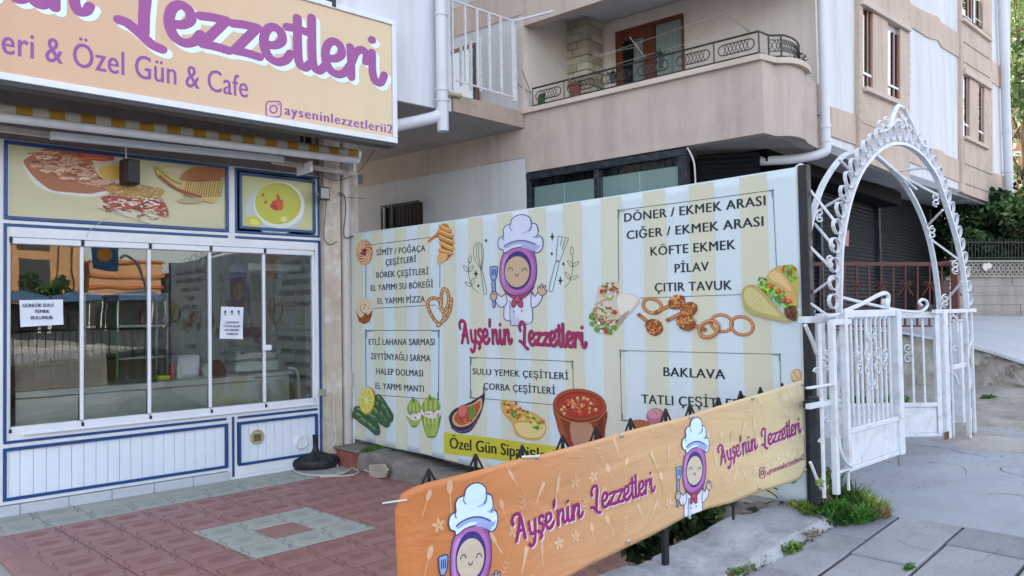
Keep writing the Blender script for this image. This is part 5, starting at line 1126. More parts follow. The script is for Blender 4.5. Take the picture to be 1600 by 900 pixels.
# ------------------------------------------------------------------ printed artwork: flat coloured shapes laid on their board or sheet
class Art:
    def __init__(s, px2uv, place, eps=.00012, base=.0012, cell=.02):
        s.px2uv = px2uv; s.place = place; s.eps = eps; s.base = base; s.cell = cell; s.sh = []; s.grid = {}; s.tf = None; s.maxl = 0
    def uv(s, p):
        if s.tf: return s.tf(p)
        q = s.px2uv(p[0], p[1]); return Vector((q[0], q[1]))
    def raw(s, V, Fc, col):
        x0 = min(v[0] for v in V); x1 = max(v[0] for v in V); y0 = min(v[1] for v in V); y1 = max(v[1] for v in V); c = s.cell; l = 0
        cells = [(i, j) for i in range(int(x0//c), int(x1//c)+1) for j in range(int(y0//c), int(y1//c)+1)]
        for k in cells: l = max(l, s.grid.get(k, 0))
        l += 1
        for k in cells: s.grid[k] = l
        s.maxl = max(l, s.maxl); s.sh.append((V, Fc, col, l))
    def poly(s, pts, col, raw=False, sm=0, amt=0):
        P = [Vector(p) for p in pts]
        if sm: P = cr_(P, sm, True)
        V = P if raw else [s.uv(p) for p in P]
        T_ = tessellate_polygon([[Vector((v[0], v[1], 0)) for v in V]])
        s.raw([Vector((v[0], v[1])) for v in V], [tuple(t) for t in T_], col)
    def ell(s, cx, cy, rx, ry, col, rot=0, n=18, a0=0, a1=2*math.pi, jit=0):
        c, d = math.cos(rot), math.sin(rot); pts = []
        for i in range(n):
            a = a0+(a1-a0)*i/(n if abs(a1-a0) > 6.28 else n-1); k = 1+R(-jit, jit); x = rx*math.cos(a)*k; y = ry*math.sin(a)*k; pts.append((cx+x*c-y*d, cy+x*d+y*c))
        s.poly(pts, col)
    def line(s, pts, w, col, sm=0, closed=False, cap=True, taper=None):
        # w in the same units as pts
        P = [Vector((p[0], p[1])) for p in pts]
        if sm: P = cr_(P, sm, closed)
        Q = []
        for p in P:
            if not Q or (p-Q[-1]).length > 1e-6: Q.append(p)
        P = Q; n = len(P)
        if n < 2: return
        A = []; B = []
        for i in range(n):
            a = P[i-1] if (i or closed) else P[0]; b = P[(i+1) % n] if (i < n-1 or closed) else P[-1]
            d1 = (P[i]-a); d2 = (b-P[i]); d1 = d1.normalized() if d1.length else d2.normalized(); d2 = d2.normalized() if d2.length else d1
            t = (d1+d2); t = t.normalized() if t.length > .2 else d1; nn = Vector((-t.y, t.x)); m = max(.55, nn.dot(Vector((-d1.y, d1.x))))
            ww = (w if not taper else w*taper(i/(n-1)))/2/m; A.append(P[i]+nn*ww); B.append(P[i]-nn*ww)
        V = A+B; D = [s.eps*.85*i/n for i in range(n)]*2; Fc = [(i, (i+1) % n, n+(i+1) % n, n+i) for i in range(n if closed else n-1)]
        if cap and not closed:
            for e, (i, sg) in enumerate(((0, -1), (n-1, 1))):
                d = (P[min(i+1, n-1)]-P[max(i-1, 0)]) if n < 3 else ((P[1]-P[0]) if e == 0 else (P[-1]-P[-2])); d = d.normalized()*sg; r = (w if not taper else w*taper(i/(n-1)))/2; q = Vector((-d.y, d.x)); base = len(V)
                ring = [P[i]+q*r*math.cos(a)+d*r*math.sin(a) for a in [math.pi*k/6 for k in range(7)]]; V += ring; D += [D[0] if e == 0 else D[n-1]]*7; Fc.append(tuple(range(base, base+7)))
        s.raw([Vector((*s.uv(p)[:2], d_)) for p, d_ in zip(V, D)], Fc, col)
    def build(s, name, mat, parent, bend=None, **k):
        if not s.sh: return None
        vs = []; fs = []; cols = []
        for V, Fc, c, l in s.sh:
            b = len(vs); h = s.base+s.eps*l; vs += [(v[0], v[1], h+(v[2] if len(v) > 2 else 0)) for v in V]; fs += [tuple(b+i for i in f) for f in Fc]; cols += [lin(c)]*len(Fc)
        me = bpy.data.meshes.new(name); me.from_pydata(vs, [], fs)
        at = me.attributes.new('Col', 'FLOAT_COLOR', 'FACE')
        for i, c in enumerate(cols): at.data[i].color = (*c, 1)
        if bend:
            bm = bmesh.new(); bm.from_mesh(me); bmesh.ops.triangulate(bm, faces=[f for f in bm.faces if len(f.verts) > 4])
            xs = [v.co.x for v in bm.verts]; ys = [v.co.y for v in bm.verts]
            for ax, lo, hi in ((0, min(xs), max(xs)), (1, min(ys), max(ys))):
                t = math.ceil(lo/bend)*bend
                while t < hi:
                    co = Vector((t, 0, 0)) if ax == 0 else Vector((0, t, 0)); no = Vector((1, 0, 0)) if ax == 0 else Vector((0, 1, 0))
                    bmesh.ops.bisect_plane(bm, geom=list(bm.verts)+list(bm.edges)+list(bm.faces), plane_co=co, plane_no=no, dist=1e-6); t += bend
            bm.to_mesh(me); bm.free()
        inv = WM[parent.name].inverted()
        for v in me.vertices: v.co = inv @ s.place(v.co.x, v.co.y, v.co.z)
        # face the viewer: flip when the first triangle looks away
        me.update(); flip = 0
        for p in me.polygons[:40]:
            wc = WM[parent.name] @ p.center; wn = WM[parent.name].to_3x3() @ p.normal
            flip += 1 if wn.dot(CAMP-wc) < 0 else -1
        bm = bmesh.new(); bm.from_mesh(me)
        for f in bm.faces:
            wn = WM[parent.name].to_3x3() @ f.normal
            if wn.dot(CAMP-(WM[parent.name] @ f.calc_center_median())) < 0: f.normal_flip()
        bm.to_mesh(me); bm.free()
        me.materials.append(mat); o = bpy.data.objects.new(name, me); SC.collection.objects.link(o); o.parent = parent; WM[o.name] = WM[parent.name]; setp(o, **k); return o
    def sub(s):
        a = Art(s.px2uv, s.place, s.eps, s.base, s.cell); a.grid = s.grid; return a
FONTC = {}
def glyphs(txt, bold=0.0, spacing=1.0):
    k = (txt, bold, spacing)
    if k not in FONTC:
        cu_ = bpy.data.curves.new('lettering', 'FONT'); cu_.body = txt; cu_.offset = bold; cu_.resolution_u = 3; cu_.space_character = spacing
        o = bpy.data.objects.new('lettering', cu_); SC.collection.objects.link(o); bpy.context.view_layer.update()
        me = o.to_mesh(); V = [(v.co.x, v.co.y) for v in me.vertices]; Fc = [tuple(p.vertices) for p in me.polygons]; o.to_mesh_clear(); bpy.data.objects.remove(o); bpy.data.curves.remove(cu_)
        FONTC[k] = (V, Fc)
    return FONTC[k]
def text(art, txt, pL, pR, cap, col, bold=.018, spacing=1.05, uvmode=False):
    V, Fc = glyphs(txt, 0, spacing)
    if not V: return
    x0 = min(v[0] for v in V); x1 = max(v[0] for v in V); H_ = .682
    a = art.uv(pL); b = art.uv(pR); c = art.uv((pL[0], pL[1]-cap)); hx_ = (b-a)/(x1-x0); hy_ = Vector((0, (c-a).y/H_)) if not uvmode else (c-a)/H_
    for dx in ((-bold*1.15, 0, bold*1.15) if bold > .01 else (0,)): art.raw([a+hx_*(v[0]-x0+dx)+hy_*v[1] for v in V], Fc, col)
def textc(art, txt, pc, width, cap, col, **k): text(art, txt, (pc[0]-width/2, pc[1]), (pc[0]+width/2, pc[1]), cap, col, **k)

# brush lettering, strokes per glyph on an x-height of 1; (strokes, advance)
SCR = {
 'A': ([[(-.28, 1.15), (-.36, 1.35), (-.3, 1.62), (-.08, 1.74), (.15, 1.7), (.32, 1.5), (.42, 1.1), (.55, .5), (.66, .02)], [(.3, 1.5), (.2, 1.0), (.08, .5), (-.08, .02)], [(.02, .6), (.55, .6)]], .98),
 'y': ([[(.02, .95), (.06, .5), (.16, .18), (.36, .1), (.52, .3)], [(.56, .97), (.54, .4), (.5, -.1), (.4, -.5), (.18, -.66), (.0, -.5)]], .76),
 'ş': ([[(.52, .92), (.34, 1.05), (.14, .9), (.16, .66), (.36, .5), (.5, .3), (.4, .06), (.16, .0), (.0, .14)], [(.26, -.12), (.32, -.26), (.2, -.4)]], .68),
 'e': ([[(.08, .46), (.32, .5), (.5, .68), (.46, .94), (.26, 1.04), (.08, .86), (.02, .5), (.12, .14), (.36, .0), (.6, .12), (.72, .34)]], .72),
 "'": ([[(.1, 1.75), (.06, 1.3)]], .34),
 'n': ([[(.04, .98), (.06, .5), (.06, .0)], [(.08, .55), (.22, .88), (.42, .98), (.5, .74), (.5, .3), (.6, .04), (.76, .1), (.84, .3)]], .84),
 'i': ([[(.06, .97), (.06, .4), (.14, .06), (.32, .02), (.44, .3)], [(.05, 1.38), (.075, 1.4)]], .5),
 'L': ([[(-.3, 1.1), (-.38, 1.4), (-.2, 1.72), (.08, 1.7), (.2, 1.4), (.18, .9), (.14, .45)], [(-.36, .26), (-.2, .22), (.05, .02), (.3, -.22), (.52, -.3)], [(.16, 1.0), (.14, .06)]], .66),
 'z': ([[(.0, .86), (.3, .9), (.62, .9)], [(.6, .88), (.06, .1)], [(.04, .08), (.34, .08), (.66, .04)]], .76),
 't': ([[(.2, 1.5), (.2, .6), (.24, .12), (.4, .0), (.52, .14)], [(-.08, 1.14), (.2, 1.16), (.48, 1.12)]], .5),
 'l': ([[(.1, 1.62), (.1, .6), (.14, .12), (.3, .0), (.44, .16)]], .46),
 'r': ([[(.04, .98), (.06, .5), (.06, .0)], [(.08, .5), (.22, .86), (.42, .98), (.54, .84), (.52, .62)]], .66),
 ' ': ([], .62)}
def script(art, txt, pL, pR, xh, col, wt=.25, shadow=None, sh=(.09, -.08), uvy=None, start=0):
    adv = 0; items = []
    for ch in txt:
        st, a = SCR[ch]; items += [[(x+adv, y) for x, y in s_] for s_ in st]; adv += a
    a = art.uv(pL); b = art.uv(pR); c = art.uv((pL[0], pL[1]-xh)); ex = (b-a)/adv; ey = Vector((0, (c-a).y)) if not uvy else uvy
    old = art.tf
    for layer in ((1, 0) if shadow else (0,)):
        dx, dy = sh if layer else (0, 0); art.tf = lambda p: a+ex*(p[0]+dx)+ey*(p[1]+dy)
        for s_ in items: art.line(s_, wt*(1.12 if layer else 1), shadow if layer else col, sm=5)
    art.tf = old
def insta(art, x0, x1, y0, y1, col, w):
    cx_, cy_ = (x0+x1)/2, (y0+y1)/2; rx, ry = (x1-x0)/2, (y1-y0)/2
    P = []
    for sx, sy, a0 in ((1, 1, 0), (-1, 1, 1), (-1, -1, 2), (1, -1, 3)):
        for k in range(4): a = (a0+k/3)*math.pi/2; P.append((cx_+sx*rx*.55+rx*.45*math.cos(a), cy_+sy*ry*.55+ry*.45*math.sin(a)))
    art.line(P, w, col, closed=True); art.line([(cx_+rx*.48*math.cos(a), cy_+ry*.48*math.sin(a)) for a in [k*math.pi/6 for k in range(12)]], w, col, closed=True); art.ell(cx_+rx*.62, cy_-ry*.62, w*.8, w*.8, col, n=8)
def mixc(a, b, t):
    A, B = lin(a), lin(b); return tuple(A[i]+(B[i]-A[i])*t for i in range(3))

# the cook emblem: drawn once in board units (450 wide), centred on the face
OUT = '3A3C6E'
def cook(art, o, sx, sy, tone=1, full=True, skin='C9B093', w=5.0):
    o = Vector(o); old = art.tf; art.tf = lambda p: o+Vector(((p[0]-410)*sx, -(p[1]-390)*sy))
    H1, H2 = ('D3DCF2', 'A9B1DC') if tone else ('D8EEF6', '9FAFE0')
    def fo(pts, col, sm=6, ww=w): art.poly(pts, col, sm=sm); art.line(pts, ww, OUT, sm=sm, closed=True)
    # body
    fo([(330, 520), (325, 600), (325, 668), (362, 680), (365, 705), (420, 706), (470, 695), (495, 672), (490, 560), (500, 520), (420, 500)], 'DDE3F2', 3)
    art.poly([(362, 560), (368, 640), (372, 700), (440, 700), (480, 690), (400, 660), (380, 600)], 'C3CAE4', sm=4)
    art.line([(362, 560), (360, 640), (362, 680)], w*.8, OUT, sm=3)
    # arms
    fo([(335, 520), (310, 535), (290, 518), (268, 530), (275, 565), (300, 595), (330, 590), (345, 560)], 'D6DDEF', 4)
    fo([(490, 520), (510, 540), (530, 515), (552, 540), (535, 580), (505, 603), (488, 600)], 'D6DDEF', 4)
    # spatula
    fo([(254, 430), (272, 430), (274, 510), (270, 585), (264, 598), (256, 590), (254, 510)], '8FA3CF', 3)
    fo([(248, 352), (285, 350), (291, 362), (286, 405), (275, 430), (254, 430), (246, 405), (244, 362)], '92ABD8', 3)
    for x in (258, 268, 278): art.line([(x, 368), (x-1, 402)], 5, OUT)
    fo([(250, 510), (270, 502), (284, 515), (282, 540), (268, 558), (250, 552), (241, 530)], skin, 4); art.line([(258, 512), (266, 522), (276, 515)], w*.6, OUT, sm=3)
    fo([(528, 515), (526, 492), (534, 482), (541, 496), (545, 474), (555, 474), (555, 496), (565, 480), (572, 488), (566, 505), (578, 508), (574, 520), (560, 535), (542, 535)], skin, 3, w*.8)
    # scarf
    fo([(328, 488), (345, 520), (385, 550), (410, 558), (450, 545), (490, 510), (500, 480), (410, 520)], 'B8455A', 4)
    # headscarf
    fo([(335, 275), (312, 320), (304, 390), (308, 450), (330, 495), (370, 525), (415, 532), (460, 520), (500, 485), (520, 430), (522, 360), (512, 300), (490, 268), (450, 250), (420, 246), (380, 254)], 'B673B4', 5)
    art.poly([(480, 275), (505, 330), (512, 400), (500, 455), (470, 495), (420, 518), (370, 510), (420, 528), (470, 508), (508, 460), (518, 400), (512, 320), (500, 285)], '9C5AA0', sm=4)
    art.poly([(345, 290), (322, 335), (316, 400), (324, 450), (334, 470), (328, 400), (334, 350), (360, 300)], 'CB90C8', sm=4)
    art.ell(412, 385, 80, 112, '473A86', n=28); art.line([(412+79*math.cos(a), 385+111*math.sin(a)) for a in [k*math.pi/14 for k in range(28)]], w*.8, OUT, closed=True)
    art.ell(409, 392, 75, 92, skin, n=28); art.line([(409+75*math.cos(a), 392+92*math.sin(a)) for a in [k*math.pi/14 for k in range(28)]], w*.6, OUT, closed=True)
    for x, y in ((371, 380), (454, 390)): art.line([(x-15, y+3), (x-9, y-10), (x, y-14), (x+9, y-9), (x+14, y+3)], w*.9, OUT, sm=3)
    art.line([(399, 405), (402, 415), (409, 418), (416, 413), (418, 405)], w*.9, OUT, sm=3)
    # knot
    fo([(395, 545), (375, 565), (374, 592), (384, 600), (396, 590), (406, 568), (412, 590), (430, 602), (440, 590), (436, 560), (420, 540)], 'C04A5E', 3); fo([(394, 540), (410, 533), (424, 545), (420, 566), (402, 568), (391, 556)], 'CC5568', 4, w*.7)
    for x, y in ((386, 625), (432, 622)): art.ell(x, y, 4, 7, OUT, n=10)
    # hat
    fo([(330, 258), (306, 245), (298, 215), (308, 185), (335, 172), (332, 140), (348, 115), (378, 108), (384, 85), (410, 66), (440, 62), (472, 72), (494, 95), (500, 118), (525, 130), (536, 165), (534, 190), (556, 210), (562, 245), (550, 280), (528, 292), (515, 290), (512, 276), (470, 256), (430, 250), (380, 256), (350, 272), (332, 274)], H1, 3)
    art.poly([(490, 100), (494, 130), (480, 158), (440, 170), (470, 170), (498, 160), (502, 125)], H2, sm=4); art.poly([(530, 150), (528, 190), (500, 200), (540, 210), (536, 180)], H2, sm=3); art.poly([(340, 228), (400, 208), (460, 212), (520, 236), (530, 250), (548, 245), (556, 215), (540, 270), (515, 262), (460, 236), (400, 232), (345, 250)], H2, sm=4)
    art.poly([(450, 236), (520, 262), (520, 285), (470, 262), (440, 255)], H2, sm=3)
    art.line([(336, 236), (370, 220), (420, 212), (470, 220), (518, 244)], w, OUT, sm=5); art.line([(335, 172), (330, 190), (338, 200)], w*.8, OUT, sm=3); art.line([(378, 108), (374, 130), (386, 148)], w*.8, OUT, sm=3); art.line([(496, 112), (498, 140), (484, 160)], w*.8, OUT, sm=3); art.line([(534, 188), (524, 204)], w*.8, OUT)
    art.tf = old

# ------------------------------------------------------------------ the big menu banner
BXP = 4.6
mb = thing('menu_banner', 'large striped menu banner of dishes with a cook emblem on the terrace side wall', 'banner', (BXP, 4.9, .3))
def b_uv(x, y): p = PX(x, y, BXP); return (-p.y, p.z)
def bD(u, v): return .006*math.sin(u*2.3+v*1.1)+.003*math.sin(u*4.1-v*2.0)+.010*max(0, (.8-v))*math.sin(u*6+1)
def b_pl(u, v, h): return Vector((BXP-h+bD(u, v)-.004, -u, v))
# sheet outline follows the fixing points
topc = [(545, 366), (700, 345), (820, 327), (948, 308), (1100, 284), (1247, 261)]; botc = [(541, 683), (600, 697), (660, 709), (735, 728), (800, 742), (900, 752), (1000, 760), (1100, 768), (1180, 776), (1252, 788)]
T_uv = [Vector(b_uv(*p)) for p in topc]; B_uv = [Vector(b_uv(*p)) for p in botc]
def interp(L, u):
    for a, b in zip(L, L[1:]):
        if u <= b.x: return a.y+(b.y-a.y)*(u-a.x)/(b.x-a.x)
    return L[-1].y
u0, u1 = T_uv[0].x, T_uv[-1].x; nu, nv = 130, 34; sp_ = (Vector(b_uv(1160, 400)).x-Vector(b_uv(852, 400)).x)/10.0*1.0; ref = Vector(b_uv(852, 330)).x
def sheetmesh(name, u0, u1, nu, nv, topf, botf, place, colf, mat, parent, thick=.0015, **k):
    vs = []; fs = []
    for i in range(nu+1):
        u = u0+(u1-u0)*i/nu; t, b = topf(u), botf(u)
        for j in range(nv+1): vs.append(place(u, b+(t-b)*j/nv, 0))
    fs = [(i*(nv+1)+j, (i+1)*(nv+1)+j, (i+1)*(nv+1)+j+1, i*(nv+1)+j+1) for i in range(nu) for j in range(nv)]
    inv = WM[parent.name].inverted(); me = bpy.data.meshes.new(name); me.from_pydata([inv @ v for v in vs], [], fs); at = me.attributes.new('Col', 'FLOAT_COLOR', 'CORNER'); q = 0
    for f in fs:
        for vi in f:
            i, j = divmod(vi, nv+1); u = u0+(u1-u0)*i/nu; at.data[q].color = (*colf(u, j/nv), 1); q += 1
    me.polygons.foreach_set('use_smooth', [True]*len(fs)); me.materials.append(mat); o = bpy.data.objects.new(name, me); SC.collection.objects.link(o); o.parent = parent; WM[o.name] = WM[parent.name]
    sm_ = o.modifiers.new('thickness', 'SOLIDIFY'); sm_.thickness = thick; sm_.offset = 0
    setp(o, **k); return o
sheetmesh('vinyl_sheet', u0, u1, nu, nv, lambda u: interp(T_uv, u), lambda u: interp(B_uv, u), b_pl, lambda u, v: lin('D0DEE5'), M_print, mb)
A = Art(b_uv, b_pl, .0003, .0022, .02)
per = 2*(Vector(b_uv(940, 330)).x-Vector(b_uv(881, 330)).x)/2; s0 = Vector(b_uv(881, 330)).x
k = -40
while True:
    a = s0+per*k; b = a+per*.5; k += 1
    if a > Vector(b_uv(1197, 300)).x: break
    if b < u0+.02: continue
    a = max(a, u0+.01)
    P = [(a, interp(B_uv, a)+.01)]+[(a+(b-a)*t, interp(B_uv, a+(b-a)*t)+.01) for t in (.25, .5, .75)]+[(b, interp(B_uv, b)+.01), (b, interp(T_uv, b)-.01), (a, interp(T_uv, a)-.01)]
    A.poly(P, mixc('D0DEE5', 'D3D2BC', R(.8, 1)), raw=True)
A.build('stripe_print', M_print, mb, bend=.08)
A.grid = {k: 2 for k in A.grid}
A2 = A.sub(); A2.base = .0026
DK = '22303A'
lines = [('SİMİT / POĞAÇA', (590.4, 399.4), (664.4, 392.4), 9), ('ÇEŞİTLERİ', (604.4, 415), (650.4, 409), 9), ('BÖREK ÇEŞİTLERİ', (590.4, 434.4), (669.6, 428.6), 9), ('EL YAPIMI SU BÖREĞİ', (581.6, 454.6), (677, 448.8), 9), ('EL YAPIMI PİZZA', (592, 475), (664.4, 472), 9),
 ('ETLİ LAHANA SARMASI', (578, 538.7), (680, 539.5), 9.3), ('ZEYTİNYAĞLI SARMA', (580.5, 561), (673.7, 565), 9.3), ('HALEP DOLMASI', (589.5, 584.5), (662.5, 588.3), 9.3), ('EL YAPIMI MANTI', (588, 607), (664, 612.5), 9.3),
 ('SULU YEMEK ÇEŞİTLERİ', (738.7, 584.8), (890, 593), 9.5), ('ÇORBA ÇEŞİTLERİ', (755.7, 608.3), (869, 616), 10),
 ('DÖNER / EKMEK ARASI', (976.7, 346.7), (1197, 320.7), 13), ('CIĞER / EKMEK ARASI', (980.5, 374), (1193.7, 353), 13), ('KÖFTE EKMEK', (1017, 399.7), (1149.5, 389), 13.5), ('PİLAV', (1054.5, 426), (1107.5, 423), 13.5), ('ÇITIR TAVUK', (1023.7, 456), (1144, 452.5), 13.5),
 ('BAKLAVA', (1038, 587.5), (1133.7, 592.5), 14), ('TATLI ÇEŞİTLERİ', (1004, 630), (1168, 640), 14)]
for t, a, b, c in lines:
    A3 = A2.sub(); text(A3, t, a, b, c, DK, .022, 1.06); A3.build('lettering', M_print, mb, bend=.08)
A4 = A2.sub(); LN = '4A565E'
def frame_line(pts, w=.9): A4.line(pts, w, LN, cap=False)
frame_line([(582, 382.8), (672, 370.8)]); frame_line([(573.5, 412), (573.5, 468)]); frame_line([(687.5, 412), (687.5, 450)]); frame_line([(585, 482), (682, 476.5)])
def boxed(tl, tr, br_, bl_, dots=True):
    for a, b in ((tl, tr), (tr, br_), (br_, bl_), (bl_, tl)):
        if a and b: frame_line([a, b])
    for c in (tl, tr, br_, bl_):
        if c and dots: A4.ell(c[0], c[1], 1.3, 1.6, LN, n=8); m = (tl[0]+tr[0])/2; s_ = 1 if c[0] < m else -1; A4.line([(c[0]+s_*2, c[1]+1.5), (c[0]+s_*11, c[1]+1)], .8, LN); A4.line([(c[0]+s_*1.5, c[1]+(2 if c in (tl, tr) else -2)), (c[0]+s_*1, c[1]+(11 if c in (tl, tr) else -11))], .8, LN)
boxed((573, 516.3), (687, 516.3), (686.5, 624), None); frame_line([(573, 516), (573, 604)]); frame_line([(590, 617), (686, 624)])
boxed((735, 558.5), (897, 564.5), None, (735, 621)); frame_line([(897, 564.5), (897.5, 610)]); frame_line([(735, 621), (868, 632.5)])
boxed((967, 328.7), (1209, 297.3), None, None); frame_line([(967, 328.7), (968, 441)]); frame_line([(1209, 297.3), (1214.5, 418)]); frame_line([(1000, 465.7), (1163, 460)])
boxed((970, 547.5), (1219, 553.5), None, (973, 656)); frame_line([(1219, 553.5), (1221, 640)]); frame_line([(973, 656), (1010, 658)])
A4.build('frame_print', M_print, mb, bend=.08)
# cook emblem on the banner
A5 = A2.sub(); o_ = A2.uv((700+410/3.75, 320+390/3.75)); ux = A2.uv((700+520/3.75, 320+392/3.75)); lx = A2.uv((700+305/3.75, 320+392/3.75)); ty = A2.uv((809, 320+65/3.75)); sy_ = (ty.y-o_.y)/325; sx_ = (ux.x-lx.x)/215
cook(A5, o_, sx_, sy_); A5.build('cook_emblem', M_print, mb, bend=.08)
# line drawings round the emblem
A6 = A2.sub(); c5 = lambda p: (700+p[0]/3.75, 320+p[1]/3.75)
def l5(pts, w=.75, col='4B5A52', sm=4, closed=False): A6.line([c5(p) for p in pts], w, col, sm=sm, closed=closed)
l5([(195, 378), (160, 320), (153, 260), (168, 228), (188, 222), (205, 240), (211, 290), (200, 378)], closed=True); l5([(195, 375), (172, 300), (175, 230)]); l5([(197, 375), (185, 300), (186, 225)]); l5([(199, 375), (203, 300), (197, 232)])
l5([(195, 380), (205, 460), (212, 515), (222, 524), (228, 512), (218, 450), (201, 380)], closed=True)
l5([(178, 514), (150, 490), (130, 440), (120, 380), (130, 330)]); 
for x, y, a in ((132, 320, -1.4), (108, 375, -2.2), (138, 375, -.9), (122, 465, -2.6), (148, 450, -1.2)): 
    P = [(x+22*math.cos(a)*math.cos(t)-9*math.sin(a)*math.sin(t), y+22*math.sin(a)*math.cos(t)+9*math.cos(a)*math.sin(t)) for t in [q*math.pi/5 for q in range(10)]]; l5(P, sm=0, closed=True)
l5([(690, 486), (720, 450), (738, 370), (735, 290)])
for x, y, a in ((733, 270, -1.6), (725, 345, -2.3), (755, 348, -.6), (708, 415, -2.2), (745, 428, -.5)):
    P = [(x+24*math.cos(a)*math.cos(t)-9*math.sin(a)*math.sin(t), y+24*math.sin(a)*math.cos(t)+9*math.cos(a)*math.sin(t)) for t in [q*math.pi/5 for q in range(10)]]; l5(P, sm=0, closed=True)
l5([(652, 182), (714, 196), (690, 260), (660, 335), (640, 332), (645, 250)], closed=True, sm=0); l5([(675, 192), (665, 245)], sm=0); l5([(695, 196), (676, 262)], sm=0)
l5([(640, 335), (658, 338), (640, 420), (620, 500), (605, 508), (600, 490), (615, 420)], closed=True, sm=3)
for x, y in ((617, 187), (666, 444), (167, 404)): A6.poly([c5(p) for p in ((x, y-28), (x+5, y-6), (x+14, y), (x+5, y+6), (x, y+28), (x-5, y+6), (x-14, y), (x-5, y-6))], '3A463F')
for x, y in ((227, 210), (614, 287), (683, 347), (180, 475)): A6.ell(*c5((x, y)), 1.8, 2.6, '3A463F', n=10)
A6.build('line_drawing', M_print, mb, bend=.08)
A7 = A2.sub(); script(A7, "Ayşe'nin", (723, 535.5), (800, 536.5), 20, '9F2F5E', .25, '7C2149', (.03, -.03)); script(A7, 'Lezzetleri', (818, 538), (919, 541.5), 20, '9F2F5E', .25, '7C2149', (.03, -.03)); A7.build('brush_lettering', M_print, mb, bend=.08)
# yellow strip
A8 = A2.sub(); A8.poly([(695, 675), (800, 688.5), (900, 701), (960, 708), (960, 741), (900, 734), (800, 721.5), (695, 708)], 'C9C23A')
text(A8, 'Özel Gün Siparişleri', (704.5, 700), (868, 722), 17, '2B2B22', .03, 1.02); A8.build('yellow_strip', M_print, mb, bend=.08)
# ---------- food pictures
def food(name): return A2.sub()
def done(a, name='food_print', par=mb): a.build(name, M_print, par, bend=.08)
def J(c, s_=.12): c = lin(c); k = 1+R(-s_, s_); return tuple(max(0, v*k*(1+R(-.05, .05))) for v in c)
def curl_cookie(cx_, cy_, rx, ry):
    a = food('cookie'); a.ell(cx_, cy_, rx, ry, '8A3B33', n=26)
    for k in range(13):
        th = 2*math.pi*k/13; P = [(cx_+rx*r*math.cos(th+1.5*r), cy_+ry*r*math.sin(th+1.5*r)) for r in (.3, .5, .7, .86, .97)]
        a.line(P, 4.2, J('CF9B72'), sm=2, taper=lambda t: .45+.6*t); a.line(P, 1.2, J('EAC7A0'), sm=2)
    for k in range(26): t = R(0, 6.28); r = R(0, .4); a.ell(cx_+rx*r*math.cos(t), cy_+ry*r*math.sin(t), 1.3, 1.5, J(random.choice(['9B2F4A', 'C0546A', '7C2036'])), n=7)
    done(a)
curl_cookie(571.5, 394.5, 12, 19)
a = food('croissant')
a.poly([(669, 377), (675, 370), (684, 362), (688, 351), (698, 350), (705, 360), (709, 378), (707, 395), (700, 406), (693, 409), (685, 411), (684, 404), (689, 392), (688, 380), (683, 371)], 'B9793C', sm=4)
for k, (p, q, r_) in enumerate([((688, 353), (696, 358), (704, 360)), ((686, 361), (697, 366), (707, 369)), ((687, 370), (698, 375), (708, 379)), ((689, 380), (699, 385), (708, 389)), ((688, 391), (697, 394), (706, 396))]):
    a.line([p, q, r_], 6, J('D09A55'), sm=3); a.line([(p[0], p[1]-2), (q[0], q[1]-2), (r_[0], r_[1]-2)], 2, 'E9C487', sm=3); a.line([(p[0], p[1]+4), (q[0], q[1]+4.4), (r_[0], r_[1]+4)], 1.1, '8A4E22', sm=3)
a.poly([(686, 396), (700, 398), (697, 407), (684, 412)], 'DDB074', sm=3); a.line([(670, 377), (677, 371), (684, 366)], 3.5, 'C07C40', sm=3); done(a)
a = food('roll'); a.ell(571, 485.5, 12.5, 20.5, '8A4726', n=26); a.poly([(560, 470), (571, 465), (582, 470), (583, 484), (577, 492), (573, 489), (567, 496), (562, 493), (559, 484)], 'DAC9AE', sm=4)
P = [(571+9*(1-t)*math.cos(9.5*t), 480+11*(1-t)*math.sin(9.5*t)) for t in [i/22 for i in range(21)]]; a.line(P, 1.6, 'A9764C', sm=2); a.line([(x+1, y-1) for x, y in P], 1, 'F0E6D2', sm=2)
for k in range(5): a.line([(562+4*k, 496+2*(k % 2)), (563+4*k, 502)], 2, J('A5592F')); 
done(a)
a = food('pretzel'); loops = [[(688, 507), (680, 500), (671, 484), (669, 472), (676, 466), (686, 468), (690, 478)], [(690, 478), (690, 462), (693, 452), (699, 454), (702, 466), (700, 478), (694, 486), (688, 480)], [(688, 480), (695, 492), (692, 502), (685, 509)], [(706, 467), (704, 484), (698, 497), (691, 503)]]
for Lp in loops: a.line(Lp, 5.4, '8F5229', sm=5); a.line(Lp, 3.2, 'C08A58', sm=5)
for Lp in loops:
    for q in cr_(Lp, 4)[::2]: a.ell(q[0]+R(-1, 1), q[1]+R(-1, 1), .9, 1, 'F1E6D0', n=6)
done(a)
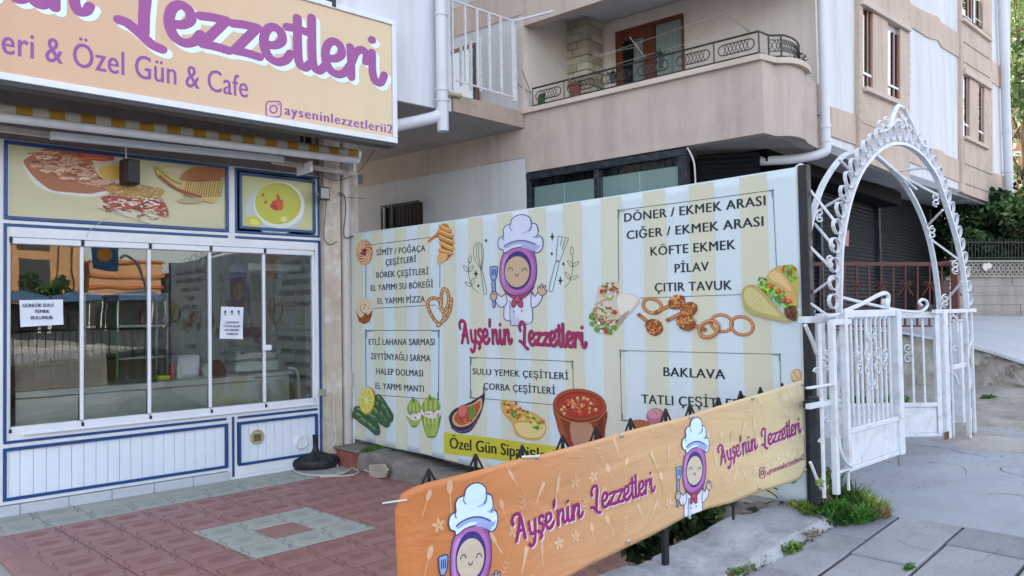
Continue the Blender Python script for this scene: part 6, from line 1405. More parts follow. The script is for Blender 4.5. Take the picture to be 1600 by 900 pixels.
# stuffed cabbage rolls with a lemon
a = food('sarma')
for x0, y0, x1, y1, w_ in [(592, 621, 603, 637, 11), (588, 630, 604, 646, 12), (600, 634, 611, 650, 12), (606, 642, 612, 655, 9), (586, 640, 600, 658, 13), (597, 646, 606, 662, 12), (560, 640, 590, 655, 12), (559, 648, 588, 668, 14), (566, 655, 590, 674, 12)]:
    a.line([(x0, y0), ((x0+x1)/2, (y0+y1)/2-1), (x1, y1)], w_, J('2F4F38'), sm=3); a.line([(x0, y0), ((x0+x1)/2, (y0+y1)/2-1), (x1, y1)], w_*.72, J('476B45'), sm=3); a.line([(x0, y0-w_*.2), (x1, y1-w_*.2)], w_*.2, J('7B9A6B')); a.ell(x1, y1, w_*.3, w_*.36, J('3C6145'), n=10)
    for k in range(3): t = R(.2, .9); a.line([(x0+(x1-x0)*t, y0+(y1-y0)*t-w_*.3), (x0+(x1-x0)*t+2, y0+(y1-y0)*t+w_*.3)], .8, '22402C')
a.ell(576, 626, 12.5, 22, 'B79A2C', .1, 26); a.ell(575, 625, 11, 20, 'E2DE8C', .1, 26); a.ell(575, 625, 9.3, 17.5, 'D3C93C', .1, 24)
for k in range(9): th = 2*math.pi*k/9; a.line([(575, 625), (575+9*math.cos(th), 625+17*math.sin(th))], 1, 'EEEBB8')
done(a)
a = food('peppers')
def pepper(x0, x1, y0, y1, ylid, n=4):
    cx_ = (x0+x1)/2; rx = (x1-x0)/2
    a.poly([(x0, ylid+6), (x0+rx*.1, (ylid+y1)/2), (x0+rx*.5, y1-3), (cx_, y1), (x1-rx*.5, y1-3), (x1-rx*.1, (ylid+y1)/2), (x1, ylid+6), (cx_, ylid+2)], '6F8B35', sm=4)
    for k in range(n): x = x0+rx*(.35+1.3*k/(n-1)); a.line([(x, ylid+12), (cx_+(x-cx_)*.9, (ylid+y1)/2+4), (cx_+(x-cx_)*.5, y1-5)], rx*.32, J('A3B757', .08), sm=3); a.line([(x-1, ylid+14), (cx_+(x-1-cx_)*.85, (ylid+y1)/2)], rx*.1, 'C7D685', sm=0)
    a.poly([(x0+1, ylid+1), (cx_, ylid-3), (x1-1, ylid+1), (x1-.5, ylid+10), (cx_+2, ylid+14), (x0+2, ylid+9)], 'DDD9CF', sm=3)
    for k in range(24): a.ell(R(x0+3, x1-3), R(ylid, ylid+10), 1.1, 1.4, random.choice(['3F3A35', 'EFEDE6', 'B9A88C', '6B5E4C', 'F3F1EA']), n=6)
    a.poly([(x0+1, ylid-8), (x0+rx*.5, ylid-18), (cx_, ylid-20), (x1-rx*.5, ylid-18), (x1-1, ylid-8), (x1-2, ylid), (cx_, ylid+2), (x0+2, ylid)], '8DA345', sm=4)
    for k in range(3): x = x0+rx*(.5+.5*k); a.line([(x, ylid-15), (x, ylid-2)], rx*.2, 'B4C56A')
    a.line([(cx_, ylid-15), (cx_-2, ylid-22)], 2.2, '51622A')
pepper(638, 660, 0, 668, 643); pepper(661, 690, 0, 684, 640, 4); done(a)
a = food('eggplant')
a.poly([(704, 660), (703, 650), (710, 640), (722, 634), (735, 628), (745, 622), (753, 617), (757, 612), (757, 625), (752, 645), (744, 662), (735, 674), (722, 677), (710, 672)], '37284A', sm=4); a.line([(706, 668), (720, 674), (735, 670), (746, 655)], 2, '6A5578', sm=3)
a.poly([(708, 655), (712, 645), (725, 636), (740, 630), (752, 622), (753, 636), (746, 650), (736, 662), (722, 667), (712, 664)], 'C9B27A', sm=4); a.poly([(711, 655), (715, 646), (727, 638), (742, 631), (751, 627), (749, 640), (742, 651), (732, 661), (720, 664)], 'B9572F', sm=4)
for k in range(34): a.ell(R(714, 748), R(640, 660)-(0), 1.6, 1.8, J(random.choice(['C66A3A', '8E3420', 'D98B56', 'A8442A'])), n=7) if k else None
a.ell(724, 643, 8, 11, 'B9433F', .2); a.ell(724, 642, 6.5, 9, 'D4716A', .2); a.poly([(732, 646), (738, 634), (743, 640), (740, 655)], '5E8F3A', sm=2); a.line([(756, 613), (756, 605)], 2, '4B3A4A'); done(a)
a = food('filled_bread')
a.poly([(783, 628), (792, 625), (806, 632), (820, 640), (836, 645), (850, 655), (855, 668), (850, 682), (838, 688), (820, 686), (806, 678), (800, 662), (788, 648), (783, 638)], 'CDA85A', sm=4); a.poly([(805, 665), (815, 660), (850, 663), (853, 672), (846, 682), (832, 684), (815, 680)], 'E3CF8E', sm=4)
for k in range(70):
    t = R(0, 1); x = 788+58*t+R(-6, 8); y = 630+36*t+R(-7, 9); a.ell(x, y, R(1.5, 4), R(1.5, 3.4), J(random.choice(['D8C85A', 'C34A32', '4E8B3A', 'E5DA8A', 'D2743A', '63A048', 'E0CF6E'])), R(0, 3), 8, jit=.15)
done(a)
a = food('stew_pot')
a.poly([(868, 636), (871, 660), (876, 678), (884, 692), (900, 700), (935, 700), (944, 690), (947, 670), (948, 640), (905, 655)], '8A3F26', sm=4); a.poly([(893, 660), (925, 662), (930, 700), (900, 700)], 'B98A72', sm=3); a.poly([(871, 650), (878, 655), (888, 692), (880, 686)], 'A95534', sm=3); a.poly([(936, 660), (944, 655), (942, 690), (936, 696)], '6E2E1C', sm=3)
a.ell(907.5, 634, 42, 26, '7A3220', .08, 30); a.ell(907.5, 631.5, 41, 24.5, 'A34E2E', .08, 30); a.ell(908, 632, 36, 20.5, '8C2F22', .08, 28); a.ell(908, 633, 34, 18.5, 'A83A2A', .08, 28)
for k in range(60):
    t = R(0, 6.28); r = R(0, .85)**.7; a.ell(908+31*r*math.cos(t), 633+15*r*math.sin(t), R(1.6, 4), R(1.2, 2.6), J(random.choice(['B9482F', 'C9603F', '8E2A1E', 'D68A56', 'E0A56E', 'C2543A'])), R(0, 3), 8, jit=.1)
for x, y in ((880, 640), (884, 636), (884, 646), (905, 622), (915, 622), (921, 624), (933, 640), (898, 636), (912, 634), (926, 630)): a.ell(x, y, 3, 3, 'B98048', n=10); a.ell(x-.5, y-.7, 2.2, 2.1, 'DDB07E', n=10)
a.line([(867, 638), (880, 652), (905, 660), (935, 656), (949, 641)], 1.5, 'C47850', sm=4); done(a)
a = food('wrap')
a.poly([(935, 455), (938, 447), (958, 439), (968, 441), (970, 460), (985, 458), (997, 464), (1000, 472), (990, 485), (975, 500), (965, 513), (940, 505), (930, 490)], 'CFC5B8', sm=4); a.poly([(968, 462), (985, 460), (996, 467), (990, 480), (975, 494), (967, 480)], 'E3DCD2', sm=3); a.poly([(966, 500), (985, 484), (975, 502), (962, 515)], 'A99C8E', sm=3)
a.line([(933, 476), (948, 468), (968, 458)], 1.5, '8F8478', sm=3)
def salad(x0, y0, x1, y1, n, rot=0):
    for k in range(n):
        t, r = R(0, 6.28), R(0, 1)**.6; cx_, cy_ = (x0+x1)/2, (y0+y1)/2; a.ell(cx_+(x1-x0)/2*r*math.cos(t), cy_+(y1-y0)/2*r*math.sin(t), R(1.2, 3.4), R(1.0, 2.4), J(random.choice(['7FA045', 'A9BC5C', 'D9D2BE', 'B9805E', '9C4A36', 'C9C0A8', '557A33', 'EAE6DA'])), R(0, 3), 8, jit=.2)
salad(940, 442, 967, 468, 60); salad(926, 474, 967, 520, 150)
for x, y in ((928, 505), (935, 514), (955, 518), (962, 511), (927, 495)): a.poly([(x-4, y), (x, y-4), (x+4, y), (x+3, y+5), (x-2, y+4)], J('6F9A3B'), sm=2)
for x, y in ((950, 518), (963, 488), (943, 455)): a.ell(x, y, 3.6, 3.6, 'B5402E', n=10)
done(a)
a = food('crispy_chicken')
def ring(cx_, cy_, rx, ry, rot):
    P = [(cx_+rx*math.cos(t)*math.cos(rot)-ry*math.sin(t)*math.sin(rot), cy_+rx*math.cos(t)*math.sin(rot)+ry*math.sin(t)*math.cos(rot)) for t in [k*math.pi/10 for k in range(20)]]
    a.line(P, 5, '8B4A26', closed=True); a.line(P, 3.6, 'C07A45', closed=True); a.line([(x-.5, y-.8) for x, y in P], 1.1, 'E0A672', closed=True)
ring(1020, 478, 15, 11, .4); ring(1128, 505, 17, 13, .2)
def drum(x0, y0, x1, y1, r_):
    a.line([(x0, y0), (x1, y1)], 5.5, '96532B'); a.line([(x0, y0), (x1, y1)], 3.2, 'C8864F'); a.ell(x0, y0, 3.2, 3.2, '9A5A30')
    a.ell(x1, y1, r_*1.25, r_, '8A4824', math.atan2(y1-y0, x1-x0), 20, jit=.06)
    for k in range(46): t, q = R(0, 6.28), R(0, 1)**.5; a.ell(x1+r_*1.08*q*math.cos(t), y1+r_*.9*q*math.sin(t), R(1.4, 2.8), R(1.2, 2.2), J(random.choice(['B5713A', 'CF8E55', '9A5A2C', 'DDA56C', 'A86632'])), R(0, 3), 7, jit=.15)
drum(1026, 488, 1058, 472, 11); drum(1045, 500, 1078, 483, 11); drum(1000, 492, 1023, 511, 12); drum(1103, 515, 1074, 504, 12); ring(1110, 514, 16, 12, -.5); ring(1160, 509, 18, 14, .3); done(a)
a = food('taco')
a.poly([(1198, 440), (1210, 420), (1222, 415), (1246, 418), (1248, 470), (1225, 450)], 'B9B05A', sm=3)
for k in range(40): a.ell(R(1222, 1245), R(416, 440), R(2, 4), R(1.5, 3), J(random.choice(['5E9A35', '7FB548', '3F7A28', 'C24A2C', '8CC252'])), R(0, 3), 7, jit=.2)
a.poly([(1200, 438), (1207, 422), (1218, 421), (1232, 434), (1246, 462), (1247, 480), (1225, 462)], 'CBA566', sm=4); a.poly([(1203, 434), (1209, 424), (1216, 424), (1228, 436), (1238, 455), (1224, 446)], 'DDBF86', sm=4)
for k in range(110):
    t = R(0, 1); a.ell(1192+50*t+R(-8, 10), 441+44*t+R(-9, 9), R(1.8, 4), R(1.5, 3), J(random.choice(['5E9A35', '7FB548', '3F7A28', '9CCB5A', '4E8B30', 'B8C93C'])), R(0, 3), 7, jit=.25)
for x, y in ((1207, 447), (1219, 455), (1227, 467), (1235, 471)): a.ell(x, y, 4.5, 3.6, 'C2402A', .3); a.ell(x-1, y-1, 2.6, 1.8, 'E07A56', .3)
a.poly([(1232, 480), (1246, 478), (1247, 500), (1238, 500), (1228, 490)], '6B3A26', sm=2)
for k in range(26): a.ell(R(1230, 1246), R(480, 499), 2, 1.6, J(random.choice(['5A2E1E', '8A5038', '3E1E14'])), n=7)
a.poly([(1163, 470), (1162, 455), (1170, 446), (1183, 446), (1200, 460), (1218, 482), (1236, 503), (1215, 500), (1190, 494), (1170, 486)], 'B7A768', sm=4); a.poly([(1166, 466), (1168, 452), (1178, 450), (1192, 460), (1208, 478), (1222, 494), (1200, 490), (1178, 482)], 'CFC389', sm=4)
for k in range(22): a.ell(R(1168, 1205), R(458, 484), .9, .8, '9A8850', n=6)
done(a)
a = food('sweets'); a.ell(1026, 650, 15, 13, 'B9718A'); a.ell(1024, 646, 11, 8, 'D193A6'); a.line([(1022, 640), (1028, 647)], 2, '8CA03C'); a.poly([(985, 660), (1000, 655), (1018, 660), (1012, 668), (990, 668)], 'A5673F', sm=3); a.ell(1245, 588, 10, 12, 'C9A37A'); a.ell(1243, 586, 7, 8, 'DDBE99'); a.line([(1240, 580), (1246, 592)], 1, '9A7350')
a.ell(1239, 748, 6, 7.5, '3F8A3C'); a.ell(1237, 745, 3, 3.6, '74B566'); a.ell(1226, 750, 7, 5, 'B5703A'); done(a)

# ------------------------------------------------------------------ small orange banner on the fence
sb = thing('orange_banner', 'long orange and cream banner with two cook emblems tied to the low fence', 'banner', tuple(fz(940, 800)))
O3 = FN.normalized()*(FD/FN.length)
def s_uv(x, y): p = fz(x, y)-O3; return (p.dot(fdir), p.z)
def sD(u, v):
    uu = u-sU0; return .010*math.sin(uu*4.2+.5)*(.4+.6*(v-.5)**2)+.006*math.sin(uu*9+v*5)+.003*math.sin(v*13+uu*2.5)+(.05*math.exp(-(uu/.05)**2)-.0)*(-1)
def s_pl(u, v, h): return O3+fdir*u+Vector((0, 0, v))+fn*(h+sD(u, v)+.02)
tops = [(624, 800), (630, 775), (645, 760), (665, 752), (700, 743), (750, 730), (800, 717), (835, 711), (900, 694), (965, 676), (1010, 665), (1060, 651), (1120, 633), (1180, 615), (1230, 600), (1252, 593)]
bots = [(626, 1130), (700, 1060), (800, 960), (860, 915), (900, 892), (975, 853), (1040, 822), (1075, 803), (1105, 792), (1137, 784), (1182, 769), (1220, 757), (1245, 747), (1257, 722)]
T2 = [Vector(s_uv(*p)) for p in tops]; B2 = [Vector(s_uv(*p)) for p in bots]; sU0, sU1 = T2[0].x, T2[-1].x
cs_ = [(624, 'C87A47'), (760, 'CE8857'), (900, 'CF9A70'), (1000, 'D1A77C'), (1100, 'D2B188'), (1180, 'D3BE92'), (1257, 'D9CDAC')]
cl_ = [(s_uv(x, 760)[0], lin(c)) for x, c in cs_]
def scol(u, v=0):
    for (a, ca), (b, cb) in zip(cl_, cl_[1:]):
        if u <= b: t = max(0, (u-a)/(b-a)); return tuple(ca[i]+(cb[i]-ca[i])*t for i in range(3))
    return cl_[-1][1]
sheetmesh('vinyl_sheet', sU0, sU1, 120, 26, lambda u: interp(T2, u), lambda u: interp(B2, u), s_pl, scol, M_print2, sb)
S = Art(s_uv, s_pl, .00025, .002, .02)
def pale(u, t=.32): c = scol(u); return tuple(c[i]+(lin('F3D9BE')[i]-c[i])*t for i in range(3))
old = None
rr = random.Random(4)
def motif(kind, u, v, sc, rot):
    c, d = math.cos(rot), math.sin(rot); S.tf = lambda p: Vector((u+(p[0]*c-p[1]*d)*sc, v+(p[0]*d+p[1]*c)*sc)); col = pale(u, rr.uniform(.3, .5))
    if kind == 0: S.line([(0, -1), (0, -.2)], .1, col); S.line([(0, -.15), (0, .55)], .26, col); S.line([(0, .6), (0, .95)], .1, col)      # rolling pin
    elif kind == 1:
        for k in range(5): a = k*2*math.pi/5; S.ell(.24*math.cos(a), .24*math.sin(a), .2, .11, col, a, 8)
    elif kind == 2: S.line([(0, -1), (0, .1)], .07, col); S.ell(0, .45, .2, .4, col, 0, 12)     # spoon / whisk
    elif kind == 3: S.poly([(-.2, .9), (.2, .9), (.1, -.1), (.04, -.9), (-.04, -.9), (-.1, -.1)], col)
    else: S.line([(0, -.7), (0, .7)], .05, col); [S.line([(0, y), (sg*.25, y+.2)], .07, col) for y in (-.4, -.1, .2) for sg in (-1, 1)]
    S.tf = None
def inside(u, v, m=.03): return sU0+.09 < u < sU1-.03 and interp(B2, u)+m+.03 < v < interp(T2, u)-m-.03
for i in range(27):
    for j in range(-1, 6):
        u = sU0+.06+.105*i+(j % 2)*.052; v = .26+.12*j+.083*(u-sU0)+rr.uniform(-.01, .01)
        if inside(u, v): motif([1, 0, 4, 2, 1, 3, 2][(i*3+j*2) % 7], u, v, rr.uniform(.055, .075) if (i*3+j*2) % 7 not in (0, 4) else .07, rr.uniform(-.6, .6))
S.build('pattern_print', M_print2, sb, bend=.045, kind='stuff')
S.grid = {}; S2 = S.sub(); S2.base = .0024
def s_cook(hat, face, fill=1):
    a = S2.sub(); h = S2.uv(hat); f = S2.uv(face); sy = (h.y-f.y)/325; cook(a, f, sy*.98, sy, tone=0, skin='D0C0AC', w=5.5); keep = []
    for V, Fc, c, l in a.sh:
        if True: keep.append((V, Fc, c, l))
    a.sh = keep
    return a
a = s_cook((742, 752), (729, 870)); a.build('cook_emblem', M_print2, sb, bend=.045)
a = s_cook((1081, 651.5), (1077, 733)); 
# the sheet's lower edge cuts the second emblem: drop what would hang below it
def cutlow(a):
    out = []
    for V, Fc, c, l in a.sh:
        V2 = [Vector((v.x, max(v.y, interp(B2, v.x)+.002), v[2] if len(v) > 2 else 0)) for v in V]; out.append((V2, Fc, c, l))
    a.sh = out
cutlow(a); a.build('cook_emblem', M_print2, sb, bend=.045)
a = S2.sub(); PU = '8E2C72'
script(a, "Ayşe'nin", (802, 843), (907, 806), 24, PU, .23, 'EBD3D6', (.09, -.09)); script(a, 'Lezzetleri', (926, 796), (1018, 765), 22, PU, .23, 'EBD3D6', (.09, -.09))
script(a, "Ayşe'nin", (1120, 724), (1179, 700), 17, PU, .23, 'EBD3D6', (.09, -.09)); script(a, 'Lezzetleri', (1190, 697), (1248, 674), 16, PU, .23, 'EBD3D6', (.09, -.09)); a.build('brush_lettering', M_print2, sb, bend=.045)
a = S2.sub(); insta(a, 1183, 1191, 730, 746, PU, 1.2); text(a, 'ayseninlezzetlerii2', (1194, 741), (1252, 717), 9, PU, .02, 1.1); a.build('lettering', M_print2, sb, bend=.08)
g = G()
for x, y in ((835, 713), (967, 680), (1072, 651), (1170, 622), (975, 845), (1182, 762), (1072, 806), (1250, 600), (1252, 733)):
    p = s_pl(*s_uv(x, y), .004); g.lathe([(.011, 0), (.011, .004), (.006, .006), (.006, 0)], p, 12, fn)
g.build('eyelet', M_steel, sb, kind='stuff')
g = G(); g.smooth = True; g.tube(cr_([s_pl(*s_uv(835, 712), .01), s_pl(*s_uv(822, 712), .012), s_pl(*s_uv(811, 713), .0)], 3), .005, 5); g.build('cable_tie', M_iron, sb)
g = G(); g.tube([s_pl(*s_uv(1070, 803), .012), s_pl(*s_uv(1072, 809), .014)], .003, 5); g.build('cable_tie', M_iron, sb)

# ------------------------------------------------------------------ illuminated shop sign
SGY = 6.4
sg = thing('shop_sign', 'large peach shop sign box with purple lettering above the awning', 'sign', (2.5, SGY, 3.28))
def g_uv(x, y): p = PY(x, y, SGY); return (p.x, p.z)
def g_pl(u, v, h): return Vector((u, SGY-h, v))
zL, zR = PY(0, 128, SGY).z, PY(620, 222, SGY).z; xr = PY(620, 222, SGY).x; zt_ = PY(617, 33, SGY).z; zb_s = (zL+zR)/2
g = G(); g.box(-1.6, xr-.012, SGY+.002, SGY+.13, zb_s+.012, zt_-.012); g.build('face_panel', pm('peach_sign_film', 'DBB79B', 'D4AE91', .5, .35, .0, spec=.3), sg)
for nm, q in (('frame', (-1.65, xr, zb_s, zb_s+.052)), ('frame', (-1.65, xr, zt_-.052, zt_)), ('frame', (xr-.05, xr, zb_s+.053, zt_-.053)), ('frame', (-1.65, -1.6, zb_s+.053, zt_-.053))):
    g = G(); g.bbox(q[0], q[1], SGY-.02, SGY+.14, q[2], q[3], .004); g.build(nm, M_white, sg)
g = G(); g.box(-1.6, xr-.02, SGY-.012, SGY+.135, zb_s-.035, zb_s-.002); g.build('painted_gap_shadow', M_black, sg)  # black strip painted in for the shaded gap below the sign
g = G(); a_ = PY(520, 5, SGY); g.bbox(a_.x-.02, a_.x+.02, SGY-.03, SGY+.2, a_.z-.04, a_.z+.08, .004); g.build('clip', M_black, sg)
# peach to cream gradient printed on the film
Q = Art(g_uv, g_pl, .00015, .001, .04)
n = 26
for i in range(n):
    x0 = -1.55+(xr-.055+1.55)*i/n; x1 = -1.55+(xr-.055+1.55)*(i+1)/n; t = min(1, max(0, ((x0+x1)/2-1.0)/3.3)); Q.raw([Vector((x0, zb_s+.056)), Vector((x1, zb_s+.056)), Vector((x1, zt_-.056)), Vector((x0, zt_-.056))], [(0, 1, 2, 3)], mixc('D2A88C', 'DCC6A6', t))
for i in range(len(Q.sh)): Q.sh[i] = (*Q.sh[i][:3], 1)
Q.build('film_print', M_print3, sg); Q.grid = {}; Q2 = Q.sub(); Q2.base = .0016
PU2 = '9B4F94'; WS = 'DDF0F2'
a = Q2.sub(); script(a, 'Lezzetleri', (214, 52), (603, 132), 58, PU2, .25, WS, (.10, -.10)); script(a, "Ayşe'nin", (-340, -75), (140, 24), 60, PU2, .26, WS, (.12, -.1)); a.build('brush_lettering', M_print3, sg)
a = Q2.sub(); text(a, 'eri & Özel Gün & Cafe', (3, 83), (387, 153), 40, '8C4C9A', .012, 1.04); text(a, 'ayseninlezzetlerii2', (445, 179), (613, 209), 15, '8C4C9A', .03, 1.15); insta(a, 415.5, 439, 158.5, 183, '8C4C9A', 2.2); a.build('lettering', M_print3, sg)
# ------------------------------------------------------------------ notices
def paperart(t, y, rows):
    a = Art(lambda px, py: (PY(px, py, PYg).x, PY(px, py, PYg).z), lambda u, v, h: Vector((u, PYg-.012-h, v)), .0001, .0002, .01)
    for r_ in rows: text(a, *r_)
    a.build('lettering', M_print, t)
TK = '3C3B52'
paperart(notice1, 0, [('GÜNLÜK SULU', (35, 480), (83, 479), 5.2, TK, .03, 1.0), ('YEMEK', (53, 489), (77, 489), 5.2, TK, .03, 1.0), ('BULUNUR', (48, 499), (82, 498.5), 5.2, TK, .03, 1.0)])
paperart(notice2, 0, [('!', (350.5, 492), (352, 492), 7, TK, .05, 1.0), ('!', (361, 492), (362.5, 492), 7, TK, .05, 1.0), ('!', (371.5, 492), (373, 492), 7, TK, .05, 1.0), ('DIŞARIDAN', (352, 505), (372, 505), 3, TK, .02, 1.0), ('YİYECEK İÇECEK', (348, 511), (375, 511), 3, TK, .02, 1.0), ('GETİRMEK', (350, 517), (373, 517), 3, TK, .02, 1.0), ('YASAKTIR', (352.5, 523), (371, 523), 3, TK, .02, 1.0)])
# ------------------------------------------------------------------ pictures on the fascia
def fas(parent):
    return Art(lambda px, py: (PY(px, py, SY).x, PY(px, py, SY).z), lambda u, v, h: Vector((u, SY+.012-h, v)), .0002, .001, .03)
a = fas(pic1); Z4 = lambda x, y: (x/4, 200+y/4)
def z4(pts): return [Z4(*p) for p in pts]
a.poly(z4([(150, 190), (200, 330), (320, 400), (560, 430), (700, 400), (830, 340), (800, 200), (600, 150), (350, 120)]), 'D8D8D2', sm=4)
a.poly(z4([(150, 200), (220, 160), (300, 125), (440, 135), (560, 190), (640, 280), (720, 330), (700, 380), (620, 400), (560, 410), (420, 400), (320, 385), (230, 320), (170, 250)]), 'A86A4A', sm=4)
for k in range(230):
    t = R(0, 1); x = 190+440*t+R(-30, 60); y = 190+120*t+R(-70, 80)*(1-abs(t-.5)*.6); a.line([Z4(x, y), Z4(x+R(15, 40), y+R(-12, 12)), Z4(x+R(40, 70), y+R(-14, 14))], R(1.2, 3.4), J(random.choice(['C79A84', 'B9714A', 'D4A994', '9A5A3C', 'E0C4B0', '8A4A30', 'CFA78E', 'B0836A'])), sm=2)
a.poly(z4([(480, 150), (600, 145), (700, 165), (705, 205), (600, 205), (520, 190)]), 'B84A34', sm=3)
for k in range(14): a.line([Z4(R(490, 680), R(155, 200)), Z4(R(490, 680), R(155, 200))], 1.6, J('CB6A4C'))
a.poly(z4([(600, 215), (770, 210), (770, 320), (640, 315), (590, 250)]), 'C9B89C', sm=2); a.poly(z4([(620, 245), (765, 240), (765, 310), (650, 312)]), 'C9A23E', sm=2)
a.poly(z4([(620, 470), (650, 420), (800, 400), (1000, 440), (1050, 530), (1000, 590), (930, 600), (760, 560), (640, 510)]), 'D3CBB4', sm=4)
a.poly(z4([(660, 370), (760, 345), (880, 355), (1010, 380), (1020, 410), (960, 450), (800, 430), (680, 400)]), 'B08A4E', sm=4)
for k in range(90): a.ell(*Z4(R(680, 990), R(365, 435)), R(1, 2.6), R(.8, 1.6), J(random.choice(['C9A568', '9A7238', 'B9904F', 'D9BC86'])), n=7)
a.poly(z4([(630, 440), (700, 420), (830, 440), (1000, 450), (1045, 500), (1040, 560), (900, 510), (740, 500)]), 'A04A38', sm=3)
for k in range(150): a.line([Z4(R(640, 1030), R(435, 500)), Z4(R(640, 1030), R(440, 520))] if k < 6 else [Z4(x := R(640, 1000), y := R(435, 520)), Z4(x+R(10, 40), y+R(-8, 14))], R(1, 2.4), J(random.choice(['B5483A', '8C3426', 'C96A52', 'D9CFC0', '5F3326', 'E5DED2'])))
for k in range(60): a.line([Z4(x := R(850, 1030), y := R(500, 575)), Z4(x+R(5, 25), y+R(-6, 10))], R(.8, 1.8), J(random.choice(['E3DACB', 'C9B49A', '8A5A44'])))
a.poly(z4([(970, 240), (1000, 250), (1110, 310), (1140, 330), (1200, 245), (1390, 250), (1390, 300), (1350, 460), (1260, 450), (1130, 400), (1000, 320)]), 'C9B266', sm=3)
a.poly(z4([(1200, 245), (1390, 250), (1370, 330), (1130, 330)]), 'A8642E', sm=2)
for k in range(16): x = 1150+15*k; a.line([Z4(x+30, 262), Z4(x-2, 430)], 1.4, J('8F5A2A'))
for k in range(4): a.line([Z4(1180, 290+12*k), Z4(1375, 296+12*k)], 1, J('7A4420'))
a.line(z4([(995, 300), (1100, 380), (1250, 430)]), 3.6, '9A3A2E', sm=3); a.line(z4([(980, 250), (1060, 320), (1130, 350)]), 3, '88943C', sm=3); a.ell(*Z4(1190, 455), 20, 4.5, 'B5A284')
a.line(z4([(610, 500), (760, 545), (930, 600)]), .8, '6F6450', sm=3); a.line(z4([(1000, 240), (1200, 235), (1390, 240)]), .6, '8A8470')
a.line([(187, 325), (182, 327)], 1, '777777')
a.build('food_print', M_print3, pic1)
a = fas(pic2); a.grid = {}
C3 = lambda x, y: (380+x/3.333, 230+y/3.333)
a.ell(*C3(165, 330), 46, 37, 'BCC7CC', .25, 32); a.ell(*C3(190, 300), 40, 36.5, 'DDE2DE', .2, 32); a.ell(*C3(183, 292), 36, 32.5, 'B5B83E', .2, 32); a.ell(*C3(180, 296), 33.5, 30, 'BDBF48', .2, 32)
a.ell(*C3(178, 302), 10, 9, 'C23A26', 0, 14, jit=.12); a.ell(*C3(190, 285), 7, 4.5, 'C94530', .4, 12, jit=.1); a.ell(*C3(186, 262), 2.2, 6.5, 'B8503A', -.5, 10, jit=.15); a.ell(*C3(170, 312), 7, 5, 'B33420', .6, 12, jit=.2); a.ell(*C3(190, 300), 5, 6, 'CE5238', 0, 10, jit=.2); a.ell(*C3(106, 248), 2, 3, 'B8503A'); a.ell(*C3(120, 286), 2.6, 2.4, 'B8503A')
a.ell(*C3(215, 375), 5, 4.5, 'D8DA9A'); a.ell(*C3(60, 385), 12, 8, 'C3C23C', .3); a.ell(*C3(62, 390), 8, 5, 'D8D870', .3)
a.build('soup_print', M_print3, pic2)
M_dry = leafm('dry_straw', '8A7D58', '6B6043')
# ------------------------------------------------------------------ plants
def leafcards(g, c, rad, n, size, flat=.5, up_=.3):
    for _ in range(n):
        d = Vector((R(-1, 1), R(-1, 1), R(-1, 1)))
        while d.length > 1: d = Vector((R(-1, 1), R(-1, 1), R(-1, 1)))
        p = Vector(c)+Vector((d.x*rad[0], d.y*rad[1], d.z*rad[2])); s_ = size*R(.6, 1.3)
        a = Vector((R(-1, 1), R(-1, 1), R(-.6, 1)+up_)).normalized(); b = a.orthogonal().normalized(); b = (Matrix.Rotation(R(0, 6.28), 3, a) @ b)*s_*flat
        g.add([p-a*s_, p+b, p+a*s_, p-b], [(0, 1, 2, 3)]) if _ % 2 else g.add([p-a*s_, p+b+a*.2*s_, p+a*s_, p-b+a*.2*s_], [(0, 1, 2), (0, 2, 3)])
def grass(g, c, rx, ry, n, h, lean=.6, w_=.006):
    for _ in range(n):
        a = R(0, 6.28); q = R(0, 1)**.6; x = c[0]+rx*q*math.cos(a); y = c[1]+ry*q*math.sin(a); z = c[2]
        hh = h*R(.5, 1.1)*(1.1-.5*q); d = Vector((math.cos(a)*lean*q+R(-.4, .4), math.sin(a)*lean*q+R(-.4, .4), 1)).normalized(); s_ = Vector((-d.y, d.x, 0)); s_ = (s_.normalized() if s_.length > .01 else Vector((1, 0, 0)))*w_*R(.6, 1.3)
        if _ % 3 == 0: s_ = Matrix.Rotation(R(0, 3), 3, 'Z') @ s_
        p = Vector((x, y, z)); m = p+d*hh*.55; t = p+d*hh+Vector((d.x, d.y, -.35))*hh*.3
        g.add([p-s_, p+s_, m+s_*.8, m-s_*.8, t], [(0, 1, 2, 3), (3, 2, 4)])
def patch(name, label, px_, z, rx, ry, n, h, mats=(M_grass, M_leaf), leaves=0, ls=.012, cat='grass tuft', kind=None, **k):
    c = PZ(px_[0], px_[1], z); t = thing(name, label, cat, c); 
    for i, m in enumerate(mats):
        g = G(); grass(g, (c.x+R(-.02, .02), c.y, c.z-.01), rx, ry, n//len(mats), h, **k)
        if leaves: leafcards(g, (c.x, c.y, c.z+h*.3), (rx, ry, h*.35), leaves//len(mats), ls)
        g.build('blades', m, t, kind='stuff')
    return t
t = patch('grass_clump', 'lush green grass clump at the foot of the banner post', (1318, 806), .35, .26, .17, 700, .12, (M_grass, M_leaf, M_leafd), 500, .016)
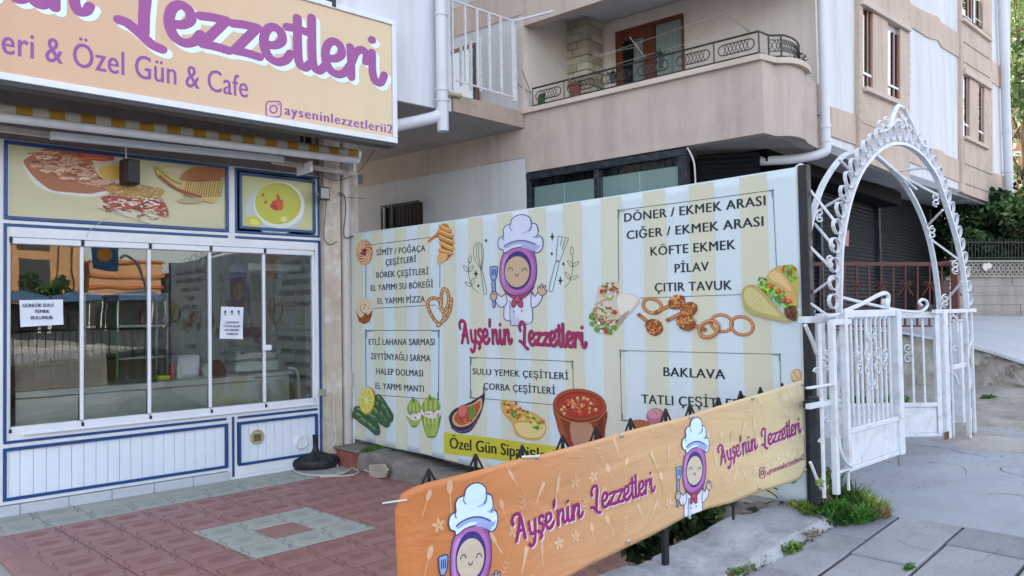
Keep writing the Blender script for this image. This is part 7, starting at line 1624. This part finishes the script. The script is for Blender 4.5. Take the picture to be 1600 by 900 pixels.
for k, (x, y, r_, n_, h_) in enumerate([(1290, 785, .10, 260, .22), (1330, 792, .12, 300, .20), (1362, 800, .10, 220, .16), (1310, 808, .11, 260, .15), (1270, 800, .10, 220, .10), (1345, 812, .10, 200, .12), (1300, 775, .06, 90, .28), (1250, 795, .09, 160, .08), (1378, 808, .06, 110, .10)]):
    c = PZ(x, y, .36); g = G(); grass(g, c, r_, r_*.7, n_, h_, R(.5, 1.1), R(.0035, .007))
    if k in (0, 3, 4, 7): leafcards(g, c+Vector((0, 0, h_*.3)), (r_, r_*.7, h_*.4), 160, .013)
    o = g.build('blades', (M_grass, M_leaf, M_leafy, M_grass, M_leafy, M_grass, M_leaf, M_leafy, M_dry)[k], t, kind='stuff')
patch('weed_tuft', 'small low green weed tuft in the kerb joint at the bottom', (1232, 856), zg(4.1)+.0, .10, .06, 420, .05, (M_leaf, M_leafy), 260, .010, cat='weed')
patch('dry_weed', 'strip of dry straw coloured weed along the kerb joint', (1180, 880), zg(3.8), .20, .035, 260, .035, (M_dry, M_grass), 60, .008, cat='weed', w_=.003)
patch('dry_weed', 'dry litter and straw beside the end of the kerb', (1268, 832), zg(4.4), .12, .05, 240, .04, (M_dry,), 120, .01, cat='weed', w_=.003)
patch('moss_patch', 'bright green moss cushion on the kerb beside the red brick', (588, 702), .195, .17, .10, 700, .05, (M_leaf, M_grass), 900, .012, cat='moss')
patch('moss_patch', 'small dark moss patch low on the kerb face', (563, 716), .1, .05, .07, 60, .03, (M_leafd,), 300, .012, cat='moss')
patch('weed_tuft', 'tiny weed growing in the slab joint near the bottom edge', (1422, 884), zg(4.2), .05, .02, 120, .02, (M_grass,), 40, .006, cat='weed')
for i, (x, y, s_, lb) in enumerate([(1578, 597, .16, 'green weed tuft on the dusty ground below the rubble wall'), (1490, 638, .10, 'small green tuft beside the white post inside the gate'), (1400, 628, .16, 'green weeds seen through the bars of the open gate leaf'), (1345, 630, .18, 'green weeds behind the closed gate leaf'), (1285, 628, .15, 'green weeds behind the left side frame of the arch'), (1500, 634, .07, 'low sparse weed patch right of the gate post'), (1545, 622, .1, 'thin low weeds on the path right of the arch')]):
    patch('weed_tuft', lb, (x, y), .62, s_, s_*.7, 260, .11 if i < 5 else .04, (M_grass, M_leaf), 120, .02, cat='weed')
# broad-leaved plants between the fence and the menu banner
def bush(name, label, c, rad, n, ls, mats, stems=6, cat='bush', broad=False):
    t = thing(name, label, cat, (c[0], c[1], c[2]-rad[2]))
    for m in mats: g = G(); leafcards(g, c, rad, n//len(mats), ls, .62 if broad else .45); g.build('foliage', m, t, kind='stuff')
    g = G()
    for k in range(stems): a = R(0, 6.28); g.tube(cr_([(c[0]+R(-.04, .04), c[1]+R(-.04, .04), c[2]-rad[2]*1.1), (c[0]+rad[0]*.4*math.cos(a), c[1]+rad[1]*.4*math.sin(a), c[2]-rad[2]*.2), (c[0]+rad[0]*.8*math.cos(a), c[1]+rad[1]*.8*math.sin(a), c[2]+rad[2]*.6)], 4), .006, 5)
    g.build('stem', M_bark, t); return t
def at3(x, y, Y): return PY(x, y, Y)
bush('leafy_plant', 'dark broad leaved plant behind the fence under the second emblem', at3(1085, 800, 2.95), (.28, .16, .17), 260, .055, (M_leafd, M_leaf), broad=True)
bush('leafy_plant', 'yellow green leafy weed in front of the dark broad leaves', at3(1130, 795, 2.8), (.13, .08, .12), 500, .018, (M_leafy, M_leaf))
bush('leafy_plant', 'shady creeping leaves in the dark corner left of the fence post', at3(1010, 835, 2.95), (.25, .12, .14), 160, .06, (M_leafd,), broad=True)
bush('leafy_plant', 'mixed green leaves beside the thin fence bar', at3(1168, 778, 3.0), (.2, .14, .12), 420, .03, (M_leaf, M_leafd))
bush('creeper', 'leafy sprigs between the banner post and the white arch', at3(1288, 752, 2.12), (.08, .03, .10), 46, .022, (M_leaf, M_leafy), 3, cat='plant')
tw = thing('dry_shrub', 'bare brown twigs with a few leaves in front of the menu banner', 'shrub', at3(1230, 790, 2.55))
g = G(); g.smooth = True
for P in (((1178, 770), (1195, 765), (1212, 775), (1225, 790)), ((1205, 760), (1215, 765), (1228, 778), (1236, 790)), ((1212, 795), (1225, 780), (1240, 768), (1246, 762)), ((1232, 792), (1236, 775), (1232, 764), (1236, 757)), ((1240, 790), (1248, 782), (1254, 783))): g.tube(cr_([at3(x, y, 2.5) for x, y in P], 4), [.006-.004*i/((len(P)-1)*4) for i in range((len(P)-1)*4+1)], 5)
g.build('twigs', M_bark, tw)
g = G(); leafcards(g, at3(1238, 782, 2.5), (.09, .05, .07), 70, .014); g.build('leaves', pm('dry_dark_leaf', '4A3A3E', '35292C', 9, .8, 0), tw, kind='stuff')
g = G()
for k in range(900):
    x = R(4.3, 6.9); y = R(1.2, 3.0) if x > 4.8 else R(2.08, 2.2); s_ = R(.002, .009); z = zg(x)+.004; a = R(0, 6)
    if y < 1.9-.18*(x-4.8) and x > 4.8: continue
    g.add([(x+s_*math.cos(a+q*1.57), y+s_*math.sin(a+q*1.57), z) for q in range(4)]+[(x, y, z+s_*.9)], [(0, 1, 4), (1, 2, 4), (2, 3, 4), (3, 0, 4)])
g.build('loose_gravel', M_dirt, None, kind='stuff', keep=True)
g = G()
for k in range(700):
    x = R(1.3, 4.35); y = R(2.9, 7.4); s_ = R(.001, .0035); a = R(0, 6)
    g.add([(x+s_*math.cos(a+q*2.1), y+s_*math.sin(a+q*2.1), .0065) for q in range(3)]+[(x, y, .0065+s_)], [(0, 1, 3), (1, 2, 3), (2, 0, 3)])
g.build('terrace_grit', M_conc, None, kind='stuff', keep=True)
# ------------------------------------------------------------------ hedge, trees and houses at the far right
def tree(name, label, base, h, crown, n, ls, mats, tr=.09, clumps=16, cat='tree', group=None):
    t = thing(name, label, cat, base, group=group); b = Vector(base); g = G(); g.smooth = True; top = b+Vector((0, 0, h*.75))
    g.tube(cr_([b, b+Vector((.05, .03, h*.3)), b+Vector((-.04, .05, h*.55)), top], 4), [tr*(1-.7*i/12) for i in range(13)], 8)
    cs = []
    for k in range(clumps):
        a = k*2.4; q = R(.25, 1); cc = b+Vector((0, 0, h-crown[2]))+Vector((crown[0]*q*math.cos(a), crown[1]*q*math.sin(a), crown[2]*R(-.8, .9))); cs.append(cc)
        st = b+Vector((0, 0, h*R(.3, .65))); g.tube(cr_([st, st.lerp(cc, .5)+Vector((0, 0, .1*h*.2)), cc], 3), [tr*.35*(1-.8*i/6) for i in range(7)], 5)
    g.build('trunk', M_bark, t)
    for i, m in enumerate(mats):
        g = G()
        for k, cc in enumerate(cs):
            if k % len(mats) == i: r_ = min(crown)*R(.3, .5); leafcards(g, cc, (r_*1.3, r_*1.3, r_), n//clumps, ls)
        g.build('crown', m, t, kind='stuff')
    return t
M_lf1 = leafm('tree_leaf_mid', '5B7A45', '3C5A30'); M_lf2 = leafm('tree_leaf_pale', '9AAE74', '75905A')
for i, (x, f, h_, w_, lb) in enumerate([(1505, 15.2, 1.75, .8, 'dark green hedge bush beside the end of the apartment'), (1545, 15.6, 1.95, .9, 'tall dark green hedge bush in the middle above the lattice wall'), (1592, 15.0, 1.8, .9, 'dark green hedge bush at the right edge above the lattice wall'), (1650, 15.5, 2.2, 1.1, 'dark green hedge bush just outside the right edge'), (1470, 17, 2.0, 1.0, 'dark hedge bush in shade behind the apartment corner')]):
    b = PF(x, 420, f); b.z = 1.6; tree('hedge_bush', lb, b, h_+.35, (w_, w_*.7, h_*.5), 4200, .06, (M_leafd, M_lf1, M_leafd), .05, 18, cat='bush')
g = G(); a_ = [PF(1350, 450, 13.9), PF(2400, 450, 13.9), PF(2400, 450, 90), PF(1000, 450, 90)]; g.prism([Vector((p.x, p.y, 1.2)) for p in a_], (0, 0, .4)); g.build('upper_ground', M_dirt, kind='structure', keep=True)
b = PF(1612, 430, 19); b.z = 1.5; tree('roadside_tree', 'tall loose yellow green tree at the right edge beyond the apartment', b, 8.6, (1.1, 1.0, 3.4), 5200, .075, (M_lf2, M_lf1, M_lf2), .13, 26)
b = PF(1690, 430, 22); b.z = 1.5; tree('roadside_tree', 'second leafy tree further right beyond the hedge', b, 9.5, (2.0, 1.6, 3.2), 5000, .09, (M_lf1, M_lf2), .15, 26)
hb = thing('brick_apartment', 'ochre brick apartment block far behind the trees at the right edge', 'building', PF(1620, 440, 34))
Mo = pm('ochre_brick', 'B08A66', '9B7656', 6, .9, .3, 30, dirt='C7B9A6', dscale=.5, damt=.5)
for nm, x0, x1, y0, y1, f, d, m in (('wall', 1560, 1900, -260, 470, 34, 6, Mo), ('roof', 1555, 1910, -268, -259, 33.6, 6.8, M_pinkd)): fbox(nm, x0, x1, y0, y1, f, d, m, hb)
for j, y in enumerate((-180, -90, 0, 90, 180, 260)):
    fbox('band', 1560, 1900, y+56, y+64, 33.95, .04, M_cream, hb)
    for i, x in enumerate(range(1572, 1890, 34)):
        g = G(); g.prism([PF(x, y, 33.93), PF(x+16, y, 33.93), PF(x+16, y+38, 33.93), PF(x, y+38, 33.93)], fw*.06); o = g.build('window', M_white, hb)
        for q in (0, 1): h = G(); h.prism([PF(x+1.2+q*7.4, y+1.6, 33.9), PF(x+7.4+q*7.4, y+1.6, 33.9), PF(x+7.4+q*7.4, y+36.5, 33.9), PF(x+1.2+q*7.4, y+36.5, 33.9)], fw*.02); h.build('pane', M_winglass, o)
# rounded balcony of the neighbouring block, just past the downpipe
nb = thing('neighbour_block', 'beige neighbouring block with a rounded balcony and red railing past the downpipe', 'building', PF(1585, 400, 21))
fbox('wall', 1540, 1583, -200, 300, 21.5, 3, M_pinkd, nb)
for y0, y1 in ((96, 170), (-40, 13)):
    g = G(); g.smooth = True; c = PF(1577, y1, 21); a = PF(1577, y0, 21); r_ = (PF(1589, y1, 21)-c).length; g.lathe([(r_*.8, -.12), (r_, 0), (r_, a.z-c.z-.1), (r_*1.08, a.z-c.z-.08), (r_*1.08, a.z-c.z), (.01, a.z-c.z)], c, 22); g.build('balcony', M_pinkd, nb)
    if y0 > 0:
        g = G(); 
        for k in range(22): th = k*2*math.pi/22; u = Vector((math.cos(th), math.sin(th), 0))*r_; g.tube([a+u, a+u+Vector((0, 0, .34))], .012, 4)
        for dz in (.34, .17): g.tube([a+Vector((math.cos(t_)*r_, math.sin(t_)*r_, dz)) for t_ in [k*math.pi/11 for k in range(22)]], .018, 5, closed=True)
        g.build('railing', pm('deep_red_rail', '7C2F33', '652428', 6, .5, .1), nb)
# ------------------------------------------------------------------ other side of the street (what the glass mirrors)
ob = thing('orange_building', 'sunlit orange building with cornices across the street', 'building', (16, -60, 0))
Mor = pm('orange_render', 'B08A68', 'A27D5C', .5, .9, .1); Mord = pm('dark_window_band', '2E3439', '24292E', 1, .3, 0)
g = G(); g.box(2, 19.5, -72, -60, 0, 15); g.build('wall', Mor, ob)
g = G(); g.box(19.51, 25.5, -70, -59, 0, 6.6); g.build('wall', Mor, ob)
for z in (4.2, 5.2, 6.5): g = G(); g.box(19.52, 25.7, -59, -58.8, z, z+.25); g.build('cornice', pm('orange_trim', 'A8673A', '9B5C33', .5, .9, .1), ob)
for x in (3.2, 7.0, 10.8, 14.6): 
    for z in (3.5, 7.5, 11.3): g = G(); g.box(x, x+2.1, -60, -59.9, z, z+3.2); g.build('window', Mord, ob)
for x in (5.6, 9.6, 13.4, 17.4, 18.6): g = G(); g.box(x, x+.5, -59.99, -59.7, 0, 15.1); g.build('pilaster', Mor, ob)
gb = thing('grey_building', 'grey commercial block with a red lettered parapet across the street', 'building', (28, -60, 0))
g = G(); g.box(26, 32, -70, -58, 0, 5.6); g.build('wall', pm('grey_block', '7B8086', '6A6F75', .6, .9, .1), gb)
g = G(); g.box(26.1, 31.9, -57.99, -57.9, 4.9, 5.5); g.build('parapet_panel', pm('red_panel', '8E3B3A', '7A3030', 1, .6, 0), gb)
for x in (26.4, 29.1): g = G(); g.box(x, x+2.3, -57.99, -57.92, 1.8, 4.7); g.build('window', Mord, gb)
for i, x in enumerate((9, 12.5, 16, 20.5)):
    t = thing('market_tent', ['blue market tent at the left of the row across the street', 'blue market tent second in the row across the street', 'blue market tent third in the row across the street', 'blue market tent at the right of the row across the street'][i], 'tent', (x, -50, 0), group='blue market tents across the street')
    g = G(); g.prism([(x-1.8, -51.5, 2.9), (x+1.8, -51.5, 2.9), (x+1.6, -51.5, 3.3), (x, -51.5, 3.7), (x-1.6, -51.5, 3.3)], (0, 3, 0)); g.build('canopy', pm('blue_tarp', '3A5A80', '324E70', 2, .6, .1), t)
    for sx in (-1.7, 1.7):
        for sy in (-51.4, -48.6): g = G(); g.box(x+sx-.03, x+sx+.03, sy-.03, sy+.03, 0, 2.95); g.build('pole', M_alu, t)
for i, (x0, x1, h_) in enumerate([(2, 9.5, 3.1), (9.7, 16.2, 2.7), (16.4, 24, 3.2)]):
    t = thing('added_dark_block', ['added dark block at the left across the street', 'added dark block in the middle across the street', 'added dark block at the right across the street'][i], 'block', ((x0+x1)/2, -52, 0)); g = G(); g.box(x0, x1, -53.5, -52, -.2, h_); g.build('body', Mord, t); g = G(); g.box(x0-.1, x1+.1, -53.6, -51.8, h_+.002, h_+.15); g.build('roof', M_shutc, t)  # plain dark blocks, added to darken the lower part of the glass reflections
for i, (x, y, h_) in enumerate([(11.5, -54, 4.6), (15.5, -55, 5.0), (7.5, -54, 4.3)]): tree('street_tree', ['round street tree between the orange windows', 'taller street tree near the orange corner', 'round street tree at the left across the street'][i], (x, y, 0), h_, (1.6, 1.4, 1.3), 1500, .2, (M_lf1, M_leafd), .14, 12)
sp2 = thing('pole_sign', 'blue pole sign with an orange emblem across the street', 'sign', (7.2, -10, 0))
g = G(); g.bbox(6.75, 7.45, -10.05, -9.95, 3.05, 3.75, .02); g.build('board', pm('blue_board', '2F6E9E', '28618D', 2, .4, 0), sp2)
g = G(); g.smooth = True; g.lathe([(.001, 0), (.2, 0), (.2, .02), (.001, .02)], (7.08, -9.95, 3.5), 20, (0, 1, 0)); g.build('emblem', pm('orange_emblem', 'D98A2A', 'CC7D22', 2, .5, 0), sp2)
g = G(); g.smooth = True; g.tube(cr_([(7.5, -10, 3.4), (7.7, -10, 3.5), (8.1, -10, 3.0), (8.35, -10, 1.8), (8.4, -10, -.5)], 6), .04, 10); g.build('pole', M_conc, sp2)
lp_ = thing('street_fence', 'dark bar fence along the far pavement', 'fence', (9, -9.4, 0))
g = G()
for k in range(90): g.box(3+k*.2, 3.02+k*.2, -9.4, -9.38, .1, 1.3)
g.build('bar', M_black, lp_, kind='stuff'); g = G(); g.box(3, 21, -9.41, -9.37, 1.28, 1.33); g.build('rail', M_black, lp_)

# hairline cracks across slabs and kerb, bits of litter
g = G()
for (x0, y0, a0, n_) in ((3.95, 1.35, 2.2, 9), (4.4, 1.7, 4.0, 8), (3.5, .95, .6, 9), (4.55, 1.25, 2.9, 7)):
    p = Vector((x0, y0, 0)); a = a0
    for i in range(n_):
        q = p+Vector((math.cos(a), math.sin(a), 0))*R(.02, .05); t = (q-p).normalized(); s_ = Vector((-t.y, t.x, 0))*R(.0006, .0014)
        g.add([Vector((v.x, v.y, zg(v.x)+.0108)) for v in (p-s_, p+s_, q+s_, q-s_)], [(0, 1, 2, 3)]); p = q; a += R(-.6, .6)
g.build('slab_cracks', pm('crack_dark', '3F4044'), None, kind='stuff', keep=True)

g = G()
for k in range(900):
    x = R(2.6, 4.45); y = 2.115+.03*math.sin(x*4)*.6+random.gauss(0, .018); s_ = R(.003, .012); z = zg(x)+.004; a = R(0, 6)
    g.add([(x+s_*math.cos(a+q*1.57)*R(.7, 1), y+s_*math.sin(a+q*1.57), z) for q in range(4)]+[(x, y, z+s_*1.1)], [(0, 1, 4), (1, 2, 4), (2, 3, 4), (3, 0, 4)])
g.build('joint_soil', pm('dark_joint_soil', '5E574D', '443E36', 6, 1, .5), None, kind='stuff', keep=True)
for i, (x, y, n_, m) in enumerate([(1215, 866, 120, 0), (1145, 896, 160, 1), (1250, 845, 100, 1), (1195, 874, 90, 0), (1165, 889, 80, 0)]):
    patch('dry_weed', ['sparse green blades just left of the low weed tuft at the kerb joint', 'straw tuft nearest the bottom edge at the kerb joint', 'straw blades between the low weed tuft and the kerb end', 'thin green blades lower along the kerb joint', 'few green blades among the straw near the bottom edge'][i], (x, y), zg(3.9), .07, .03, n_, .045, (M_dry, M_grass) if m else (M_grass, M_dry), 30, .008, cat='weed', w_=.003)
